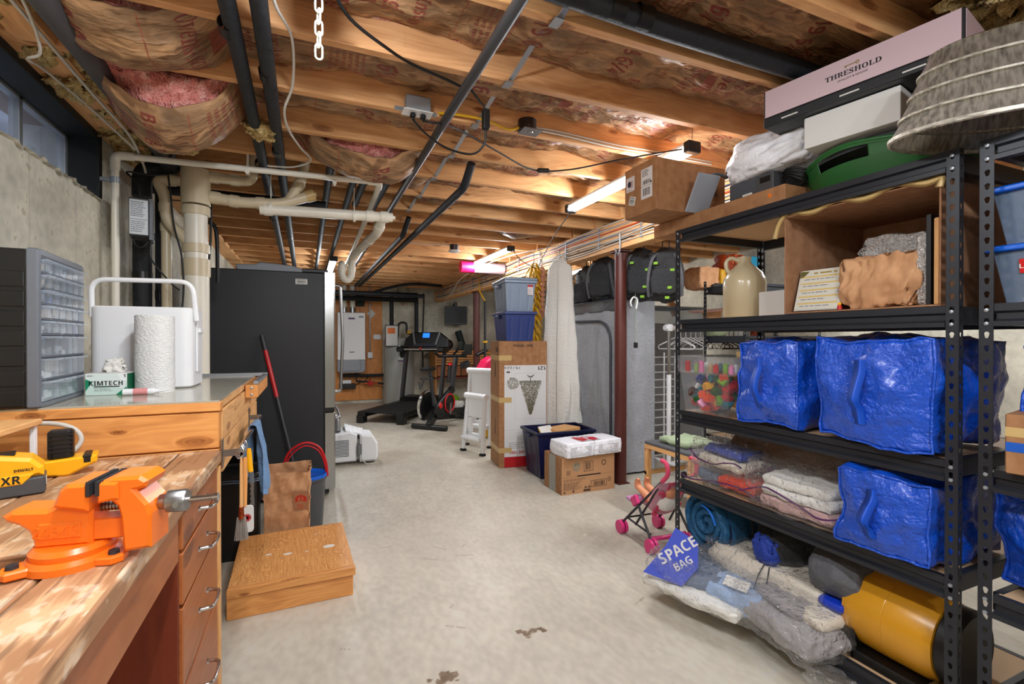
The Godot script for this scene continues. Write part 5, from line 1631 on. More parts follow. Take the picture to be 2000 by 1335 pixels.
func appliances() -> void:
	var b: MB
	# ---- refrigerator, its dark side to the camera
	var fr := thing("refrigerator", "tall refrigerator, dark side panel toward the bench and stainless doors toward the aisle", "refrigerator", V(0, 0, -4.07))
	b = MB.new()
	b.bx(-0.66, 0.122, 0.03, 1.775, -0.90, 0.0, 0.008)
	obj("cabinet_body", b, M.fridge_side, fr)
	var door := func(nm: String, y0: float, y1: float) -> Node3D:
		var q := MB.new()
		q.prism(poly([0.130, 0.0, 0.196, -0.004, 0.206, -0.02, 0.215, -0.45, 0.206, -0.88, 0.196, -0.896, 0.130, -0.90]), y1 - y0, 0.004, V(0, (y0 + y1) / 2, 0), Basis(V(1, 0, 0), V(0, 0, 1), V(0, -1, 0)))
		return obj(nm, q, M.stainless, fr)
	var d1: Node3D = door.call("door", 0.705, 1.787)
	var d2: Node3D = door.call("door", 0.06, 0.67)
	b = MB.new()
	b.bx(0.12, 0.20, 0.672, 0.703, -0.89, -0.01, 0.004)
	b.bx(0.1222, 0.131, 0.06, 1.78, -0.89, -0.006, 0.0)
	b.bx(-0.2, 0.16, 0.02, 0.058, -0.86, -0.03, 0.004)
	obj("gasket", b, M.black_plastic, fr)
	b = MB.new()
	b.tube(bent([V(0.207, 1.69, -0.08), V(0.25, 1.685, -0.08), V(0.268, 1.25, -0.08), V(0.25, 0.83, -0.08), V(0.207, 0.825, -0.08)], 0.05), 0.0125, 12)
	obj("handle", b, M.steel, d1)
	b = MB.new()
	b.tube(bent([V(0.207, 0.61, -0.1), V(0.25, 0.61, -0.12), V(0.255, 0.61, -0.45), V(0.25, 0.61, -0.78), V(0.207, 0.61, -0.8)], 0.04), 0.0125, 12)
	obj("handle", b, M.steel, d2)
	var im := blank(96, 48, Color(0.82, 0.82, 0.80))
	scribble(im, 6, 6, 84, 1, 8, 4, Color(0.2, 0.2, 0.2), 2)
	barcode(im, 12, 16, 72, 18, Color(0.2, 0.2, 0.2), 4)
	scribble(im, 10, 38, 70, 1, 8, 3, Color(0.2, 0.2, 0.2), 6)
	decal(fr, "rating_label", V(-0.04, 1.70, 0.0), Vector3.RIGHT, Vector3.UP, 0.085, 0.042, tmat("rating_print", itex(im), 0.5))
	b = MB.new()
	for x in [-0.6, 0.1]: b.lathe([Vector2(0, 0), Vector2(0.02, 0), Vector2(0.02, 0.03), Vector2(0, 0.03)], 14, V(x, 0, -0.05))
	obj("feet", b, M.black_plastic, fr)
	# on top of it
	var ld := thing("tray_lid", "pale grey plastic tray lying on top of the refrigerator", "tray", V(-0.26, 1.776, -4.33))
	b = MB.new()
	b.prism(poly([-0.23, 0.0, 0.22, 0.0, 0.235, 0.03, 0.16, 0.058, -0.07, 0.075, -0.11, 0.055, -0.24, 0.05]), 0.30, 0.006)
	obj("shell", b, M.pale_grey_plastic, ld)
	var bx2 := thing("black_case", "flat black case on the refrigerator top beside the grey tray", "case", V(0.06, 1.788, -4.30))
	b = MB.new()
	b.bx(-0.10, 0.10, 0, 0.03, -0.12, 0.12, 0.006)
	obj("shell", b, M.black_plastic, bx2)
	b = MB.new()
	b.bx(-0.03, 0.05, 0.0301, 0.0306, -0.03, 0.02, 0)
	obj("label", b, M.box_white, bx2)
	# ---- bin, grocery bag, bucket, mop handle
	var tb := thing("trash_can", "black plastic trash can with a raised lid under the raised bench", "trash can", V(-0.372, 0, -3.19))
	b = MB.new()
	b.prism(rrect(0.22, 0.2, 0.03), 0.46, 0.004, V(0, 0.232, 0), Basis(V(1, 0, 0), V(0, 0, 1), V(0, -1, 0)))
	obj("bin", b, M.black_plastic, tb)
	b = MB.new()
	b.prism(rrect(0.24, 0.225, 0.035), 0.03, 0.006, V(0, 0.475, 0), Basis(V(1, 0, 0), V(0, 0, 1), V(0, -1, 0)))
	obj("rim", b, M.black_plastic, tb)
	b = MB.new()
	b.prism(rrect(0.24, 0.23, 0.03), 0.018, 0.005, V(0.0, 0.60, -0.13), look(V(0, -0.35, 1)))
	obj("lid", b, M.black_plastic, tb)
	b = MB.new()
	for k in 2: b.tube(path([V(-0.13, 0.452 - k * 0.012, 0.104), V(-0.04, 0.458 - k * 0.014, 0.106), V(0.05, 0.45 - k * 0.01, 0.105), V(0.13, 0.462 - k * 0.012, 0.104), V(0.135, 0.455, 0.0)], 5), 0.004, 6)
	obj("liner", b, M.grey_clear, tb)
	var pb := thing("paper_bag", "open brown paper grocery bag with a red print standing behind the step", "paper bag", V(-0.105, 0, -3.175), -4)
	var nz := noise(44, 1.0, 3)
	var side := func(a: Vector3, c: Vector3, ha: float, hc: float, out: Vector3) -> Callable:
		return func(u, v):
			var p: Vector3 = a.lerp(c, u)
			var fl: float = 1.0 + 0.06 * v * v
			return V(p.x * fl, lerpf(ha, hc, u) * v, p.z * fl) + out * (0.016 * nz.get_noise_2d(u * 4.0 + a.x * 9.0, v * 5.0 + a.z * 7.0) * (0.4 + v) + 0.008 * absf(sin(v * 9.4)) * sin(u * PI))
	b = MB.new()
	b.sheet(12, 22, side.call(V(-0.12, 0, 0.065), V(0.115, 0, 0.065), 0.475, 0.46, Vector3.BACK), 0.0012)
	b.sheet(12, 22, side.call(V(0.115, 0, -0.06), V(-0.12, 0, -0.06), 0.50, 0.495, Vector3.FORWARD), 0.0012)
	b.sheet(8, 22, side.call(V(0.115, 0, 0.065), V(0.115, 0, -0.06), 0.46, 0.50, Vector3.LEFT), 0.0012)
	b.sheet(8, 22, side.call(V(-0.12, 0, -0.06), V(-0.12, 0, 0.065), 0.495, 0.475, Vector3.RIGHT), 0.0012)
	b.bx(-0.12, 0.115, 0, 0.002, -0.06, 0.065, 0)
	obj("bag_walls", b, M.paper_bag, pb)
	im = blank(128, 128, Color(0.62, 0.43, 0.30))
	for k in 18:
		fill_poly(im, PackedVector2Array([Vector2(18 + k * 5, 40 - 14 * sin(k / 17.0 * PI)), Vector2(24 + k * 5, 40 - 14 * sin((k + 1) / 17.0 * PI)), Vector2(24 + k * 5, 76 - 10 * sin((k + 1) / 17.0 * PI)), Vector2(18 + k * 5, 76 - 10 * sin(k / 17.0 * PI))]), Color(0.72, 0.16, 0.08))
	fill_poly(im, poly([40, 44, 60, 40, 58, 48, 46, 52, 58, 54, 56, 62, 42, 64]), Color(0.66, 0.46, 0.31))
	fill_poly(im, poly([70, 40, 80, 40, 82, 62, 72, 62]), Color(0.66, 0.46, 0.31))
	scribble(im, 34, 92, 60, 3, 11, 4, Color(0.72, 0.2, 0.1), 3)
	decal(pb, "red_print", V(0.075, 0.30, 0.083), Vector3.RIGHT, V(0, 1, 0.04), 0.085, 0.11, tmat("bag_print", itex(im), 0.8))
	var bk := thing("bucket", "dark bucket with a blue lid and a tall red arched handle behind the grocery bag", "bucket", V(-0.012, 0, -3.46))
	b = MB.new()
	b.lathe([Vector2(0, 0.0), Vector2(0.105, 0.0), Vector2(0.125, 0.32), Vector2(0.133, 0.325), Vector2(0.133, 0.34), Vector2(0.12, 0.345), Vector2(0.12, 0.33)], 34)
	obj("pail", b, M.electronics_grey, bk)
	b = MB.new()
	b.lathe([Vector2(0, 0.352), Vector2(0.118, 0.352), Vector2(0.13, 0.36), Vector2(0.134, 0.35), Vector2(0.132, 0.338)], 34)
	obj("lid", b, M.lid_blue, bk)
	b = MB.new()
	b.tube(path([V(-0.135, 0.33, 0.0), V(-0.13, 0.43, 0.0), V(-0.09, 0.52, 0.0), V(0.0, 0.565, 0.0), V(0.085, 0.525, 0.0), V(0.125, 0.43, 0.0), V(0.137, 0.33, 0.0)], 6), 0.008, 10)
	b.tube(path([V(-0.128, 0.33, 0.0), V(-0.118, 0.43, 0.008), V(-0.075, 0.505, 0.008), V(0.0, 0.545, 0.008), V(0.075, 0.51, 0.008), V(0.115, 0.43, 0.008), V(0.130, 0.33, 0.0)], 6), 0.005, 8)
	obj("arched_handle", b, M.red_plastic, bk)
	var mp := thing("mop_handle", "red and dark grey pole leaning on the refrigerator side", "pole", V(0, 0, 0))
	var p0 := V(-0.315, 1.285, -4.045)
	var p1 := V(-0.02, 0.0, -3.82)
	b = MB.new()
	b.tube([p0.lerp(p1, 0.09), p0.lerp(p1, 0.36)], 0.0155, 14)
	obj("red_grip", b, M.red_plastic, mp)
	b = MB.new()
	b.tube([p0, p0.lerp(p1, 0.005), p0.lerp(p1, 0.09)], 0.016, 14, true, [0.011, 0.0155, 0.0155])
	obj("end_grip", b, M.gunmetal, mp)
	b = MB.new()
	b.tube([p0.lerp(p1, 0.36), p0.lerp(p1, 0.66), p0.lerp(p1, 0.661), p1], 0.0135, 14, true, [0.0145, 0.0145, 0.0125, 0.0125])
	obj("grey_pole", b, M.gunmetal, mp)
	# ---- portable white machine with hose beside the doors
	var dh := thing("dehumidifier", "white portable appliance with side grille and grey hose by the refrigerator door", "appliance", V(0.40, 0, -5.16), 0)
	b = MB.new()
	b.prism(poly([-0.21, 0.03, 0.05, 0.03, 0.06, 0.30, 0.0, 0.33, -0.21, 0.31]), 0.30, 0.015)
	obj("grille_body", b, M.white_plastic, dh)
	b = MB.new()
	b.prism(poly([0.085, 0.02, 0.245, 0.02, 0.26, 0.06, 0.26, 0.20, 0.21, 0.285, 0.085, 0.30]), 0.32, 0.02)
	obj("tank_body", b, M.white_plastic, dh)
	b = MB.new()
	b.bx(0.052, 0.09, 0.04, 0.25, -0.13, 0.13, 0.004)
	b.bx(0.06, 0.10, 0.10, 0.20, 0.13, 0.175, 0.008)
	obj("latch_panel", b, M.silver_plastic, dh)
	for k in 12:
		b = MB.new()
		b.bx(-0.16, -0.02, 0.09 + k * 0.014, 0.096 + k * 0.014, 0.148, 0.153, 0.001)
		obj("grille_slat", b, M.black_plastic, dh)
	b = MB.new()
	var rb := []
	for k in 46:
		var a := k / 45.0
		rb.append(V(-0.12 - 0.01 * sin(a * 3), 0.33 + 0.13 * sin(a * PI), -0.02 + 0.2 * a - 0.1))
	var rads := []
	for k in 46: rads.append(0.032 if k % 2 == 0 else 0.028)
	b.tube(rb, 0.03, 14, true, rads)
	obj("ribbed_hose", b, M.silver_plastic, dh)
	b = MB.new()
	for k in 9: b.tube([V(-0.06 + 0.024 * k, 0.30 + 0.018 * sin(k * 0.4), -0.15), V(-0.05 + 0.02 * k, 0.385 - 0.007 * k, 0.02), V(-0.04 + 0.018 * k, 0.33 - 0.005 * k, 0.12)], 0.012, 8)
	obj("pleated_cover", b, M.white_plastic, dh)
	cord("white_cable", "white lead lying on the floor in front of the white appliance", [V(0.50, 0.06, -4.975), V(0.54, 0.012, -4.96), V(0.60, 0.006, -4.97), V(0.66, 0.006, -5.0)], 0.005, "white_cable")

func far_end() -> void:
	var t: Node3D
	var o: Node3D
	# plywood backboard, boiler and pipework
	t = thing("plywood_backboard", "tall plywood backboard on the far wall behind the boiler", "board", V(0, 0, -9.85))
	for q in [[0.1, 0.95], [0.953, 1.38]]: obj("plywood_panel", MB.new().bx(q[0], q[1], 0.06, 2.4, 0.002, 0.026), M.plywood_wall, t)
	t = thing("wall_boiler", "white wall-hung boiler with a grey lower cover on the plywood board", "boiler", V(0.77, 0, -9.80))
	obj("casing", MB.new().bx(-0.25, 0.25, 0.86, 1.76, 0, 0.32, 0.012), M.white_plastic, t)
	obj("lower_cover", MB.new().prism(poly([-0.25, 0.66, -0.2, 0.62, 0.2, 0.62, 0.25, 0.66, 0.25, 0.858, -0.25, 0.858]), 0.30, 0.01, V(0, 0, 0.15)), M.pale_grey_plastic, t)
	obj("door_panel", MB.new().prism(poly([-0.15, 0.66, 0.15, 0.66, 0.17, 0.80, 0.13, 0.87, -0.13, 0.87, -0.17, 0.80]), 0.01, 0.003, V(0, 0, 0.323)), M.pale_grey_plastic, t)
	obj("maker_badge", MB.new().bx(-0.04, 0.05, 1.005, 1.02, 0.32, 0.324, 0.001), M.electronics_grey, t)
	obj("sticker", MB.new().bx(-0.06, 0.06, 1.63, 1.66, 0.3195, 0.3215, 0), mat("sticker_purple", Color(0.3, 0.18, 0.4), 0.5), t)
	obj("sticker", MB.new().bx(0.13, 0.22, 1.66, 1.70, 0.3195, 0.3215, 0), M.pale_grey_plastic, t)
	for x in [-0.12, 0.03]:
		var pts := []
		var rd := []
		for k in 24:
			pts.append(V(x, 1.86 + k * 0.02, 0.16)); rd.append(0.05 if k % 2 == 0 or k > 18 else 0.044)
		o = obj("flue_pipe", MB.new().tube(pts, 0.05, 14, true, rd), M.white_pvc, t)
		obj("flue_collar", MB.new().lathe([Vector2(0.053, 1.76), Vector2(0.053, 1.86), Vector2(0.048, 1.865)], 18, V(x, 0, 0.16)), M.steel, o)
	obj("piping", MB.new().tube(bent([V(-0.2, 0.56, 0.12), V(0.2, 0.55, 0.12), V(0.62, 0.55, 0.12)], 0.03), 0.03, 10).tube([V(0.1, 0.62, 0.15), V(0.1, 0.45, 0.13), V(0.62, 0.38, 0.13)], 0.02, 10), M.pipe_foam, t)
	obj("red_valve", MB.new().lathe([Vector2(0, 0), Vector2(0.045, 0.0), Vector2(0.045, 0.04), Vector2(0, 0.04)], 18, V(0.36, 0.40, 0.15), Basis(V(1, 0, 0), V(0, 0, 1), V(0, -1, 0))), M.red_plastic, t)
	obj("pump_body", MB.new().tube([V(0.25, 0.40, 0.13), V(0.5, 0.40, 0.13)], 0.022, 10).tube([V(0.36, 0.44, 0.13), V(0.36, 0.50, 0.13)], 0.02, 8), M.copper, t)
	tag(obj("relay_box", MB.new().bx(0.88, 1.03, 1.90, 2.11, -9.82, -9.72, 0.008), M.shade_green), "dark green relay box on the plywood above the boiler", "relay box")
	tag(obj("paper_note", MB.new().box(V(1.17, 1.76, -9.818), V(0.12, 0.12, 0.002), 0, Basis(V(0, 0, 1), 0.78)), M.paper), "square paper note pinned cornerwise on the plywood", "note")
	tag(obj("conduit", MB.new().tube([V(1.14, 1.0, -9.8), V(1.14, 2.4, -9.8)], 0.014, 10), M.steel), "steel conduit running up the plywood to the far ceiling", "conduit")
	tag(obj("wall_outlet", MB.new().bx(1.09, 1.19, 0.88, 1.0, -9.823, -9.76, 0.008), M.white_plastic), "white outlet box at the foot of the steel conduit", "outlet")
	tag(obj("alarm_sensor", MB.new().prism(rrect(0.15, 0.10, 0.03), 0.04, 0.006, V(1.28, 1.30, -9.802)), M.white_plastic), "white oval sensor on the plywood near the storage tank", "sensor")
	t = thing("neutralizer_box", "black and white box low on the plywood below the boiler", "box", V(0.72, 0.36, -9.72))
	obj("black_case", MB.new().bx(-0.14, 0.14, -0.06, 0.04, -0.09, 0.05, 0.008), M.black_plastic, t)
	obj("white_top", MB.new().bx(-0.10, 0.06, 0.04, 0.11, -0.07, 0.03, 0.008), M.white_plastic, t)
	cord("electric_cable", "black lead looping from the box below the boiler to the pump", [V(0.86, 0.36, -9.74), V(0.97, 0.42, -9.8), V(1.05, 0.44, -9.8), V(1.12, 0.55, -9.78)], 0.008, "black_cable")
	for q in [[0.55, 2.12, -9.42, "upper header pipe of black foam across the far wall"], [0.9, 2.02, -9.40, "lower header pipe of black foam across the far wall"]]:
		foam_pipe(q[3], [V(-0.95, q[1], q[2]), V(2.0, q[1], q[2])], 0.045)
	for q in [[1.50, 1.45, 2.12, "black foam riser left of the cream expansion tank"], [1.98, 1.05, 2.12, "black foam riser right of the cream expansion tank"]]:
		foam_pipe(q[3], [V(q[0], q[2], -9.42), V(q[0], q[1], -9.42)], 0.04)
	t = thing("expansion_tank", "cream expansion tank hanging between the black risers on the far wall", "tank", V(1.74, 1.96, -9.55))
	obj("shell", MB.new().lathe([Vector2(0, 0), Vector2(0.06, 0.01), Vector2(0.115, 0.06), Vector2(0.12, 0.12), Vector2(0.12, 0.26), Vector2(0.10, 0.32), Vector2(0.02, 0.345), Vector2(0, 0.345)], 26), M.tank_cream, t)
	obj("valve_stem", MB.new().tube([V(0, 0.0, 0), V(0, -0.03, 0)], 0.012, 8), M.copper, t)
	t = thing("storage_tank", "pale grey hot water storage tank with a black badge and label on the far wall", "tank", V(1.65, 0, -9.48))
	obj("jacket", MB.new().lathe([Vector2(0, 0.02), Vector2(0.29, 0.02), Vector2(0.29, 1.24), Vector2(0.27, 1.27), Vector2(0, 1.28)], 40), M.tank_grey, t)
	obj("black_badge", MB.new().prism(rrect(0.11, 0.24, 0.05, 5), 0.01, 0.003, V(0.02, 1.02, 0.292)), M.black_plastic, t)
	obj("label", MB.new().bx(-0.07, 0.09, 0.82, 0.92, 0.285, 0.2925, 0.001), M.box_white, t)
	obj("label_band", MB.new().bx(-0.07, 0.09, 0.83, 0.855, 0.2926, 0.2935, 0), M["sticker_purple"], t)
	t = thing("boiler_control", "white boiler control panel with an orange sticker beside the storage tank", "control panel", V(1.47, 1.32, -9.2))
	obj("panel", MB.new().bx(-0.11, 0.11, -0.19, 0.19, -0.04, 0.0, 0.004), M.box_white, t)
	obj("frame", MB.new().bx(-0.12, 0.12, 0.19, 0.205, -0.05, 0.004).bx(-0.12, 0.12, -0.205, -0.19, -0.05, 0.004).bx(-0.12, -0.11, -0.19, 0.19, -0.05, 0.004).bx(0.11, 0.12, -0.19, 0.19, -0.05, 0.004), M.black_plastic, t)
	obj("orange_sticker", MB.new().bx(-0.08, 0.06, 0.04, 0.15, 0, 0.0015, 0), mat("sticker_orange", Color(0.85, 0.42, 0.08), 0.5), t)
	obj("arm", MB.new().bx(-0.02, 0.02, -0.02, 0.02, -0.10, -0.04), M.black_plastic, t)
	cord("black_hose", "black fitting hose with yellow valve above the storage tank", [V(1.62, 1.3, -9.42), V(1.64, 1.55, -9.42), V(1.78, 1.56, -9.42), V(1.80, 1.38, -9.42), V(1.95, 1.36, -9.45)], 0.022, "black_cable", 5, "", "hose")
	tag(obj("yellow_valve", MB.new().box(V(1.83, 1.39, -9.40), V(0.08, 0.06, 0.05), 0.008), M.strap_yellow), "yellow valve lever above the storage tank", "valve")
	# television
	t = thing("television", "small black television on a wall mount beside the far column", "television", V(2.83, 1.745, -9.55), -6)
	obj("screen_case", MB.new().prism(rrect(0.46, 0.38, 0.01), 0.05, 0.006), M.black_plastic, t)
	obj("screen", MB.new().bx(-0.213, 0.213, -0.155, 0.172, 0.0255, 0.0265, 0), M.tv_black, t)
	obj("wall_arm", MB.new().bx(-0.03, 0.03, -0.06, 0.28, -0.10, -0.03).bx(-0.02, 0.02, 0.2, 0.25, -0.28, -0.10), M.black_plastic, t)
	obj("camera_clip", MB.new().bx(-0.03, 0.03, -0.215, -0.19, -0.02, 0.03, 0.006), M.black_plastic, t)
	cord("electric_cable", "black cable drop down the far wall corner by the girder end", [V(2.2, 2.2, -9.8), V(2.22, 2.0, -9.82), V(2.2, 1.4, -9.82), V(2.2, 0.6, -9.82)], 0.012, "black_cable")
	# weight bench along the far wall
	t = thing("weight_bench", "slatted wooden bench with drawers along the far wall", "bench", V(3.1, 0, -9.5))
	for k in 5: obj("slat", MB.new().bx(-0.75, 1.3, 0.74 + k * 0.052, 0.782 + k * 0.052, 0.16, 0.19, 0.003), M.orange_wood, t)
	obj("bench_board", MB.new().bx(-0.75, 1.3, 1.0, 1.03, -0.3, 0.2, 0.004), M.orange_wood, t)
	for k in 4:
		o = obj("drawer", MB.new().bx(-0.73 + k * 0.5, -0.25 + k * 0.5, 0.52, 0.72, 0.16, 0.19, 0.004), M.brown_wood, t)
		obj("pull", MB.new().bx(-0.54 + k * 0.5, -0.44 + k * 0.5, 0.61, 0.63, 0.19, 0.2, 0.002), M.black_plastic, o)
	obj("end_panel", MB.new().bx(-0.77, -0.745, 0, 1.0, -0.3, 0.2).bx(1.3, 1.325, 0, 1.0, -0.3, 0.2), M.orange_wood, t)
	obj("base_board", MB.new().bx(-0.77, 1.3, 0.46, 0.5, -0.3, 0.2), M.dark_wood, t)
	tag(obj("medicine_ball", MB.new().lathe(arc_prof(0.11), 30, V(2.62, 1.145, -9.42)), M.bronze), "dark shiny exercise ball on the wooden bench", "ball")
	tag(obj("exercise_mat", MB.new().tube([V(3.0, 1.03, -9.55), V(2.9, 1.42, -9.65)], 0.07, 18), M.shade_green), "dark green rolled mat standing on the wooden bench", "mat")
	tag(obj("exercise_mat", MB.new().tube([V(3.22, 1.03, -9.45), V(3.3, 1.24, -9.6)], 0.06, 18), M.black_nylon), "black foam roller tilted on the wooden bench beside the green mat", "roller")
	tag(obj("resistance_band", MB.new().tube([V(2.9, 1.06, -9.35), V(3.02, 1.07, -9.35)], 0.03, 12), mat("teal_rubber", Color(0.02, 0.25, 0.26), 0.6)), "teal coiled band on the wooden bench", "band")
	for q in [[2.42, 0.16, -8.9, 0.10, "lime", "lime green exercise ball on the floor under the wooden bench, left one"], [2.62, 0.16, -8.95, 0.09, "lime", "lime green exercise ball on the floor under the wooden bench, right one"], [2.18, 0.13, -8.9, 0.09, "zip_purple", "purple exercise ball on the floor behind the bike"], [2.30, 0.10, -8.75, 0.07, "vise_orange", "orange ball on the floor among the green ones"]]:
		tag(obj("exercise_ball", MB.new().lathe(arc_prof(q[3]), 24, V(q[0], q[3], q[2])), M[q[4]]), q[5], "ball")
	for k in 2:
		t = thing("dumbbell", ["black dumbbell on the floor left of the lime balls", "black dumbbell on the floor right of the lime balls"][k], "dumbbell", V(2.1 + k * 0.35, 0.05, -8.45), 20)
		obj("grip", MB.new().tube([V(-0.06, 0, 0), V(0.06, 0, 0)], 0.015, 10), M.steel, t)
		for s in [-1, 1]: obj("weight", MB.new().tube([V(s * 0.06, 0, 0), V(s * 0.12, 0, 0)], 0.05, 6), M.rubber, t)
	tag(obj("towel_bundle", MB.new().soft(V(2.55, 0.06, -8.5), V(0.2, 0.12, 0.16), 0.7, func(w, q): return w * (1.0 + 0.3 * noise(5, 9.0, 2).get_noise_3dv(w)), 10), M.white_cloth, null, true), "white crumpled towel on the floor by the lime balls", "towel")
	tag(obj("floor_mat", MB.new().bx(1.75, 3.4, 0, 0.012, -9.0, -7.3, 0.003), M.rubber), "black rubber mat under the exercise bike end", "mat")
	# treadmill
	t = thing("treadmill", "black treadmill with a lit blue display facing the boiler wall", "treadmill", V(1.0, 0, -7.29), -36.9)
	obj("running_belt", MB.new().bx(-0.25, 0.25, 0.15, 0.172, -1.3, 0.0, 0.006), M.rubber, t)
	for s in [-1, 1]:
		obj("side_rail", MB.new().bx(s * 0.25, s * 0.38, 0.09, 0.175, -1.75, 0.02, 0.012), M.black_plastic, t)
		obj("rear_foot", MB.new().bx(s * 0.27, s * 0.385, 0.0, 0.12, -0.09, 0.04, 0.01), M.black_plastic, t)
		obj("upright", MB.new().bar(V(s * 0.37, 0.1, -1.40), V(s * 0.37, 1.08, -1.62), 0.05, 0.10, 0.008), M.gunmetal, t)
		obj("orange_cushion", MB.new().bx(s * 0.36, s * 0.392, 0.055, 0.09, -0.75 - s * 0.2, -0.6 - s * 0.2, 0.006), M.vise_orange, t)
		obj("hand_rest", MB.new().bx(s * 0.33, s * 0.45, 1.03, 1.12, -1.66, -1.34, 0.02), M.black_plastic, t)
	obj("motor_hood", MB.new().prism(poly([1.27, 0.09, 1.27, 0.175, 1.36, 0.24, 1.7, 0.24, 1.8, 0.09]), 0.72, 0.012, Vector3.ZERO, Basis(V(0, 0, -1), V(0, 1, 0), V(1, 0, 0))), M.black_plastic, t)
	obj("front_wheels", MB.new().tube([V(-0.36, 0.05, -1.75), V(0.36, 0.05, -1.75)], 0.05, 14), M.rubber, t)
	var cn := obj("console", MB.new().prism(poly([-0.44, 1.10, -0.25, 1.07, 0.25, 1.07, 0.44, 1.10, 0.42, 1.30, 0.26, 1.42, -0.26, 1.42, -0.42, 1.30]), 0.09, 0.02, V(0, 0.0, -1.66), Basis(V(1, 0, 0), -0.25)), M.black_plastic, t)
	cn.position = V(0, 0.0, 0.30)
	cn.rotation_degrees.x = 0
	obj("display", MB.new().box(V(0, 1.325, -1.645), V(0.13, 0.085, 0.004), 0, Basis(V(1, 0, 0), -0.25)), M.screen_blue, t)
	for s in [-1, 1]: obj("trim_stripe", MB.new().box(V(s * 0.23, 1.27, -1.627), V(0.035, 0.26, 0.008), 0.002, Basis(V(1, 0, 0), -0.25) * Basis(V(0, 0, 1), s * -0.25)), M.silver_plastic, t)
	obj("grab_bar", MB.new().tube([V(-0.36, 1.08, -1.42), V(0.36, 1.08, -1.42)], 0.022, 12), M.chrome, t)
	obj("safety_key", MB.new().box(V(0, 1.09, -1.395), V(0.03, 0.045, 0.02), 0.004), M.red_plastic, t)
	obj("panel", MB.new().box(V(0, 1.16, -1.60), V(0.40, 0.09, 0.02), 0.004, Basis(V(1, 0, 0), -0.9)), M.electronics_grey, t)
	# exercise bike, z backwards
	t = thing("exercise_bike", "black exercise bike with a silver-rimmed flywheel and red crank ring", "exercise bike", V(1.55, 0, -6.53), -47)
	obj("rear_stabilizer", MB.new().tube([V(-0.28, 0.04, 0), V(0.28, 0.04, 0)], 0.035, 12), M.black_plastic, t)
	obj("front_stabilizer", MB.new().tube([V(-0.26, 0.04, -1.0), V(0.26, 0.04, -1.0)], 0.035, 12), M.black_plastic, t)
	obj("frame", MB.new().bar(V(0, 0.06, 0.02), V(0, 0.30, -0.3), 0.07, 0.09).bar(V(0, 0.30, -0.3), V(0, 0.06, -1.0), 0.06, 0.08).bar(V(0, 0.25, -0.25), V(0, 0.52, -0.62), 0.06, 0.10), M.black_plastic, t)
	var fw := obj("flywheel", MB.new().lathe([Vector2(0, -0.012), Vector2(0.2, -0.012), Vector2(0.2, 0.012), Vector2(0, 0.012)], 40, V(-0.11, 0.31, -0.12), Basis(V(0, 0, 1), V(-1, 0, 0), V(0, -1, 0))), M.black_plastic, t)
	obj("silver_rim", MB.new().lathe([Vector2(0.2, -0.02), Vector2(0.222, -0.02), Vector2(0.222, 0.02), Vector2(0.2, 0.02)], 44, V(-0.11, 0.31, -0.12), Basis(V(0, 0, 1), V(-1, 0, 0), V(0, -1, 0))), M.chrome, fw)
	obj("chain_guard", MB.new().prism(poly([0.06, 0.22, 0.10, 0.15, 0.22, 0.16, 0.52, 0.22, 0.55, 0.32, 0.52, 0.42, 0.45, 0.52, 0.38, 0.50, 0.16, 0.38, 0.08, 0.32]), 0.06, 0.012, V(0.05, 0, 0), Basis(V(0, 0, -1), V(0, 1, 0), V(1, 0, 0))), M.black_plastic, t)
	obj("red_ring", MB.new().tube(ring_pts(0.13, V(0.085, 0.33, -0.40)), 0.012, 8, false), M.red_plastic, t)
	obj("red_reflector", MB.new().lathe([Vector2(0, 0), Vector2(0.045, 0), Vector2(0.035, 0.012), Vector2(0, 0.012)], 18, V(0.082, 0.32, -0.16), Basis(V(0, 0, 1), V(1, 0, 0), V(0, 1, 0))), M.red_plastic, t)
	obj("crank", MB.new().bar(V(0.11, 0.33, -0.40), V(0.12, 0.17, -0.36), 0.02, 0.03), M.steel, t)
	obj("pedal", MB.new().box(V(0.18, 0.16, -0.36), V(0.11, 0.03, 0.09), 0.006), M.black_plastic, t)
	obj("seat_post", MB.new().tube([V(0, 0.32, -0.12), V(-0.02, 0.80, -0.05)], 0.026, 12), M.gunmetal, t)
	obj("saddle", MB.new().prism(poly([-0.14, -0.07, -0.12, 0.07, 0.02, 0.035, 0.13, 0.015, 0.14, -0.015, 0.02, -0.035]), 0.05, 0.015, V(-0.02, 0.84, -0.05), Basis(V(0, 0, -1), V(1, 0, 0), V(0, -1, 0))), M.black_plastic, t)
	obj("weight_holder", MB.new().bx(-0.12, 0.10, 0.70, 0.72, 0.02, 0.06).tube([V(-0.14, 0.66, 0.05), V(-0.1, 0.56, 0.06)], 0.012, 8).tube([V(-0.06, 0.69, 0.05), V(-0.08, 0.6, 0.07)], 0.01, 8), M.gunmetal, t)
	obj("handle_post", MB.new().bar(V(0, 0.48, -0.60), V(0, 0.98, -0.72), 0.05, 0.08, 0.01), M.gunmetal, t)
	obj("red_knob", MB.new().tube([V(0.0, 0.62, -0.50), V(0.0, 0.80, -0.54), V(0, 0.83, -0.546), V(0, 0.86, -0.55)], 0.03, 12, true, [0.028, 0.028, 0.03, 0.03]), M.black_plastic, t)
	obj("knob_cap", MB.new().tube([V(0, 0.862, -0.55), V(0, 0.90, -0.557)], 0.032, 14), M.red_plastic, t)
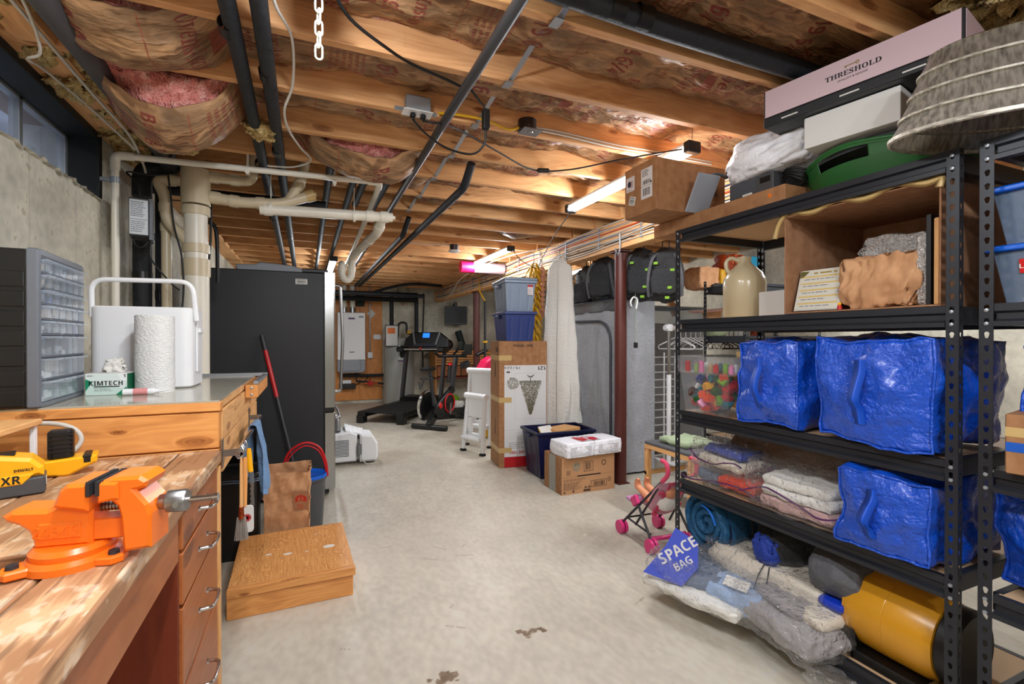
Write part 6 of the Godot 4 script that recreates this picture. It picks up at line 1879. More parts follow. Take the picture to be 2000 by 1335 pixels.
	obj("handlebar", MB.new().tube(path([V(-0.24, 1.06, -0.52), V(-0.23, 1.0, -0.62), V(-0.12, 1.0, -0.74), V(0, 1.0, -0.74), V(0.12, 1.0, -0.74), V(0.23, 1.0, -0.62), V(0.24, 1.06, -0.52)], 5), 0.02, 10).tube(path([V(-0.07, 1.0, -0.74), V(-0.08, 1.08, -0.9), V(-0.07, 1.14, -0.95)], 4), 0.018, 8).tube(path([V(0.07, 1.0, -0.74), V(0.08, 1.08, -0.9), V(0.07, 1.14, -0.95)], 4), 0.018, 8), M.black_plastic, t)
	obj("tablet_mount", MB.new().box(V(0, 1.16, -0.86), V(0.07, 0.13, 0.03), 0.008), M.black_plastic, t)
	obj("console_box", MB.new().box(V(0.2, 1.10, -0.74), V(0.12, 0.16, 0.04), 0.008), M.black_plastic, t)
	obj("water_bottle", MB.new().tube([V(0.14, 0.86, -0.70), V(0.14, 0.88, -0.82)], 0.055, 16), M.gunmetal, t)
	# straps near the far column
	t = thing("suspension_strap", "yellow webbing with black training straps hanging from the girder by the far column", "strap", V(2.42, 0, -6.75))
	obj("yellow_webbing", MB.new().bar(V(-0.03, 2.25, -0.13), V(-0.02, 1.98, -0.12), 0.03, 0.004, 0.0, V(1, 0, 0)).bar(V(-0.02, 1.985, -0.12), V(0, 1.82, 0.08), 0.03, 0.004, 0.0, V(1, 0, 0)), M.strap_yellow, t)
	obj("black_strap", MB.new().bar(V(0, 1.82, 0.08), V(0, 0.75, 0.08), 0.06, 0.02, 0.004, V(1, 0, 0)), M.black_nylon, t)
	obj("buckle", MB.new().bx(-0.025, 0.025, 1.2, 1.23, 0.04, 0.12), M.strap_yellow, t)
	obj("hand_grip", MB.new().tube([V(-0.12, 1.02, 0.05), V(0.04, 1.1, 0.05)], 0.03, 10), M.black_plastic, t)
	tag(obj("yellow_rope", MB.new().tube([V(2.46, 1.42, -5.9), V(2.30, 0.0, -6.25)], 0.014, 8), mat("rope_orange", Color(0.9, 0.5, 0.02), 0.5)), "thin orange-yellow bar leaning behind the tree carton", "bar")
	t = thing("toy_bin", "hot pink and yellow plastic toy peeking out behind the tree carton", "toy", V(2.12, 0, -5.75))
	obj("pink_top", MB.new().prism(poly([-0.12, 0.88, 0.16, 0.86, 0.16, 1.02, 0.02, 1.03, -0.06, 0.98]), 0.24, 0.02), M.hot_pink, t)
	obj("yellow_body", MB.new().bx(-0.04, 0.14, 0.0, 0.87, -0.1, 0.1, 0.02), M.strap_yellow, t)
func arc_prof(r: float) -> Array:
	var p := []
	for k in 15: p.append(Vector2(sin(PI * k / 14.0), -cos(PI * k / 14.0)) * r)
	return p
func ring_pts(r: float, o: Vector3, B := Basis(V(0, 0, 1), V(0, 1, 0), V(1, 0, 0))) -> Array:
	var p := []
	for k in 25: p.append(o + B * V(cos(TAU * k / 24) * r, sin(TAU * k / 24) * r, 0))
	return p
func tote(nm: String, label: String, at: Vector3, turn: float, s: Vector3, m: String, lid: String, grp := "") -> Node3D:
	var t := thing(nm, label, "storage bin", at, turn, grp)
	var k := 0.86
	var b := MB.new()
	# tapered walls with recessed panels
	for a in 4:
		var B := Basis(Vector3.UP, PI / 2 * a)
		var w := s.x if a % 2 == 0 else s.z
		var d := s.z if a % 2 == 0 else s.x
		b.sheet(24, 6, func(u, v):
			var g: float = lerpf(k, 1.0, v)
			var rib := 0.007 if absf(fposmod(u * 3.0 + 0.5, 1.0) - 0.5) > 0.42 and v > 0.1 and v < 0.82 else 0.0
			return B * V((u - 0.5) * w * g, s.y * v, d / 2 * g - rib), -0.003)
	b.bx(-s.x * k / 2, s.x * k / 2, 0, 0.004, -s.z * k / 2, s.z * k / 2, 0)
	obj("body", b, M[m], t)
	b = MB.new()
	for a in 4:
		var B := Basis(Vector3.UP, PI / 2 * a)
		var w := s.x if a % 2 == 0 else s.z
		var d := s.z if a % 2 == 0 else s.x
		b.box(B * V(0, s.y - 0.012, d / 2 + 0.008), V(w + 0.035, 0.028, 0.022), 0.006, B)
	obj("rim", b, M[m], t)
	if lid:
		b = MB.new()
		b.box(V(0, s.y + 0.012, 0), V(s.x + 0.04, 0.022, s.z + 0.04), 0.008)
		b.box(V(0, s.y + 0.027, 0), V(s.x - 0.06, 0.014, s.z - 0.06), 0.006)
		obj("lid", b, M[lid], t)
	for q in [-1, 1]: obj("handle", MB.new().box(V(q * (s.x / 2 + 0.02), s.y - 0.045, 0), V(0.03, 0.03, 0.12), 0.008), M[m], t)
	return t
func carton(nm: String, label: String, at: Vector3, turn: float, s: Vector3, m := "cardboard", cat := "carton") -> Node3D:
	var t := thing(nm, label, cat, at, turn)
	obj("box", MB.new().box(V(0, s.y / 2, 0), s, 0.004), M[m], t)
	return t

func middle() -> void:
	var t: Node3D
	var b: MB
	var sb := font("Droid Sans", true)
	# ---- tree carton, upside down; local: front +z, left end -x
	t = carton("tree_carton", "tall upended carton picturing an upside-down bush of a Christmas tree", V(1.98, 0, -4.47), -8, V(0.49, 1.235, 0.38))
	var im := blank(384, 960, Color(0.84, 0.84, 0.84))
	var r := RandomNumberGenerator.new()
	r.seed = 3
	var red := Color(0.70, 0.02, 0.08)
	im.fill_rect(Rect2i(0, 862, 384, 98), red)
	print_on(im, "land", 290, 905, 34, Color(0.86, 0.84, 0.84), sb, 180)
	print_on(im, "CASHMERE TREE", 170, 822, 26, red, sb, 180, 0.9)
	scribble(im, 40, 730, 150, 4, 16, 5, Color(0.5, 0.5, 0.5), 2)
	print_on(im, "121", 345, 30, 36, Color(0.15, 0.15, 0.15), sb, 180)
	print_on(im, "7 ft / 2.2 m", 70, 24, 22, Color(0.15, 0.15, 0.15), sb, 180)
	im.fill_rect(Rect2i(20, 56, 30, 16), Color(0.3, 0.3, 0.3))
	for q in [[95, 75, 268, 1], [95, 510, 268, 1], [0, 610, 384, 1]]: im.fill_rect(Rect2i(q[0], q[1], q[2], 2), Color(0.70, 0.70, 0.70))
	im.fill_rect(Rect2i(95, 75, 2, 435), Color(0.70, 0.70, 0.70))
	for k in 5200:
		var v := pow(r.randf(), 1.3)
		var hw := lerpf(104, 5, v)
		var p := Vector2(238 + r.randf_range(-hw, hw) + r.randfn() * 4, 150 + v * 318)
		if k % 9 == 0: p = Vector2(76, 172) + Vector2.from_angle(r.randf() * TAU) * sqrt(r.randf()) * 56
		var d := Vector2.from_angle(r.randf() * TAU) * r.randf_range(3, 8)
		fill_poly(im, PackedVector2Array([p - d, p + d, p + d.orthogonal() * 0.35]), [Color(0.16, 0.15, 0.10), Color(0.33, 0.33, 0.22), Color(0.48, 0.42, 0.32), Color(0.27, 0.20, 0.14), Color(0.40, 0.44, 0.33)][r.randi() % 5])
	im.fill_rect(Rect2i(235, 108, 6, 44), Color(0.1, 0.1, 0.1))
	fill_poly(im, poly([205, 92, 238, 108, 270, 90, 272, 96, 240, 116, 206, 98]), Color(0.1, 0.1, 0.1))
	fill_poly(im, poly([212, 112, 238, 108, 262, 112, 262, 116, 238, 113, 212, 117]), Color(0.1, 0.1, 0.1))
	decal(t, "printed_panel", V(0.022, 0.50, 0.19), Vector3.RIGHT, Vector3.UP, 0.43, 0.995, tmat("tree_print", itex(im), 0.45))
	var f2 := font("Droid Sans", true)
	word(t, "lettering", "SKU: 191054", V(-0.0, 1.19, 0.1905), Vector3.LEFT, Vector3.DOWN, 0.026, M.print_black, f2)
	word(t, "lettering", "21", V(-0.2455, 1.12, 0.1), V(0, -1, 0), V(0, 0, 1), 0.09, M.print_black, f2)
	for y in [0.95, 0.38]: obj("hand_hole", MB.new().prism(poly([-0.012, -0.07, 0.01, -0.07, 0.014, 0.0, 0.008, 0.07, -0.01, 0.07, -0.004, 0.0]), 0.002, 0, V(-0.2455, y, 0.02), Basis(V(0, 0, 1), V(0, 1, 0), V(-1, 0, 0))), M.print_black, t)
	for y in [1.07, 0.66, 0.17]: obj("packing_tape", MB.new().bx(-0.2465, -0.2455, y - 0.025, y + 0.025, -0.18, 0.191, 0).bx(-0.246, -0.12, y - 0.025, y + 0.025, 0.1915, 0.1925, 0), M.tape_tan, t)
	# ---- totes on it
	tote("storage_tote", "dusty blue lidded tote, the lower of two stacked on the tree carton", V(1.945, 1.236, -4.5), -8, V(0.30, 0.285, 0.50), "tote_blue", "")
	t = tote("storage_tote", "pale grey lidded tote, the upper of two stacked on the tree carton", V(1.945, 1.525, -4.5), -8, V(0.30, 0.30, 0.50), "tote_grey", "tote_grey")
	im = blank(64, 96, Color(0.85, 0.82, 0.82))
	im.fill_rect(Rect2i(0, 0, 64, 22), Color(0.7, 0.08, 0.1))
	scribble(im, 6, 34, 50, 6, 10, 4, Color(0.5, 0.4, 0.4), 3)
	decal(t, "red_label", V(0.10, 0.21, 0.247), Vector3.RIGHT, Vector3.UP, 0.055, 0.10, tmat("tote_label", itex(im), 0.5), 0.001)
	# ---- chili and garlic strings
	t = thing("chili_string", "string of yellow chili peppers hanging from the girder beside the totes", "chili string", V(2.27, 0, -4.70))
	for k in 110:
		var y := 2.08 - k * 0.0088
		var a := k * 2.4
		var d := V(cos(a), -0.75 - 0.4 * r.randf(), sin(a)).normalized()
		var o := V(0.02 * cos(a), y, 0.02 * sin(a))
		obj("chili", MB.new().tube([o, o + d * 0.035, o + d * 0.08 + V(0, -0.012, 0), o + d * 0.11 + V(0, -0.035, 0)], 0.011, 6, true, [0.009, 0.013, 0.010, 0.002]), M.chili, t)
	obj("string", MB.new().tube([V(0, 2.2, 0), V(0, 1.1, 0)], 0.004, 6), M.black_cable, t)
	t = thing("garlic_string", "braided string of pinkish garlic bulbs beside the yellow chilies", "garlic string", V(2.34, 0, -4.65))
	for k in 10:
		var y := 1.99 - k * 0.054
		for s in [-1, 1]:
			obj("garlic_bulb", MB.new().lathe([Vector2(0, -0.022), Vector2(0.02, -0.018), Vector2(0.027, 0.0), Vector2(0.018, 0.018), Vector2(0.006, 0.03), Vector2(0.004, 0.04), Vector2(0, 0.04)], 14, V(0.0, y + 0.012 * s, s * 0.024)), M.garlic, t)
	obj("braid", MB.new().tube([V(0, 2.2, 0), V(0, 1.45, 0)], 0.006, 6), M.tape_tan, t)
	# ---- white garment bag
	var nz := noise(61, 1.0, 3)
	t = thing("garment_bag", "long white garment bag hanging from the girder in front of the wardrobe", "garment bag", V(2.40, 0, -4.36), 48)
	b = MB.new()
	b.grid(40, 44, func(u, v):
		var a: float = TAU * u
		var y := lerpf(2.10, 0.40, v)
		var w: float = 0.125 * pow(clampf(v * 14.0, 0.0, 1.0), 0.5) + 0.035 * v
		var th: float = (0.05 + 0.05 * v) * sqrt(clampf(v * 9.0, 0.02, 1.0))
		var f: float = 1.0 + 0.22 * v * sin(a * 5.0 + nz.get_noise_2d(v * 2.0, a) * 2.0) + 0.08 * nz.get_noise_3d(cos(a) * 2.0, v * 7.0, sin(a) * 2.0)
		return V(cos(a) * th * f, y, sin(a) * w * f * (1.0 + 0.25 * v)), 1, 1, true, true)
	obj("bag", b, M.white_cloth, t)
	obj("zipper", MB.new().tube(path([V(-0.055, 2.02, 0.0), V(-0.085, 1.6, 0.005), V(-0.10, 1.0, 0.0), V(-0.115, 0.42, 0.005)], 6), 0.005, 6), M.paper, t)
	obj("hanger_hook", MB.new().tube(path([V(0, 2.08, 0), V(0, 2.15, 0), V(0.02, 2.18, 0), V(0.045, 2.17, 0)], 5), 0.004, 6), M.steel, t)
	# ---- grey cloth wardrobe
	t = thing("cloth_wardrobe", "grey zip-front cloth wardrobe behind the red column", "wardrobe", V(2.62, 0, -4.05))
	b = MB.new()
	b.grid(44, 60, func(u, v): return V(-0.008 * sin(u * PI) + 0.012 * nz.get_noise_2d(u * 3.0, v * 5.0) + 0.006 * nz.get_noise_2d(u * 16.0, v * 2.0), 1.5 * v + 0.02, -0.42 + 0.84 * u), 1, 1, false)
	b.grid(24, 60, func(u, v): return V(0.40 * u, 1.62 * v + 0.02, 0.42 + 0.014 * nz.get_noise_2d(u * 4.0, v * 6.0 + 9.0) * sin(u * PI)), 1, 1, false)
	b.bx(0.39, 0.4, 0.02, 1.62, -0.42, 0.42, 0).bx(0.0, 0.4, 1.61, 1.62, -0.42, 0.42, 0).bx(0, 0.4, 0.02, 1.62, -0.43, -0.42, 0)
	obj("cover", b, M.wardrobe_cloth, t)
	b = MB.new()
	b.grid(30, 8, func(u, v): return V(-0.004 + 0.006 * nz.get_noise_2d(u * 9.0, v * 3.0), 1.525 + 0.085 * v, -0.42 + 0.84 * u), 1, 1, false)
	obj("clear_window", b, M.clear_plastic, t)
	obj("window_backing", MB.new().bx(0.02, 0.03, 1.51, 1.61, -0.4, 0.4, 0), M.electronics_grey, t)
	b = MB.new()
	b.tube([V(-0.004, 0.03, 0.425), V(-0.004, 1.62, 0.425)], 0.008, 8).tube([V(-0.004, 1.62, -0.42), V(-0.004, 1.62, 0.425), V(0.4, 1.62, 0.425)], 0.007, 8).tube([V(-0.004, 1.518, -0.42), V(-0.004, 1.518, 0.42)], 0.006, 8)
	obj("piping", b, M.stripe_grey, t)
	b = MB.new()
	b.tube(bent([V(-0.02, 0.06, 0.31), V(-0.02, 1.42, 0.31), V(-0.02, 1.44, -0.36)], 0.22, 8), 0.012, 8)
	obj("zip_band", b, M.stripe_grey, t)
	# ---- backpacks on the girder's back edge
	var pack := func(label: String, at: Vector3, turn: float, h: float, trimc: String) -> void:
		var p := thing("backpack", label, "backpack", at, turn)
		obj("pack_body", MB.new().soft(Vector3.ZERO, V(0.26, h, 0.16), 0.6, func(w, q): return w * V(1.0 - 0.22 * maxf(w.y / h + 0.1, 0), 1, 1) * (1.0 + 0.10 * nz.get_noise_3dv(w * 12.0)), 12), M.black_nylon, p, true)
		obj("front_pocket", MB.new().soft(V(0, -h * 0.16, 0.09), V(0.21, h * 0.5, 0.07), 0.4, func(w, q): return w * (1.0 + 0.12 * nz.get_noise_3dv(w * 20.0 + at)), 10), M.charcoal_cloth, p, true)
		for s in [-1, 1]:
			obj("strap", MB.new().tube(path([V(s * 0.06, h * 0.46, 0.02), V(s * 0.10, h * 0.3, 0.11), V(s * 0.13, -h * 0.1, 0.12), V(s * 0.13, -h * 0.45, 0.06)], 5), 0.016, 8, true, [], 0.5), M.grey_nylon, p)
		obj("top_loop", MB.new().tube(path([V(-0.03, h * 0.46, 0), V(-0.01, 2.262 - at.y, 0), V(0.02, 2.262 - at.y, 0), V(0.03, h * 0.46, 0)], 5), 0.005, 6), M.black_nylon, p)
		if trimc:
			for q in [[0.06, 0.03], [0.04, -0.13], [-0.07, 0.1], [0.02, -0.22]]: obj("trim_tab", MB.new().box(V(q[0], q[1] * h / 0.45, 0.135 - absf(q[1] + 0.08) * 0.14), V(0.035, 0.022, 0.008), 0.002), M[trimc], p)
	pack.call("black backpack hanging straps outward above the wardrobe, left of the red column", V(2.70, 1.84, -4.0), -55, 0.40, "")
	pack.call("dark backpack hanging just right of the red column with lime cords", V(2.75, 1.83, -3.5), -40, 0.42, "lime")
	pack.call("black backpack with bright lime tabs hanging behind the shelf post", V(2.75, 1.785, -3.17), -45, 0.40, "lime")
	pack.call("slim black pack squeezed between the garment bag and the other backpacks", V(2.74, 1.80, -4.35), -70, 0.4, "")
	tag(obj("hanging_rod", MB.new().tube([V(2.70, 2.262, -4.45), V(2.75, 2.262, -2.9)], 0.009, 8), M.steel), "steel rod slung under the joists from which the backpacks hang", "rod")
	t = thing("webbing_strap", "pale webbing strap with a plastic hook hanging in front of the wardrobe side", "strap", V(2.66, 0, -3.46))
	obj("webbing", MB.new().bar(V(0, 1.85, 0), V(0.01, 1.22, 0.0), 0.03, 0.003, 0, V(1, 0, 0.6)), M.sage, t)
	obj("hook", MB.new().tube(path([V(0, 1.52, 0.02), V(0.01, 1.60, 0.02), V(-0.03, 1.62, 0.02), V(-0.06, 1.58, 0.02), V(-0.05, 1.54, 0.02)], 4), 0.008, 8), M.white_plastic, t)
	obj("end_clip", MB.new().box(V(0.01, 1.20, 0), V(0.04, 0.05, 0.015), 0.004), M.black_plastic, t)
	# ---- white folding step stools
	var stool := func(label: String, at: Vector3, turn: float, h: float) -> void:
		var s := thing("step_stool", label, "step stool", at, turn, "")
		for x in [-1, 1]:
			obj("leg_rail", MB.new().bar(V(x * 0.17, 0.02, 0.03), V(x * 0.15, h, -0.02), 0.05, 0.035, 0.012), M.white_plastic, s)
			obj("rubber_foot", MB.new().bx(x * 0.17 - 0.03, x * 0.17 + 0.03, 0, 0.022, 0.005, 0.055), M.rubber, s)
		obj("tread_panel", MB.new().bx(-0.13, 0.13, h * 0.62, h, -0.035, 0.0, 0.012).bx(-0.13, -0.06, h * 0.34, h * 0.62, -0.03, 0.0, 0.008).bx(0.06, 0.13, h * 0.34, h * 0.62, -0.03, 0.0, 0.008).bx(-0.13, 0.13, h * 0.24, h * 0.345, -0.03, 0.0, 0.008), M.white_plastic, s)
		obj("step_board", MB.new().bx(-0.16, 0.16, h * 0.24, h * 0.3, 0.0, 0.08, 0.012), M.white_plastic, s)
		obj("top_cap", MB.new().tube([V(-0.18, h, -0.02), V(0.18, h, -0.02)], 0.036, 14), M.white_plastic, s)
	stool.call("folded white plastic step stool leaning by the tree carton, the nearer one", V(1.70, 0, -5.02), -70, 0.62)
	stool.call("taller white folding step stool behind the first, against the tree carton", V(1.86, 0, -5.32), -55, 0.88)
	# ---- navy tote with odds and ends, diaper carton and pack
	tote("storage_tote", "open navy storage tote with a wooden tray in it, in front of the tree carton", V(2.17, 0, -3.98), -3, V(0.56, 0.42, 0.38), "tote_navy", "")
	t = thing("wooden_tray", "pale wooden box lying inside the open navy tote", "tray", V(2.22, 0.30, -3.98), 20)
	obj("tray", MB.new().bx(-0.15, 0.15, 0.0, 0.12, -0.10, 0.10, 0.004), M.pale_wood, t)
	t = thing("activity_book", "yellow and white book propped inside the open navy tote", "book", V(2.03, 0.33, -3.92), 15)
	obj("cover", MB.new().box(V(0, 0.06, 0), V(0.16, 0.12, 0.01), 0.001, Basis(V(1, 0, 0), -0.7)), M.strap_yellow, t)
	obj("pages", MB.new().box(V(0, 0.075, -0.01), V(0.15, 0.11, 0.012), 0.001, Basis(V(1, 0, 0), -0.7)), M.paper, t)
	t = carton("diaper_carton", "brown printed shipping carton on the floor with a white pack on top", V(2.12, 0, -3.51), 0, V(0.505, 0.30, 0.305))
	im = blank(384, 228, Color(0.71, 0.53, 0.37))
	var ink := Color(0.20, 0.13, 0.09)
	im.fill_rect(Rect2i(0, 121, 384, 2), Color(0.52, 0.37, 0.25))
	fill_poly(im, circ(26, 30, Vector2(104, 62)), Color(0.42, 0.50, 0.46))
	fill_poly(im, circ(22, 30, Vector2(104, 62)), Color(0.66, 0.54, 0.41))
	print_on(im, "#1", 104, 52, 20, Color(0.35, 0.46, 0.43), sb)
	scribble(im, 90, 68, 28, 3, 7, 3, Color(0.42, 0.50, 0.46), 7)
	for q in [[157, 34, 68, 62], [208, 158, 118, 42]]:
		im.fill_rect(Rect2i(q[0], q[1], q[2], q[3]), ink)
		im.fill_rect(Rect2i(q[0] + 3, q[1] + 3, q[2] - 6, q[3] - 6), Color(0.71, 0.53, 0.37))
	barcode(im, 170, 42, 42, 44, ink, 8)
	barcode(im, 222, 166, 90, 28, ink, 9)
	for q in [[35, 84], [334, 150]]:
		im.fill_rect(Rect2i(q[0], q[1], 24, 24), ink)
		im.fill_rect(Rect2i(q[0] + 3, q[1] + 3, 18, 18), Color(0.71, 0.53, 0.37))
		im.fill_rect(Rect2i(q[0] + 9, q[1] + 8, 6, 8), ink)
	fill_poly(im, circ(18, 24, Vector2(304, 52)), Color(0.40, 0.29, 0.2))
	fill_poly(im, circ(11, 24, Vector2(304, 52)), Color(0.71, 0.53, 0.37))
	im.fill_rect(Rect2i(110, 116, 170, 8), Color(0.12, 0.07, 0.05))
	scribble(im, 12, 134, 180, 3, 6, 3, Color(0.45, 0.32, 0.22), 5)
	scribble(im, 12, 156, 130, 8, 6, 4, Color(0.46, 0.33, 0.24), 6)
	for x in [160, 186]: fill_poly(im, poly([x, 200, x + 10, 184, x + 20, 200, x + 16, 206, x + 10, 194, x + 5, 206]), ink)
	im.fill_rect(Rect2i(154, 208, 52, 12), ink)
	fill_poly(im, circ(7, 14, Vector2(82, 212)), ink)
	fill_poly(im, circ(6, 14, Vector2(20, 214)), ink)
	decal(t, "printed_side", V(0, 0.15, 0.1525), Vector3.RIGHT, Vector3.UP, 0.503, 0.298, tmat("diaper_carton_print", itex(im), 0.8))
	obj("clear_tape", MB.new().bx(-0.2535, -0.2526, 0.0, 0.298, -0.06, 0.05, 0), clear("tape_clear", Color(0.7, 0.72, 0.68), 0.35, 0.15), t)
	t = thing("diaper_pack", "white plastic-wrapped diaper pack with a red band on the printed carton", "diaper pack", V(2.15, 0.302, -3.45), 4)
	for s in [-1, 1]:
		obj("pack_half", MB.new().soft(V(s * 0.138, 0.06, 0), V(0.275, 0.12, 0.26), 0.16, func(w, q): return w * (1.0 + 0.035 * nz.get_noise_3dv(w * 26.0 + V(s, 0, 0))), 14), M.white_film, t, true)
	im = blank(160, 128, Color(0.80, 0.80, 0.82))
	fill_poly(im, poly([0, 20, 30, 0, 90, 60, 60, 110, 14, 128, 0, 90]), Color(0.72, 0.03, 0.12))
	fill_poly(im, poly([70, 10, 160, 50, 150, 110, 100, 128, 60, 70]), Color(0.74, 0.03, 0.13))
	fill_poly(im, poly([60, 40, 96, 34, 110, 60, 90, 78, 72, 66, 84, 56]), Color(0.86, 0.84, 0.85))
	decal(t, "red_band", V(-0.02, 0.1235, 0.02), Vector3.RIGHT, V(0, 0, -1), 0.2, 0.17, tmat("diaper_band", itex(im), 0.35))
	im = blank(256, 64, Color(0.80, 0.80, 0.82))
	for k in 26: fill_poly(im, circ(r.randf_range(3, 9), 9, Vector2(r.randf() * 256, r.randf() * 64)), [Color(0.68, 0.76, 0.82), Color(0.82, 0.74, 0.68), Color(0.78, 0.70, 0.74)][k % 3])
	decal(t, "pastel_print", V(-0.138, 0.055, 0.133), Vector3.RIGHT, Vector3.UP, 0.2, 0.065, tmat("pastel_print", itex(im), 0.35))
	decal(t, "pastel_print", V(0.138, 0.055, 0.133), Vector3.RIGHT, Vector3.UP, 0.2, 0.065, M.pastel_print)
	# ---- white garment rack with hangers behind the shelf post
	t = thing("garment_rack", "white and chrome rolling garment rack behind the far shelf post", "garment rack", V(3.12, 0, -3.55))
	for z in [-0.1, 0.0]:
		pass
	obj("upright", MB.new().tube([V(0, 0.08, 0), V(0, 0.92, 0)], 0.022, 12), M.white_plastic, t)
	obj("chrome_post", MB.new().tube([V(0, 0.90, 0), V(0, 1.34, 0)], 0.015, 12), M.chrome, t)
	obj("corner_joint", MB.new().box(V(0.0, 1.36, 0), V(0.07, 0.07, 0.05), 0.01).tube([V(-0.05, 1.36, 0), V(0.07, 1.36, 0)], 0.026, 12), M.white_plastic, t)
	obj("top_bar", MB.new().tube([V(0.05, 1.36, 0), V(1.15, 1.36, 0.0)], 0.014, 12), M.chrome, t)
	obj("upright", MB.new().tube([V(1.15, 0.08, 0), V(1.15, 1.37, 0)], 0.018, 12), M.white_plastic, t)
	obj("base_bar", MB.new().tube([V(0, 0.09, -0.22), V(0, 0.09, 0.22)], 0.016, 10).tube([V(0, 0.09, 0), V(1.15, 0.09, 0)], 0.014, 10), M.white_plastic, t)
	obj("caster", MB.new().lathe([Vector2(0, -0.012), Vector2(0.03, -0.012), Vector2(0.03, 0.012), Vector2(0, 0.012)], 14, V(0, 0.03, 0.2), Basis(V(0, 0, 1), V(1, 0, 0), V(0, 1, 0))), M.black_plastic, t)
	var h0: Node3D = null
	for k in 14:
		var at := V(3.20 + k * 0.062, 1.375, -3.55)
		var lab := "white plastic hanger, first on the garment rack from the corner joint" if k == 0 else ("white plastic hanger on the garment rack" if k < 7 else "black hanger on the garment rack behind the white ones")
		if h0 == null or k == 7:
			h0 = thing("clothes_hanger", lab, "hanger", at, 8, "white hangers on the garment rack" if k < 7 else "black hangers on the garment rack")
			var hm: Material = M.white_plastic if k < 7 else M.black_plastic
			obj("hook", MB.new().tube(path([V(0, -0.11, 0), V(0, -0.03, 0), V(0, 0.005, 0.018), V(0, 0.012, 0.0), V(0, 0.0, -0.02)], 4), 0.0035, 6), hm, h0)
			obj("shoulders", MB.new().tube(bent([V(0, -0.215, -0.2), V(0, -0.19, -0.215), V(0, -0.105, 0), V(0, -0.19, 0.215), V(0, -0.215, 0.2), V(0, -0.215, -0.2)], 0.02), 0.0055, 6), hm, h0)
		else:
			dup(h0, at, r.randf_range(-14, 14), lab)
	t = thing("wire_rack", "white wire shelving standing behind the garment rack", "wire rack", V(3.0, 0, -4.15))
	for k in 14: obj("wire", MB.new().tube([V(0.0, 0.1 + k * 0.075, 0.35), V(0.42, 0.1 + k * 0.075, 0.35)], 0.006, 6), M.white_plastic, t)
	for x in [0.0, 0.14, 0.28, 0.42]: obj("post", MB.new().tube([V(x, 0, 0.35), V(x, 1.12, 0.35)], 0.008, 8), M.white_plastic, t)
	# ---- small wooden table and stroller by the shelf end
	t = thing("side_table", "light wood table with a grey felt top behind the doll stroller", "table", V(2.62, 0, -2.78))
	obj("top", MB.new().bx(-0.2, 0.3, 0.44, 0.46, -0.25, 0.25, 0.004), M.grey_nylon, t)
	obj("rail", MB.new().bx(-0.2, 0.3, 0.405, 0.439, -0.25, -0.22).bx(-0.2, 0.3, 0.405, 0.439, 0.22, 0.25).bx(-0.2, -0.17, 0.405, 0.439, -0.22, 0.22).bx(-0.2, 0.3, 0.2, 0.23, -0.25, -0.22), M.pale_wood, t)
	for q in [[-0.18, -0.23], [-0.18, 0.23], [0.28, -0.23], [0.28, 0.23]]: obj("leg", MB.new().bx(q[0] - 0.02, q[0] + 0.02, 0, 0.405, q[1] - 0.02, q[1] + 0.02), M.pale_wood, t)
	tag(obj("folded_cloth", MB.new().soft(V(2.62, 0.485, -2.8), V(0.26, 0.045, 0.3), 0.25, func(w, q): return w + V(0, 0.02 * nz.get_noise_2d(w.x * 9.0, w.z * 9.0), 0), 12), M.sage, null, true), "pale sage cloth folded on the light wood table", "cloth")
	# heads away from the camera (-z); handles toward it
	t = thing("doll_stroller", "pink and grey toy doll stroller beside the end of the black shelf", "doll stroller", V(2.0, 0, -2.40), -4)
	var gm: Material = M.gunmetal
	for x in [-0.14, 0.14]:
		for z in [-0.155, 0.165]:
			for s in [-1, 1]:
				obj("wheel", MB.new().lathe([Vector2(0.0, -0.009), Vector2(0.012, -0.009), Vector2(0.014, -0.005), Vector2(0.03, -0.005), Vector2(0.032, -0.009), Vector2(0.042, -0.009), Vector2(0.042, 0.009), Vector2(0, 0.009)], 24, V(x + 0.014 * s, 0.042, z), Basis(V(0, 1, 0), V(s, 0, 0), V(0, 0, s))), M.pink_plastic, t)
		var i: float = x * 0.72
		obj("frame_tube", MB.new().tube([V(x, 0.07, -0.15), V(i, 0.43, 0.21)], 0.008, 8), gm, t)
		obj("frame_tube", MB.new().tube([V(x, 0.07, 0.16), V(x * 0.95, 0.27, -0.01)], 0.008, 8), gm, t)
		obj("frame_tube", MB.new().tube([V(i, 0.42, 0.20), V(x * 0.9, 0.10, -0.02)], 0.007, 8), gm, t)
		var q := V(i, 0.43, 0.21)
		obj("curved_handle", MB.new().tube(path([q, q + V(0, 0.045, 0.045), q + V(0, 0.085, 0.05), q + V(0, 0.115, 0.03), q + V(0, 0.12, -0.005)], 5), 0.013, 10), mat("handle_pink", Color(0.88, 0.28, 0.42), 0.6), t)
		obj("hip_joint", MB.new().box(V(x * 0.98, 0.255, -0.01), V(0.025, 0.06, 0.07), 0.008, Basis(V(1, 0, 0), -0.6)), M.pink_plastic, t)
	obj("cross_bar", MB.new().tube([V(-0.13, 0.115, -0.11), V(0.13, 0.115, -0.11)], 0.006, 8), gm, t)
	obj("side_bar", MB.new().tube([V(-0.13, 0.115, -0.11), V(-0.13, 0.10, 0.14)], 0.006, 8), gm, t)
	b = MB.new()
	b.sheet(12, 20, func(u, v):
		var p: Vector3
		if v < 0.55: p = V(0, 0.42, 0.21).lerp(V(0, 0.19, 0.09), v / 0.55)
		else: p = V(0, 0.19, 0.09).lerp(V(0, 0.235, -0.08), (v - 0.55) / 0.45)
		var e := absf(u * 2.0 - 1.0)
		return p + V((u - 0.5) * 0.235, 0.075 * pow(e, 3.0) * sin(v * PI), 0.0), 0.003)
	obj("seat_sling", b, M.pink_mesh, t)
	b = MB.new()
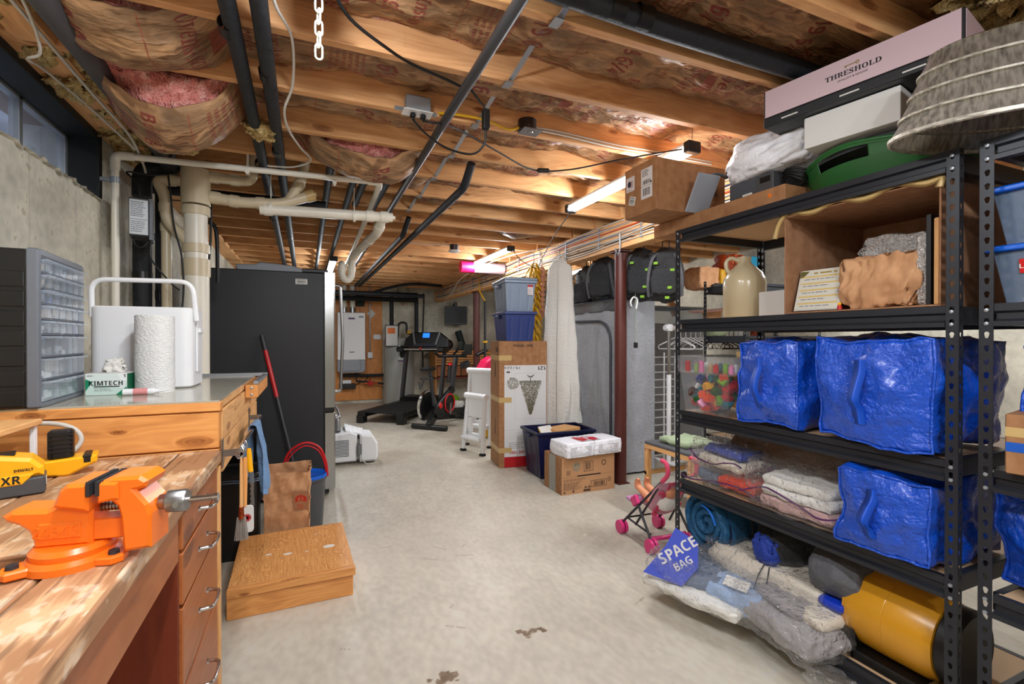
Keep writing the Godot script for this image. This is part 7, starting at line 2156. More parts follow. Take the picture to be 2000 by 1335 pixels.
	for k in 30:
		var v := r.randf()
		b.lathe([Vector2(0, 0.005), Vector2(0.012, 0.004), Vector2(0.013, 0)], 10, V((r.randf() - 0.5) * 0.19, 0, 0) + V(0, 0.42, 0.214).lerp(V(0, 0.20, 0.098), v), Basis(V(1, 0, 0), V(0, -0.45, 0.9), V(0, 0.9, 0.45)))
	tag(obj("dots", b, M.handle_pink, t), "", "", "", "stuff")
	obj("front_tray", MB.new().box(V(0, 0.235, -0.10), V(0.26, 0.025, 0.06), 0.008), mat("tray_lilac", Color(0.75, 0.55, 0.72), 0.5), t)
	obj("lower_strut", MB.new().tube(path([V(-0.13, 0.07, 0.13), V(0.0, 0.055, 0.11), V(0.13, 0.07, 0.13)], 4), 0.014, 8), M.pink_plastic, t)
	t = thing("baby_doll", "doll lying in the toy stroller with its bare feet up", "doll", V(2.0, 0, -2.40), -4)
	for s in [-0.05, 0.02]:
		obj("leg", MB.new().tube(path([V(s, 0.25, 0.05), V(s, 0.28, -0.03), V(s, 0.30, -0.10)], 4), 0.02, 12, true, [0.028, 0.028, 0.027, 0.026, 0.024, 0.022, 0.021, 0.02, 0.019]), M.skin_plastic, t)
		obj("foot", MB.new().tube(path([V(s, 0.29, -0.10), V(s, 0.325, -0.115), V(s, 0.355, -0.105)], 3), 0.018, 12, true, [0.016, 0.02, 0.022, 0.021, 0.018, 0.014, 0.008]), M.skin_plastic, t)
	obj("torso", MB.new().soft(V(-0.01, 0.28, 0.11), V(0.11, 0.10, 0.12), 0.9, func(w, q): return w, 8), M.white_cloth, t, true)
	obj("head", MB.new().lathe(arc_prof(0.046), 18, V(-0.01, 0.35, 0.155)), M.skin_plastic, t)

# angle upright with a column of keyholes in both flanges
func upright(h: float) -> ArrayMesh:
	var b := MB.new()
	var pitch := 0.0377
	var n := int(h / pitch)
	var hole := []
	for k in 16:
		var a := TAU * (k + 0.5) / 16
		var p := Vector2(cos(a), sin(a)) * 0.0062 + Vector2(0, 0.003)
		if sin(a) < -0.3: p = Vector2(clampf(p.x, -0.0038, 0.0038), minf(p.y, 0) - 0.006)
		hole.append(p)
	for fl in 2:
		# flange 0 lies in the plane x=0 and runs along z; flange 1 lies in z=0 and runs along x
		var w := 0.029 if fl == 0 else 0.024
		var at := func(u: float, y: float, dd: float) -> Vector3: return V(dd, y, u) if fl == 0 else V(u, y, -dd)
		for k in n:
			var c := Vector2(w / 2, (k + 0.5) * pitch)
			for q in 16:
				var a: Vector2 = hole[q]
				var e: Vector2 = hole[(q + 1) % 16]
				var oa := a / maxf(absf(a.x) / (w / 2), absf(a.y) / (pitch / 2))
				var oe := e / maxf(absf(e.x) / (w / 2), absf(e.y) / (pitch / 2))
				for s in [0.0, 0.0022]:
					var nn: Vector3 = at.call(0, 0, -1.0 if s == 0.0 else 1.0)
					b.quad(at.call(c.x + a.x, c.y + a.y, s), at.call(c.x + e.x, c.y + e.y, s), at.call(c.x + oe.x, c.y + oe.y, s), at.call(c.x + oa.x, c.y + oa.y, s), nn)
					if absf(oa.x - oe.x) > 0.001 and absf(oa.y - oe.y) > 0.001:
						var cr := Vector2(signf(oa.x) * w / 2, signf(oa.y + oe.y) * pitch / 2)
						b.tri(at.call(c.x + oa.x, c.y + oa.y, s), at.call(c.x + oe.x, c.y + oe.y, s), at.call(c.x + cr.x, c.y + cr.y, s), nn, nn, nn)
				var m := (a + e) * -1.0
				b.quad(at.call(c.x + a.x, c.y + a.y, 0.0), at.call(c.x + e.x, c.y + e.y, 0.0), at.call(c.x + e.x, c.y + e.y, 0.0022), at.call(c.x + a.x, c.y + a.y, 0.0022), at.call(m.x, m.y, 0.0).normalized())
		for u in [0.0, w]:
			b.quad(at.call(u, 0, 0), at.call(u, n * pitch, 0), at.call(u, n * pitch, 0.0022), at.call(u, 0, 0.0022), at.call(-1.0 if u == 0.0 else 1.0, 0, 0))
		b.quad(at.call(0, n * pitch, 0), at.call(w, n * pitch, 0), at.call(w, n * pitch, 0.0022), at.call(0, n * pitch, 0.0022), Vector3.UP)
	return b.mesh()
# unit of L long (z), D deep (x); origin at the front corner nearest to the camera
func rack(label: String, at: Vector3, turn: float, L: float, D: float, levels: Array, h := 1.825) -> Node3D:
	var t := thing("shelving_unit", label, "shelving unit", at, turn)
	var um := upright(h)
	for q in [[0, 0, 1, -1], [0, -L, 1, 1], [D, 0, -1, -1], [D, -L, -1, 1]]:
		var o := obj("post", um, M.black_steel, t)
		o.transform = Transform3D(Basis(V(q[2], 0, 0), V(0, 1, 0), V(0, 0, q[3])), V(q[0], 0, q[1]))
		for y in levels:
			for k in 2:
				if q[0] == 0: obj("rivet", MB.new().lathe([Vector2(0, 0.004), Vector2(0.005, 0.003), Vector2(0.0058, 0), Vector2(0, 0)], 12, V(-0.0005, y - 0.018 - 0.0377 * k, q[1] + 0.0145 * q[3]), Basis(V(0, 1, 0), V(-1, 0, 0), V(0, 0, 1))), M.zinc, o).transform = o.transform.affine_inverse()
	var pr := poly([0.002, 0, 0.002, -0.021, 0.012, -0.027, 0.012, -0.043, -0.004, -0.05, -0.004, -0.063, 0.022, -0.063, 0.022, 0])
	for y in levels:
		obj("beam", MB.new().prism(pr, L - 0.06, 0.0, V(0, y, -L / 2)), M.black_steel, t)
		obj("beam", MB.new().prism(pr, L - 0.06, 0.0, V(D, y, -L / 2), Basis(V(-1, 0, 0), V(0, 1, 0), V(0, 0, -1))), M.black_steel, t)
		for z in [-0.03, -L + 0.03]: obj("side_beam", MB.new().bx(0.03, D - 0.03, y - 0.055, y, z - 0.012, z + 0.012), M.black_steel, t)
		obj("shelf_board", MB.new().bx(0.024, D - 0.024, y - 0.016, y - 0.001, -L + 0.032, -0.032, 0.001), M.hardboard, t)
	return t
const LV := [1.81, 1.35, 0.89, 0.54, 0.115]
func shelves() -> void:
	rack("black steel shelving unit holding the blue bags, the stoneware jug and the yellow drum", V(1.75, 0, -0.775), 0, 1.165, 0.61, LV)
	rack("black steel shelving unit cut off by the right edge, holding clear tubs with blue lids", V(1.75, 0, 0.44), 0, 1.165, 0.61, LV)
	rack("black shelving unit in the back aisle with a straw hat and an orange net bag", V(3.3, 0, -3.3), -90, 0.92, 0.45, [1.72, 1.28, 0.85, 0.4], 1.79)

func shelf_top() -> void:
	var t: Node3D
	var nz := noise(71, 1.0, 3)
	t = carton("flat_carton", "long flat brown carton lying on the shelf top, jutting past its far end", V(1.98, 1.812, -1.75), 0, V(0.40, 0.071, 0.80))
	obj("red_star", MB.new().prism(poly([0, 0.012, 0.003, 0.004, 0.011, 0.004, 0.005, -0.002, 0.007, -0.01, 0, -0.005, -0.007, -0.01, -0.005, -0.002, -0.011, 0.004, -0.003, 0.004]), 0.001, 0, V(-0.2005, 0.04, 0.33), Basis(V(0, 0, 1), V(0, 1, 0), V(-1, 0, 0))), M.vise_orange, t)
	t = carton("shipping_carton", "brown shipping carton with white labels sitting at the far end of the shelf top", V(1.78, 1.883, -1.985), 0, V(0.45, 0.255, 0.25))
	obj("top_flap", MB.new().box(V(-0.19, 0.27, 0), V(0.08, 0.004, 0.24), 0, Basis(V(0, 0, 1), 0.45)), M.cardboard, t)
	var im := blank(96, 160, Color(0.84, 0.83, 0.82))
	scribble(im, 10, 8, 60, 4, 9, 4, Color(0.2, 0.2, 0.22), 3)
	barcode(im, 14, 62, 66, 22, Color(0.12, 0.12, 0.14), 4)
	im.fill_rect(Rect2i(78, 74, 12, 12), Color(0.1, 0.1, 0.1))
	im.fill_rect(Rect2i(4, 92, 88, 2), Color(0.3, 0.3, 0.3))
	barcode(im, 16, 104, 62, 40, Color(0.12, 0.12, 0.14), 5)
	decal(t, "shipping_label", V(-0.2255, 0.145, 0.055), V(0, 0, 1), Vector3.UP, 0.085, 0.15, tmat("ship_label", itex(im), 0.5))
	im = blank(96, 96, Color(0.82, 0.80, 0.80))
	for k in 7: im.fill_rect(Rect2i(36, 30 + k * 6, 40, 3), Color(0.5, 0.18, 0.2))
	fill_poly(im, circ(20, 20, Vector2(36, 46)), Color(0.10, 0.12, 0.22))
	scribble(im, 12, 84, 60, 1, 6, 3, Color(0.3, 0.3, 0.3), 2)
	decal(t, "flag_label", V(-0.2255, 0.175, -0.075), V(0, 0, 1), Vector3.UP, 0.068, 0.075, tmat("flag_print", itex(im), 0.5))
	decal(t, "small_label", V(-0.2255, 0.085, -0.06), V(0, -0.3, 1), V(0, 1, 0.3), 0.05, 0.045, M.rating_print)
	word(t, "lettering", "OAK", V(0.13, 0.12, 0.126), Vector3.RIGHT, Vector3.UP, 0.03, M.print_black, font("Droid Serif"))
	tag(obj("leaning_panel", MB.new().box(V(1.79, 1.965, -1.80), V(0.14, 0.19, 0.012), 0.004, Basis(V(1, 0, 0), 0.5)), M.pale_grey_plastic), "pale grey slab leaning between the carton and the video recorder", "panel")
	t = thing("video_recorder", "grey electronics box with a vented front on the flat carton", "recorder", V(1.93, 1.884, -1.55))
	obj("case", MB.new().bx(-0.11, 0.16, 0, 0.085, -0.115, 0.115, 0.004), M.electronics_grey, t)
	for k in 9: obj("front_slat", MB.new().bx(-0.1125, -0.109, 0.02 + k * 0.007, 0.0235 + k * 0.007, -0.11, 0.03, 0), M.grey_plastic, t)
	obj("label", MB.new().bx(-0.112, -0.11, 0.008, 0.02, -0.04, 0.01, 0), M.box_white, t)
	obj("vent", MB.new().bx(-0.1115, -0.11, 0.045, 0.07, 0.05, 0.10, 0), M.black_plastic, t)
	for k in 4: cord("electric_cable", ["black cords tangled beside the video recorder, topmost loop", "black cords tangled beside the video recorder, middle loop", "black cord lying on the flat carton's near end", "black cord hanging behind the green tub's rim"][k], [V(1.86, 1.895 + k * 0.02, -1.42), V(1.84, 1.93 + k * 0.01, -1.38), V(1.86, 1.90 + k * 0.015, -1.33), V(1.93, 1.92, -1.35 + k * 0.01), V(1.95, 1.90, -1.42)], 0.005, "black_cable")
	t = thing("trash_bag", "stuffed white trash bag with a grey drawstring lying above the video recorder", "trash bag", V(1.98, 2.06, -1.52))
	obj("bag", MB.new().soft(Vector3.ZERO, V(0.36, 0.17, 0.46), 0.7, func(w, q):
		var g: float = 1.0 - 0.55 * smoothstep(0.05, 0.30, -w.z)
		return V(w.x * g, w.y * (0.75 + 0.25 * g), w.z) * (1.0 + 0.14 * nz.get_noise_3dv(w * 5.0) + 0.12 * absf(nz.get_noise_3d(w.x * 16.0, w.y * 16.0, w.z * 4.0))), 26), M.white_film, t, true)
	obj("drawstring", MB.new().tube(path([V(-0.04, 0.0, -0.27), V(-0.10, 0.02, -0.30), V(-0.20, -0.03, -0.42), V(-0.26, -0.06, -0.50)], 5), 0.012, 8, true, [], 0.4).tube(path([V(-0.04, 0.0, -0.27), V(-0.12, 0.03, -0.18), V(-0.15, 0.03, -0.08), V(-0.11, 0.0, -0.17), V(-0.05, 0.0, -0.26)], 5), 0.009, 8, true, [], 0.4), M.grey_plastic, t)
	# green tub: flared oval wall with a grip hole, pale tub nested in it
	t = thing("green_tub", "green plastic tub with a cut-out grip on the shelf top", "tub", V(2.03, 1.812, -1.10))
	var b := MB.new()
	var wall := func(u: float, v: float) -> Vector3:
		var a: float = TAU * u
		var g := lerpf(0.82, 1.0, v)
		var lift: float = 0.03 * exp(-pow((fposmod(u, 1.0) - 0.53) * 11.0, 2.0)) * smoothstep(0.5, 1.0, v)
		return V(cos(a) * 0.235 * g, 0.112 * v + lift, sin(a) * 0.30 * g)
	for r in [[0.0, 0.68, 0.0, 1.0], [0.92, 1.0, 0.0, 1.0], [0.68, 0.92, 0.0, 0.475], [0.68, 0.92, 0.585, 1.0]]:
		b.sheet(60 if r[3] - r[2] > 0.9 else 30, 4, func(x, y): return wall.call(lerpf(r[2], r[3], x), lerpf(r[0], r[1], y)), 0.004)
	b.lathe([Vector2(0, 0), Vector2(1, 0)], 30, Vector3.ZERO, Basis(V(0.19, 0, 0), V(0, 1, 0), V(0, 0, 0.245)))
	obj("tub", b, M.tub_green, t)
	obj("rolled_rim", MB.new().tube(range(61).map(func(k): return wall.call(k / 60.0, 1.0) + V(0, 0.002, 0)), 0.007, 8, false), M.tub_green, t)
	b = MB.new()
	b.lathe([Vector2(0.0, 0.157), Vector2(0.7, 0.157), Vector2(0.92, 0.15), Vector2(0.97, 0.12)], 44, Vector3.ZERO, Basis(V(0.225, 0, 0), V(0, 1, 0), V(0, 0, 0.285)))
	tag(obj("nested_lid", b, M.pale_grey_plastic), "pale grey domed lid nested in the green tub", "lid").position = V(2.03, 1.812, -1.10)
	t = carton("white_carton", "plain white carton across the green tub, under the pink gift box", V(1.945, 1.972, -1.13), 11, V(0.36, 0.118, 0.30), "box_white")
	t = thing("gift_box", "pale pink boxed set with charcoal edges on top of the white carton", "box", V(1.93, 2.092, -1.11), 10.7)
	obj("charcoal_base", MB.new().bx(-0.20, 0.20, 0, 0.035, -0.30, 0.30, 0.003).bx(-0.199, 0.2, 0.035, 0.143, -0.299, 0.299, 0.002), M.box_charcoal, t)
	obj("pink_front", MB.new().bx(-0.202, -0.199, 0.037, 0.141, -0.292, 0.292, 0), M.pink_box, t)
	obj("pink_end", MB.new().bx(-0.19, 0.19, 0.037, 0.141, 0.299, 0.301, 0), M.pink_box, t)
	word(t, "lettering", "THRESHOLD", V(-0.2022, 0.088, 0.01), V(0, 0, 1), Vector3.UP, 0.017, M.print_black, font("Droid Serif", true), 1.15)
	word(t, "lettering", "QUALITY & DESIGN", V(-0.2022, 0.068, 0.01), V(0, 0, 1), Vector3.UP, 0.006, M.print_black, font("Droid Serif"), 1.2)
	obj("key_emblem", MB.new().bx(-0.2025, -0.202, 0.109, 0.112, -0.015, 0.02, 0).bx(-0.2025, -0.202, 0.105, 0.109, -0.012, -0.008, 0).lathe([Vector2(0.003, 0), Vector2(0.006, 0), Vector2(0.006, 0.0005), Vector2(0.003, 0.0005)], 14, V(-0.202, 0.1105, 0.025), Basis(V(0, 1, 0), V(-1, 0, 0), V(0, 0, 1))), M.gold_print, t)
	for z in [-0.2, 0.0, 0.18]: obj("side_tab", MB.new().bx(-0.2015, -0.2, 0.012, 0.017, z - 0.03, z + 0.03, 0), M.box_white, t)
	# galvanised tub upside down
	t = thing("galvanised_tub", "big ribbed galvanised tub turned upside down on the shelf tops at the right", "tub", V(1.87, 1.83, -0.63), -41)
	var pf := [[1.0, 0.0], [1.02, 0.003], [1.02, 0.013], [1.0, 0.018]]
	for k in 3:
		var y := 0.065 + k * 0.06
		var g := 1.0 - y * 1.05
		pf += [[g + 0.003, y - 0.008], [g + 0.018, y - 0.003], [g + 0.018, y + 0.003], [g, y + 0.008]]
	pf += [[0.74, 0.238], [0.75, 0.243], [0.73, 0.247], [0.69, 0.238], [0.0, 0.238]]
	for k in pf.size(): pf[k] = Vector2(pf[k][0], pf[k][1])
	obj("tub", MB.new().lathe(pf, 80, Vector3.ZERO, Basis(V(0.36, 0, 0), V(0, 1, 0), V(0, 0, 0.17))), M.galvanised, t)
	obj("seam", MB.new().bar(V(0.16, 0.02, 0.155), V(0.12, 0.235, 0.118), 0.02, 0.005, 0.001, V(0, 0, 1)), M.galvanised, t)

func bluebag(label: String, at: Vector3, turn: float, s: Vector3, sd: int, handle := true) -> Node3D:
	var t := thing("storage_bag", label, "storage bag", at, turn)
	var nz := noise(sd, 1.0, 3)
	var h := s * 0.5
	var f := func(w: Vector3, q: Vector3) -> Vector3:
		var n := absf(nz.get_noise_3dv(w * 2.6 + V(sd, 0, 0)))
		var m := absf(nz.get_noise_3dv(w * 6.5 + V(0, sd, 0)))
		var edge := maxf(absf(q.y), absf(q.z)) if absf(q.x) > 0.99 else 0.0
		var bulge: float = (1.0 - q.y * q.y) * (1.0 - q.z * q.z) * 0.03
		var d := V(signf(q.x) * bulge if absf(q.x) > 0.99 else 0.0, (0.012 * (1.0 - q.x * q.x) * (1.0 - q.z * q.z)) if q.y > 0.99 else 0.0, signf(q.z) * 0.03 * (1.0 - q.y * q.y) * (1.0 - q.x * q.x) if absf(q.z) > 0.99 else 0.0)
		var dent := -0.06 * n - 0.02 * m
		return w + d + q.normalized() * dent + V(0, 0.02 * nz.get_noise_2d(w.z * 4.0, w.x * 3.0) * (q.y * 0.5 + 0.5), 0) + V(0.012 * sin(w.z * 9.0 + sd) * (1.0 - edge), 0, 0)
	obj("bag_body", MB.new().soft(V(0, h.y, 0), s, 0.07, f, 26), M.blue_woven, t, true)
	var b := MB.new()
	for sx in [-1.0]:
		var p := []
		for k in 41:
			var a := k / 40.0 * 4.0
			var i := int(a) % 4
			var c := [V(sx, -1, -1), V(sx, -1, 1), V(sx, 1, 1), V(sx, 1, -1)]
			var q: Vector3 = (c[i] as Vector3).lerp(c[(i + 1) % 4], a - floorf(a))
			p.append(V(0, h.y, 0) + f.call(q.lerp(q.normalized() * 1.25, 0.07) * h, q))
		b.tube(p, 0.0045, 7, false)
	obj("edge_piping", b, M.blue_woven, t)
	if handle:
		var g := func(y: float, o: float) -> Vector3: return V(0, h.y, 0) + f.call(V(-h.x, y * h.y, -0.1 * h.z), V(-1, y, -0.1)) + V(-o, 0, 0)
		obj("strap_handle", MB.new().tube(path([g.call(0.62, 0.004), g.call(0.40, 0.012), g.call(0.1, 0.035), g.call(-0.15, 0.04), g.call(-0.35, 0.012), g.call(-0.62, 0.004)], 5), 0.02, 10, true, [], 0.12), M.blue_webbing, t)
	return t
func filmbag(nm: String, label: String, at: Vector3, turn: float, s: Vector3, sd: int, fill: Array, zip := true, film := "zip_film") -> Node3D:
	var t := thing(nm, label, "bag", at, turn)
	var nz := noise(sd, 1.0, 3)
	for q in fill: obj("contents", MB.new().soft(q[0], q[1], q[3] if q.size() > 3 else 0.3, func(w, e): return w * (1.0 + 0.10 * nz.get_noise_3dv(w * 14.0 + q[0])) + V(0, 0.012 * nz.get_noise_2d(w.x * 9.0, w.z * 9.0), 0), 14), M[q[2]], t, true)
	obj("clear_film", MB.new().soft(V(0, s.y / 2, 0), s, 0.28, func(w, e): return w * (1.0 + 0.10 * nz.get_noise_3dv(w * 9.0) + 0.07 * absf(nz.get_noise_3dv(w * 22.0))), 20), M[film], t, true)
	if zip:
		var p := []
		for k in 9: p.append(V(-s.x * 0.52 + 0.012 * sin(k * 1.7 + sd), s.y * (0.35 + 0.14 * sin(k * 0.9 + sd)), s.z * (k / 8.0 - 0.5) * 1.05))
		obj("zip_strip", MB.new().tube(path(p, 5), 0.005, 6, true, [], 0.6), M.zip_purple, t)
	return t

func shelf_goods() -> void:
	var t: Node3D
	var o: Node3D
	var nz := noise(81, 1.0, 3)
	var r := RandomNumberGenerator.new()
	r.seed = 21
	# ---- second shelf from the top
	t = thing("stoneware_jug", "glazed cream stoneware jug with a loop handle on the second shelf", "jug", V(1.93, 1.352, -1.675))
	obj("body", MB.new().lathe([Vector2(0, 0), Vector2(0.088, 0), Vector2(0.094, 0.008), Vector2(0.095, 0.13), Vector2(0.096, 0.165), Vector2(0.092, 0.188), Vector2(0.078, 0.215), Vector2(0.055, 0.238), Vector2(0.036, 0.256), Vector2(0.029, 0.268), Vector2(0.028, 0.276), Vector2(0.032, 0.284), Vector2(0.031, 0.292), Vector2(0.022, 0.294), Vector2(0.02, 0.26)], 48), M.jug_glaze, t)
	obj("handle", MB.new().tube(path([V(-0.022, 0.274, -0.012), V(-0.05, 0.288, -0.03), V(-0.072, 0.27, -0.042), V(-0.07, 0.232, -0.04), V(-0.055, 0.212, -0.032)], 6), 0.0095, 10), M.jug_glaze, t)
	tag(obj("flower_pot", MB.new().lathe([Vector2(0, 0), Vector2(0.05, 0), Vector2(0.055, 0.02), Vector2(0.03, 0.025), Vector2(0.042, 0.09), Vector2(0.03, 0.10), Vector2(0, 0.10)], 26, V(2.06, 1.352, -1.60)), M.terracotta), "terracotta pot half hidden behind the stoneware jug", "pot")
	carton("white_carton", "small plain white carton between the stoneware jug and the big open carton", V(1.93, 1.352, -1.475), 0, V(0.14, 0.11, 0.13), "box_white")
	t = thing("open_carton", "large brown carton laid on its side, open toward the aisle with peeling tan tape", "carton", V(1.77, 1.352, -1.085))
	obj("walls", MB.new().bx(0, 0.50, 0, 0.006, -0.26, 0.26, 0.001).bx(0, 0.50, 0.006, 0.385, -0.26, -0.254, 0.001).bx(0, 0.50, 0.006, 0.385, 0.254, 0.26, 0.001).bx(0.494, 0.50, 0.006, 0.385, -0.254, 0.254, 0.001).bx(0.0, 0.50, 0.385, 0.391, -0.26, 0.26, 0.001), M.cardboard_inside, t)
	var tp := []
	for k in 15: tp.append(V(-0.004, 0.395 + 0.012 * sin(k * 1.3) + (-0.03 if k == 0 else 0.0), -0.285 + k * 0.039))
	obj("peeling_tape", MB.new().tube(path([V(-0.006, 0.31, -0.30)] + tp + [V(-0.01, 0.36, 0.258)], 4), 0.013, 7, true, [], 0.35), M.tape_tan, t)
	t = thing("document_pouch", "clear pouch with a yellow-lined printed form standing in the open carton", "pouch", V(1.80, 1.359, -1.24), 0)
	var im := blank(128, 160, Color(0.80, 0.79, 0.74))
	for k in 5: im.fill_rect(Rect2i(6, 24 + k * 27, 116, 6), Color(0.82, 0.70, 0.40))
	scribble(im, 14, 36, 90, 5, 27, 3, Color(0.45, 0.45, 0.5), 6)
	scribble(im, 40, 10, 70, 1, 8, 6, Color(0.60, 0.50, 0.2), 9)
	fill_poly(im, poly([0, 0, 26, 4, 14, 22, 0, 30]), Color(0.35, 0.33, 0.12))
	var bs := look(V(-1, 0.32, 0.1))
	obj("form", MB.new().box(V(0.03, 0.085, 0), V(0.17, 0.17, 0.003), 0, bs), M.paper, t)
	decal(t, "printed_form", V(0.0285, 0.0855, 0.0), bs.x, bs.y, 0.165, 0.165, tmat("form_print", itex(im), 0.6), 0.0025)
	obj("blue_sheet", MB.new().box(V(0.05, 0.115, 0.055), V(0.11, 0.10, 0.002), 0, look(V(-1, 0.4, -0.3))), mat("blue_paper", Color(0.55, 0.63, 0.75), 0.7), t)
	t = thing("toy_figure", "tiny red and yellow toy figure at the lip of the open carton", "toy figure", V(1.776, 1.359, -1.13))
	obj("body", MB.new().lathe([Vector2(0, 0), Vector2(0.008, 0), Vector2(0.007, 0.014), Vector2(0, 0.016)], 12), M.red_plastic, t)
	obj("head", MB.new().lathe(arc_prof(0.006), 12, V(0, 0.02, 0)), M.yellow_plastic, t)
	tag(obj("crumpled_paper", MB.new().soft(V(1.90, 1.45, -1.03), V(0.18, 0.20, 0.26), 0.45, func(w, q): return w * (1.0 + 0.18 * nz.get_noise_3dv(w * 6.0) - 0.3 * absf(nz.get_noise_3d(w.x * 16.0, w.y * 4.0, w.z * 16.0))), 26), M.paper_bag, null, true), "crumpled brown packing paper in the middle of the open carton", "packing paper")
	tag(obj("bubble_wrap", MB.new().soft(V(2.08, 1.57, -1.05), V(0.20, 0.14, 0.30), 0.6, func(w, q): return w * (1.0 + 0.3 * nz.get_noise_3dv(w * 8.0 + V(3, 0, 0)) - 0.2 * absf(nz.get_noise_3dv(w * 26.0))), 22), M.bubble_wrap, null, true), "loose bubble wrap heaped above the brown paper in the open carton", "bubble wrap")
	tag(obj("wrapped_frame", MB.new().soft(V(1.97, 1.475, -0.90), V(0.30, 0.23, 0.028), 0.1, func(w, q): return w * (1.0 + 0.05 * nz.get_noise_3dv(w * 40.0)), 16), M.bubble_wrap, null, true), "bubble-wrapped frame standing at the near end of the open carton", "frame")
	tag(obj("picture_frame", MB.new().bx(1.80, 2.15, 1.359, 1.645, -0.88, -0.865), M.box_charcoal), "dark picture frame standing beside the wrapped one in the open carton", "frame")
	tag(obj("picture_frame", MB.new().bx(1.80, 2.15, 1.359, 1.63, -0.859, -0.845), M.pale_wood), "gilt wood frame edge nearest the shelf post in the open carton", "frame")
	# clear tubs on the second unit
	for k in 2:
		t = thing("clear_tub", ["lower of two clear blue-lidded tubs by the right edge, with a red label", "clear tub with a blue lid, the upper of two by the right edge"][k], "storage bin", V(1.95, 1.352 + k * 0.166, -0.565))
		var b := MB.new()
		for a in 4:
			var B := Basis(Vector3.UP, PI / 2 * a)
			var w := 0.30 if a % 2 == 0 else 0.30
			b.sheet(4, 3, func(u, v): return B * V((u - 0.5) * w * lerpf(0.86, 1.0, v), 0.142 * v, 0.15 * lerpf(0.86, 1.0, v)), -0.002)
		obj("tub", b, M.grey_clear, t)
		obj("lid", MB.new().box(V(0, 0.152, 0), V(0.335, 0.018, 0.335), 0.006), M.lid_blue, t)
		obj("contents", MB.new().soft(V(0.01, 0.062, 0), V(0.22, 0.09, 0.22), 0.2, func(w, q): return w * (1.0 + 0.2 * nz.get_noise_3dv(w * 18.0 + V(k, 0, 0))), 10), M[["grey_plastic", "shade_green"][k]], t, true)
		if k == 0:
			im = blank(64, 64, Color(0.78, 0.05, 0.05))
			print_on(im, "LEGO", 32, 32, 20, Color(0.9, 0.9, 0.88), font("Droid Sans", true))
			decal(t, "red_label", V(-0.146, 0.10, -0.07), V(0, 0, 1), V(-0.15, 1, 0), 0.055, 0.038, tmat("toy_label", itex(im), 0.4), 0.003)
	t = thing("pink_net", "pink and green trinket lying on the upper blue lid", "trinket", V(1.86, 1.675, -0.60))
	obj("strands", MB.new().tube(path([V(-0.03, 0.008, -0.06), V(0, 0.016, 0.0), V(0.01, 0.008, 0.08)], 5), 0.008, 8), M.pink_plastic, t)
	carton("carton", "dark brown carton deep on the second shelf of the right-hand unit", V(2.22, 1.352, -0.58), 0, V(0.16, 0.36, 0.28), "cardboard_inside")
	# ---- third shelf: brick bin, trays, blue bags
	t = thing("brick_bin", "clear plastic bin full of colourful toy bricks at the far end of the third shelf", "storage bin", V(1.90, 0.892, -1.75))
	var b2 := MB.new()
	for a in 4:
		var B := Basis(Vector3.UP, PI / 2 * a)
		b2.sheet(6, 3, func(u, v): return B * V((u - 0.5) * 0.30 * lerpf(0.9, 1.0, v), 0.004 + 0.19 * v, 0.15 * lerpf(0.9, 1.0, v)), -0.002)
	b2.box(V(0, 0.002, 0), V(0.27, 0.003, 0.27), 0)
	obj("bin", b2, M.clear_plastic, t)
	obj("rim", MB.new().box(V(-0.152, 0.195, 0), V(0.012, 0.008, 0.32), 0.002).box(V(0.152, 0.195, 0), V(0.012, 0.008, 0.32), 0.002).box(V(0, 0.195, 0.152), V(0.30, 0.008, 0.012), 0.002).box(V(0, 0.195, -0.152), V(0.30, 0.008, 0.012), 0.002), M.clear_plastic, t)
	var cols := [["yellow", Color(0.95, 0.68, 0.02)], ["orange", Color(0.92, 0.30, 0.02)], ["red", Color(0.75, 0.02, 0.02)], ["green", Color(0.03, 0.36, 0.10)], ["lime", Color(0.50, 0.70, 0.03)], ["blue", Color(0.02, 0.16, 0.55)], ["pink", Color(0.85, 0.45, 0.65)], ["brown", Color(0.28, 0.10, 0.04)], ["white", Color(0.8, 0.8, 0.78)], ["teal", Color(0.02, 0.45, 0.50)]]
	var protos := {}
	for k in 120:
		var ci := [0, 0, 0, 1, 1, 2, 3, 4, 5, 6, 7, 8, 9, 3][k % 14] as int
		var big := k % 3 == 0
		var key := str(ci) + str(big)
		var at := V(1.90 + r.randf_range(-0.125, 0.115), 0.915 + 0.021 * (k / 15) + r.randf() * 0.012, -1.75 + r.randf_range(-0.12, 0.12))
		var lab: String = "%s %s toy brick in the clear brick bin" % [["small", "large"][int(big)], cols[ci][0]]
		if not protos.has(key):
			var sz := V(0.038, 0.03, 0.038) if not big else V(0.074, 0.03, 0.038)
			var b := MB.new()
			b.box(Vector3.ZERO, sz, 0.0012)
			for x in 4:
				b.lathe([Vector2(0.0062, 0), Vector2(0.006, 0.006), Vector2(0, 0.006)], 8, V(-sz.x / 4 + (x % 2) * sz.x / 2, sz.y / 2, -0.008 + 0.016 * (x / 2)))
			o = obj("toy_brick", b, mat("brick_" + cols[ci][0], cols[ci][1], 0.3))
			tag(o, lab, "toy brick", "toy bricks in the clear bin")
			o.position = at
			protos[key] = o
		else: o = dup(protos[key], at, 0, lab)
		o.rotation = V(r.randf_range(-0.9, 0.9), r.randf() * TAU, r.randf_range(-0.9, 0.9))
	t = thing("craft_tray", "shallow clear divided tray of craft odds and ends on top of the brick bin", "tray", V(1.90, 1.088, -1.735))
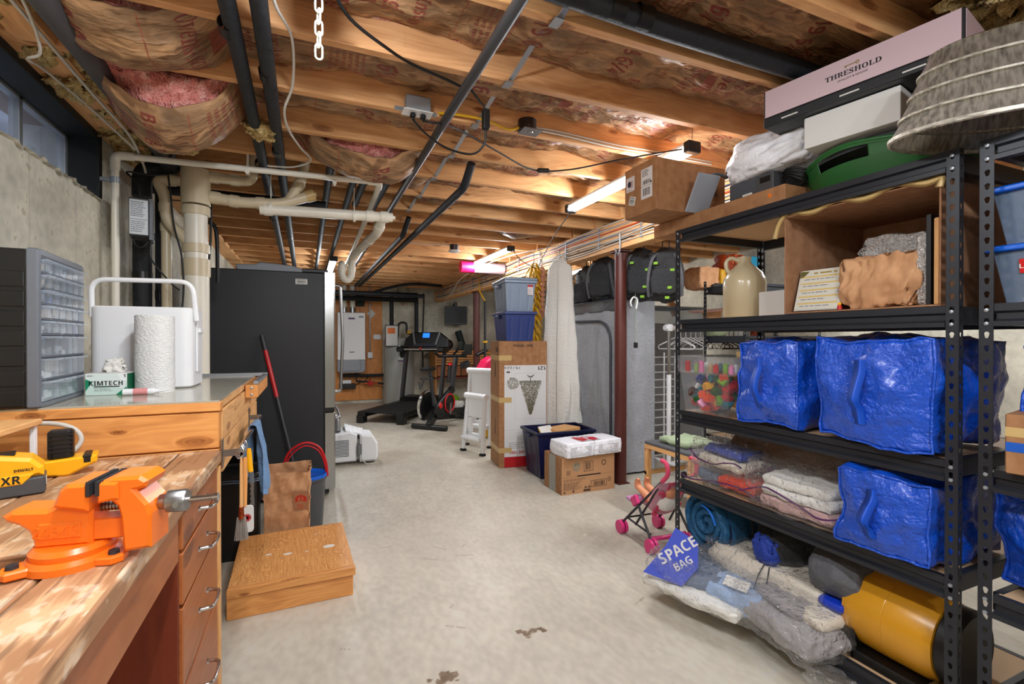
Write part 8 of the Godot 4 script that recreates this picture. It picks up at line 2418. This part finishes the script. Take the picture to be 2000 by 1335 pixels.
	obj("tray", MB.new().bx(-0.165, 0.165, 0, 0.003, -0.175, 0.175, 0).bx(-0.165, -0.162, 0.003, 0.075, -0.175, 0.175, 0).bx(-0.162, 0.165, 0.003, 0.075, 0.172, 0.175, 0).bx(-0.162, 0.165, 0.003, 0.075, -0.175, -0.172, 0).bx(-0.162, 0.16, 0.003, 0.07, 0.03, 0.032, 0).bx(-0.162, 0.16, 0.003, 0.07, -0.07, -0.068, 0), M.clear_plastic, t)
	obj("snap_lid", MB.new().bx(-0.17, 0.17, 0.076, 0.082, -0.18, 0.18, 0.002), M.clear_plastic, t)
	for k in 10: obj("craft_item", MB.new().lathe([Vector2(0, 0.004), Vector2(0.013, 0.004), Vector2(0.013, 0.03 + 0.03 * r.randf()), Vector2(0, 0.05)], 10, V(-0.13 + 0.03 * (k % 3), 0, -0.14 + 0.03 * k)), M[["brick_red", "brick_lime", "white_plastic", "brick_pink", "tape_tan", "brick_teal"][k % 6]], t)
	tag(obj("tape_roll", MB.new().lathe([Vector2(0.02, 0), Vector2(0.035, 0), Vector2(0.035, 0.022), Vector2(0.02, 0.022), Vector2(0.02, 0)], 22, V(1.88, 1.171, -1.63)), M.tape_tan), "roll of tan tape on the craft tray lid", "tape roll")
	bluebag("upright blue woven storage bag beside the toy brick bin on the third shelf", V(1.93, 0.892, -1.395), 0, V(0.42, 0.355, 0.29), 3)
	bluebag("biggest blue woven storage bag, square, on the third shelf by the near post", V(1.935, 0.892, -1.0), 0, V(0.44, 0.37, 0.38), 8)
	bluebag("slumped blue woven storage bag on the fourth shelf by the near post", V(1.92, 0.542, -0.965), 0, V(0.42, 0.275, 0.30), 14)
	bluebag("blue woven bag in shadow on the third shelf of the right-hand unit", V(2.06, 0.892, -0.50), 8, V(0.46, 0.34, 0.40), 19)
	bluebag("blue woven bag with a long strap on the fourth shelf of the right-hand unit", V(2.04, 0.542, -0.52), -6, V(0.45, 0.27, 0.38), 25)
	t = carton("taped_carton", "brown taped carton with a blue tape patch by the right edge", V(1.88, 0.892, -0.60), 10, V(0.17, 0.16, 0.15))
	t.position = V(1.815, 0.892, -0.60)
	obj("blue_tape", MB.new().bx(-0.086, -0.0852, 0.06, 0.085, -0.073, 0.03, 0), M.tape_blue, t)
	obj("brown_tape", MB.new().bx(-0.0858, -0.0853, 0.0, 0.16, -0.03, 0.01, 0).bx(-0.0858, -0.0853, 0.10, 0.125, -0.074, 0.074, 0), M.tape_tan, t)
	carton("carton", "brown carton edge at the right border on the fourth shelf", V(1.90, 0.542, -0.56), 0, V(0.16, 0.28, 0.13)).position = V(1.85, 0.542, -0.545)
	# ---- fourth shelf: zip bags of textiles
	filmbag("zip_bag", "clear zip bag with a brown furry garment at the back of the fourth shelf", V(2.10, 0.542, -1.45), 0, V(0.34, 0.29, 0.70), 31, [[V(0, 0.07, 0), V(0.28, 0.12, 0.6), "navy_cloth"], [V(-0.02, 0.20, 0), V(0.30, 0.13, 0.62), "brown_cloth"]])
	filmbag("zip_bag", "zip bag with a cream pouch and blue stripe, far end of the fourth shelf", V(1.91, 0.628, -1.70), -6, V(0.28, 0.13, 0.34), 33, [[V(0, 0.035, 0), V(0.24, 0.05, 0.26), "cream_cloth"], [V(0, 0.085, 0.01), V(0.22, 0.035, 0.24), "royal_cloth"]])
	filmbag("zip_bag", "clear zip bag with slate and orange cloth at the front of the fourth shelf", V(1.88, 0.542, -1.68), 4, V(0.22, 0.095, 0.42), 35, [[V(0, 0.04, -0.10), V(0.15, 0.055, 0.12), "slate_cloth"], [V(-0.01, 0.042, 0.07), V(0.16, 0.06, 0.19), "orange_cloth"]])
	filmbag("zip_bag", "zip bag of folded white and pink linens on the front of the fourth shelf", V(1.88, 0.542, -1.31), 2, V(0.26, 0.20, 0.42), 37, [[V(0, 0.03, 0), V(0.22, 0.045, 0.31), "pink_cloth"], [V(0, 0.075, 0), V(0.21, 0.04, 0.30), "white_cloth"], [V(0.01, 0.115, -0.01), V(0.20, 0.04, 0.29), "white_cloth"]])
	# ---- bottom shelf
	t = thing("sleeping_bag", "rolled teal quilted sleeping bag at the far end of the bottom shelf", "sleeping bag", V(1.80, 0.345, -1.785))
	var sp := MB.new()
	sp.grid(110, 16, func(u, v):
		var a: float = u * TAU * 3.1
		var rr: float = 0.135 * (1.0 - 0.88 * u) * (1.0 + 0.03 * sin(a * 2.3))
		var puff: float = 0.019 * sqrt(maxf(0.0, 1.0 - pow(v * 2 - 1, 2.0)))
		var x := -0.035 * (1.0 - pow(absf(v * 2.0 - 1.0), 3.0)) - 0.01 * nz.get_noise_2d(u * 22.0, v * 2.0)
		return V(x + 0.03, cos(a) * (rr + (v - 0.5) * 0.042), -sin(a) * (rr + (v - 0.5) * 0.042) + 0.0 * puff))
	obj("spiral_end", sp, M.teal_quilt, t)
	obj("roll", MB.new().grid(40, 24, func(u, v):
		var a: float = TAU * u
		var rr: float = 0.148 * (1.0 + 0.05 * sin(v * 40.0) * 0.3 + 0.05 * nz.get_noise_3d(cos(a) * 2.0, sin(a) * 2.0, v * 5.0))
		return V(0.01 + 0.48 * v, cos(a) * rr, sin(a) * rr), 1, 1, true, true), M.teal_quilt, t)
	obj("core", MB.new().lathe([Vector2(0, 0), Vector2(0.14, 0)], 24, V(0.03, 0, 0), Basis(V(0, 1, 0), V(1, 0, 0), V(0, 0, -1))), M.navy_cloth, t)
	obj("black_strap", MB.new().tube(ring_pts(0.152, V(0.14, 0, 0)), 0.006, 8, false), M.black_nylon, t)
	obj("light_tie", MB.new().tube(path([V(-0.015, 0.09, -0.01), V(-0.02, 0.085, 0.03), V(-0.02, 0.06, 0.06), V(-0.015, 0.02, 0.075)], 5), 0.008, 8, true, [], 0.5), mat("tie_blue", Color(0.08, 0.42, 0.80), 0.5), t)
	t = thing("stuff_sack", "black drawstring stuff sack with royal blue fabric spilling at its mouth", "stuff sack", V(1.82, 0.36, -1.455))
	obj("sack", MB.new().grid(40, 22, func(u, v):
		var a: float = TAU * u
		var rr: float = lerpf(0.05, 0.112, clampf(v * 5.0, 0, 1)) * (1.0 + 0.07 * sin(a * 13.0) * (1.0 - clampf(v * 4.0, 0, 1)) + 0.05 * nz.get_noise_3d(cos(a), sin(a), v * 4.0)) * (1.0 - 0.9 * smoothstep(0.93, 1.0, v))
		return V(-0.02 + 0.46 * v - 0.0, cos(a) * rr, sin(a) * rr), 1, 1, true, true), M.black_nylon, t)
	obj("blue_filling", MB.new().soft(V(-0.01, -0.012, 0), V(0.06, 0.10, 0.10), 0.9, func(w, q): return w * (1.0 + 0.3 * nz.get_noise_3dv(w * 30.0)), 14), M.royal_cloth, t, true)
	obj("drawcord", MB.new().tube(path([V(-0.03, -0.06, 0.01), V(-0.09, -0.11, 0.02), V(-0.12, -0.19, 0.02), V(-0.12, -0.20, 0.035), V(-0.09, -0.13, 0.06), V(-0.03, -0.07, 0.03)], 6), 0.0028, 6), M.black_nylon, t)
	t = thing("stuff_sack", "dark grey sack with a purple seam lying on the cream bedding", "stuff sack", V(1.93, 0.365, -1.19), 10)
	obj("sack", MB.new().soft(Vector3.ZERO, V(0.30, 0.15, 0.19), 0.75, func(w, q): return w * (1.0 + 0.10 * nz.get_noise_3dv(w * 10.0)), 16), M.grey_nylon, t, true)
	obj("purple_seam", MB.new().tube(range(25).map(func(k): return V(-0.10, cos(TAU * k / 24) * 0.062, sin(TAU * k / 24) * 0.083)), 0.006, 8, false), M.purple_trim, t)
	filmbag("bedding_bag", "big clear bag of cream bedding filling the middle of the bottom shelf", V(1.99, 0.117, -1.47), 0, V(0.50, 0.20, 0.62), 41, [[V(0.0, 0.09, 0), V(0.44, 0.17, 0.58), "cream_cloth", 0.4]], false, "clear_film")
	t = filmbag("vacuum_bag", "clear vacuum bag with a blue printed corner spilling off the bottom shelf", V(1.70, 0.095, -1.63), 18, V(0.36, 0.15, 0.52), 43, [[V(0.02, 0.06, -0.08), V(0.28, 0.10, 0.28), "slate_cloth"], [V(0.0, 0.07, 0.13), V(0.26, 0.08, 0.22), "pale_blue_cloth"], [V(-0.05, 0.03, -0.05), V(0.26, 0.05, 0.46), "white_cloth"]], false, "clear_film")
	var pd := poly([-0.11, -0.10, 0.06, -0.13, 0.125, -0.04, 0.12, 0.07, 0.02, 0.12, -0.02, 0.03])
	var pB := look(V(-0.75, 0.62, 0.35))
	obj("blue_print", MB.new().prism(pd, 0.004, 0, V(-0.115, 0.165, -0.16), pB), M.print_blue, t)
	word(t, "lettering", "SPACE", V(-0.115, 0.165, -0.16) + pB * V(0.035, 0.02, 0.003), pB * V(0.8, 0.6, 0), pB * V(-0.6, 0.8, 0), 0.048, M.box_white, font("Droid Sans", true))
	word(t, "lettering", "BAG", V(-0.115, 0.165, -0.16) + pB * V(0.06, -0.035, 0.003), pB * V(0.8, 0.6, 0), pB * V(-0.6, 0.8, 0), 0.034, M.box_white, font("Droid Sans", true))
	obj("white_tag", MB.new().box(V(-0.10, 0.135, 0.14), V(0.05, 0.002, 0.10), 0, Basis(V(0, 0, 1), 0.5)), M.paper, t)
	filmbag("towel_bag", "clear bag of folded grey towels drooping over the front of the bottom shelf", V(1.755, 0.105, -1.275), -6, V(0.32, 0.16, 0.36), 47, [[V(0, 0.05, 0), V(0.27, 0.08, 0.34), "grey_cloth", 0.25], [V(0.03, 0.11, -0.03), V(0.20, 0.05, 0.22), "grey_cloth", 0.4], [V(0.02, 0.115, 0.10), V(0.14, 0.05, 0.10), "cream_cloth", 0.6]], false, "clear_film")
	tag(obj("bag_corner", MB.new().soft(V(1.64, 0.08, -1.07), V(0.10, 0.05, 0.12), 0.3, func(w, q): return w * (1.0 + 0.4 * nz.get_noise_3dv(w * 24.0)), 12), M.zip_film, null, true), "twisted empty corner of clear film hanging off the towel bag", "bag corner")
	t = thing("yellow_drum", "glossy mustard-yellow drum lying in a black cradle on the bottom shelf", "drum", V(1.915, 0.27, -0.985))
	var Bz := Basis(V(1, 0, 0), V(0, 0, 1), V(0, -1, 0))
	obj("shell", MB.new().lathe([Vector2(0, -0.15), Vector2(0.105, -0.15), Vector2(0.128, -0.142), Vector2(0.136, -0.12), Vector2(0.138, -0.012), Vector2(0.1365, -0.01), Vector2(0.138, -0.008), Vector2(0.137, 0.10), Vector2(0.128, 0.128), Vector2(0.118, 0.13)], 48, Vector3.ZERO, Bz), M.drum_yellow, t)
	obj("black_end", MB.new().lathe([Vector2(0.118, 0.128), Vector2(0.126, 0.135), Vector2(0.126, 0.17), Vector2(0.112, 0.185), Vector2(0, 0.185)], 40, Vector3.ZERO, Bz), M.black_plastic, t)
	obj("steel_clip", MB.new().bx(-0.12, -0.08, -0.155, -0.10, 0.12, 0.16), M.steel, t)
	obj("cradle", MB.new().bx(-0.13, 0.13, -0.158, -0.12, -0.16, 0.17, 0.006).prism(poly([-0.13, -0.15, 0.13, -0.15, 0.13, -0.05, 0.09, -0.11, -0.09, -0.11, -0.13, -0.05]), 0.05, 0.004, V(0, 0, -0.12)), M.black_plastic, t)
	tag(obj("blue_corner", MB.new().soft(V(1.83, 0.27, -1.16), V(0.12, 0.03, 0.09), 0.3, func(w, q): return w, 8), M.print_blue, null, true), "bright blue bag corner tucked between the bedding and the yellow drum", "bag corner")
	tag(obj("round_base", MB.new().lathe([Vector2(0, 0), Vector2(0.15, 0), Vector2(0.14, 0.06), Vector2(0, 0.07)], 34, V(2.0, 0.112, -0.50)), M.electronics_grey), "dark round base in shadow on the bottom shelf of the right-hand unit", "base")

func behind_shelf() -> void:
	var nz := noise(91, 1.0, 3)
	var t: Node3D
	tag(obj("paper_sack", MB.new().soft(V(3.42, 1.82, -3.45), V(0.24, 0.2, 0.2), 0.15, func(w, q): return w * (1.0 + 0.12 * nz.get_noise_3dv(w * 9.0)), 12), M.paper_bag, null, true), "folded brown paper sack on the back aisle shelf", "sack")
	tag(obj("yellow_pouch", MB.new().soft(V(3.585, 1.815, -3.42), V(0.07, 0.19, 0.16), 0.5, func(w, q): return w, 10), M.strap_yellow, null, true), "yellow pouch beside the brown paper sack on the back aisle shelf", "pouch")
	t = thing("net_bag", "orange net bag of round things on the back aisle shelf", "net bag", V(3.78, 1.72, -3.45))
	obj("contents", MB.new().soft(V(0, 0.17, 0), V(0.26, 0.33, 0.2), 0.5, func(w, q): return w * (1.0 + 0.1 * sin(w.y * 70.0) * sin(w.x * 70.0)), 16), mat("net_orange", Color(0.72, 0.28, 0.06), 0.6), t, true)
	for k in 5:
		for s in [-1, 1]: obj("net_cord", MB.new().tube([V(-0.13 + 0.05 * k - 0.04 * s, 0.02, 0.12), V(-0.13 + 0.05 * k + 0.04 * s, 0.32, 0.12)], 0.004, 5), M.dark_wood, t)
	tag(obj("cyan_box", MB.new().bx(3.92, 4.08, 1.722, 2.06, -3.5, -3.36, 0.006), mat("cyan_card", Color(0.10, 0.55, 0.70), 0.5)), "bright cyan box standing behind the stoneware jug's handle", "box")
	tag(obj("folded_jacket", MB.new().soft(V(3.62, 1.745, -3.36), V(0.34, 0.05, 0.12), 0.4, func(w, q): return w * (1.0 + 0.3 * nz.get_noise_3dv(w * 14.0)), 10), M.black_nylon, null, true), "black folded garment under the yellow pouch on the back aisle shelf", "garment")
	t = thing("straw_hat", "pale straw sun hat on the lower level of the back aisle shelf", "hat", V(3.52, 1.50, -3.42))
	obj("brim", MB.new().lathe([Vector2(0.09, 0.03), Vector2(0.16, 0.02), Vector2(0.21, 0.035), Vector2(0.215, 0.03), Vector2(0.16, 0.012), Vector2(0.09, 0.02)], 34, Vector3.ZERO, Basis(V(0, 0, 1), 0.1)), M.pink_cloth, t)
	obj("crown", MB.new().lathe([Vector2(0, -0.10), Vector2(0.07, -0.095), Vector2(0.09, 0.02)], 28, Vector3.ZERO, Basis(V(0, 0, 1), 0.1)), M.tan_plastic, t)
	tag(obj("hat_stand", MB.new().soft(V(3.55, 1.34, -3.42), V(0.17, 0.12, 0.17), 0.6, func(w, q): return w * (1.0 + 0.15 * nz.get_noise_3dv(w * 12.0)), 10), M.sage, null, true), "pale green cap stacked under the straw hat", "cap")
	t = thing("canister", "clear canister with a green lid beside the stoneware jug", "canister", V(3.86, 1.28, -3.38))
	obj("jar", MB.new().lathe([Vector2(0, 0), Vector2(0.06, 0), Vector2(0.06, 0.14), Vector2(0.055, 0.14), Vector2(0.055, 0.004)], 24), M.clear_plastic, t)
	obj("lid", MB.new().lathe([Vector2(0.064, 0.135), Vector2(0.064, 0.165), Vector2(0, 0.165)], 24), M.lime, t)
	t = thing("cloth_wardrobe", "second grey cloth wardrobe with a clear top strip behind the garment rack", "wardrobe", V(3.0, 0, -4.2))
	obj("cover", MB.new().bx(0.45, 1.2, 0.02, 1.42, -0.5, 0.0, 0.01), M.wardrobe_cloth, t)
	obj("clear_strip", MB.new().bx(0.45, 1.2, 1.425, 1.6, -0.5, 0.0, 0.005), M.grey_clear, t)
	obj("top_edge", MB.new().bx(0.44, 1.21, 1.60, 1.62, -0.51, 0.01, 0.005), M.pale_grey_plastic, t)
	for k in 3: tag(obj("roof_prop", MB.new().bar(V(3.15 + k * 0.5, 1.55, -4.6), V(2.75 + k * 0.5, 2.26, -4.6), 0.038, 0.09), M.joist_wood), ["slanting wooden brace behind the lime-tabbed backpack", "slanting wooden brace behind the net bag", "slanting wooden brace behind the stoneware jug"][k], "brace")
	for q in [["garden_pot", "terracotta", V(4.2, 1.28, -3.5), "terracotta jar on the back aisle shelf near the wall"]]:
		tag(obj(q[0], MB.new().lathe([Vector2(0, 0), Vector2(0.05, 0), Vector2(0.07, 0.12), Vector2(0, 0.12)], 20, q[2]), M[q[1]]), q[3], "jar")
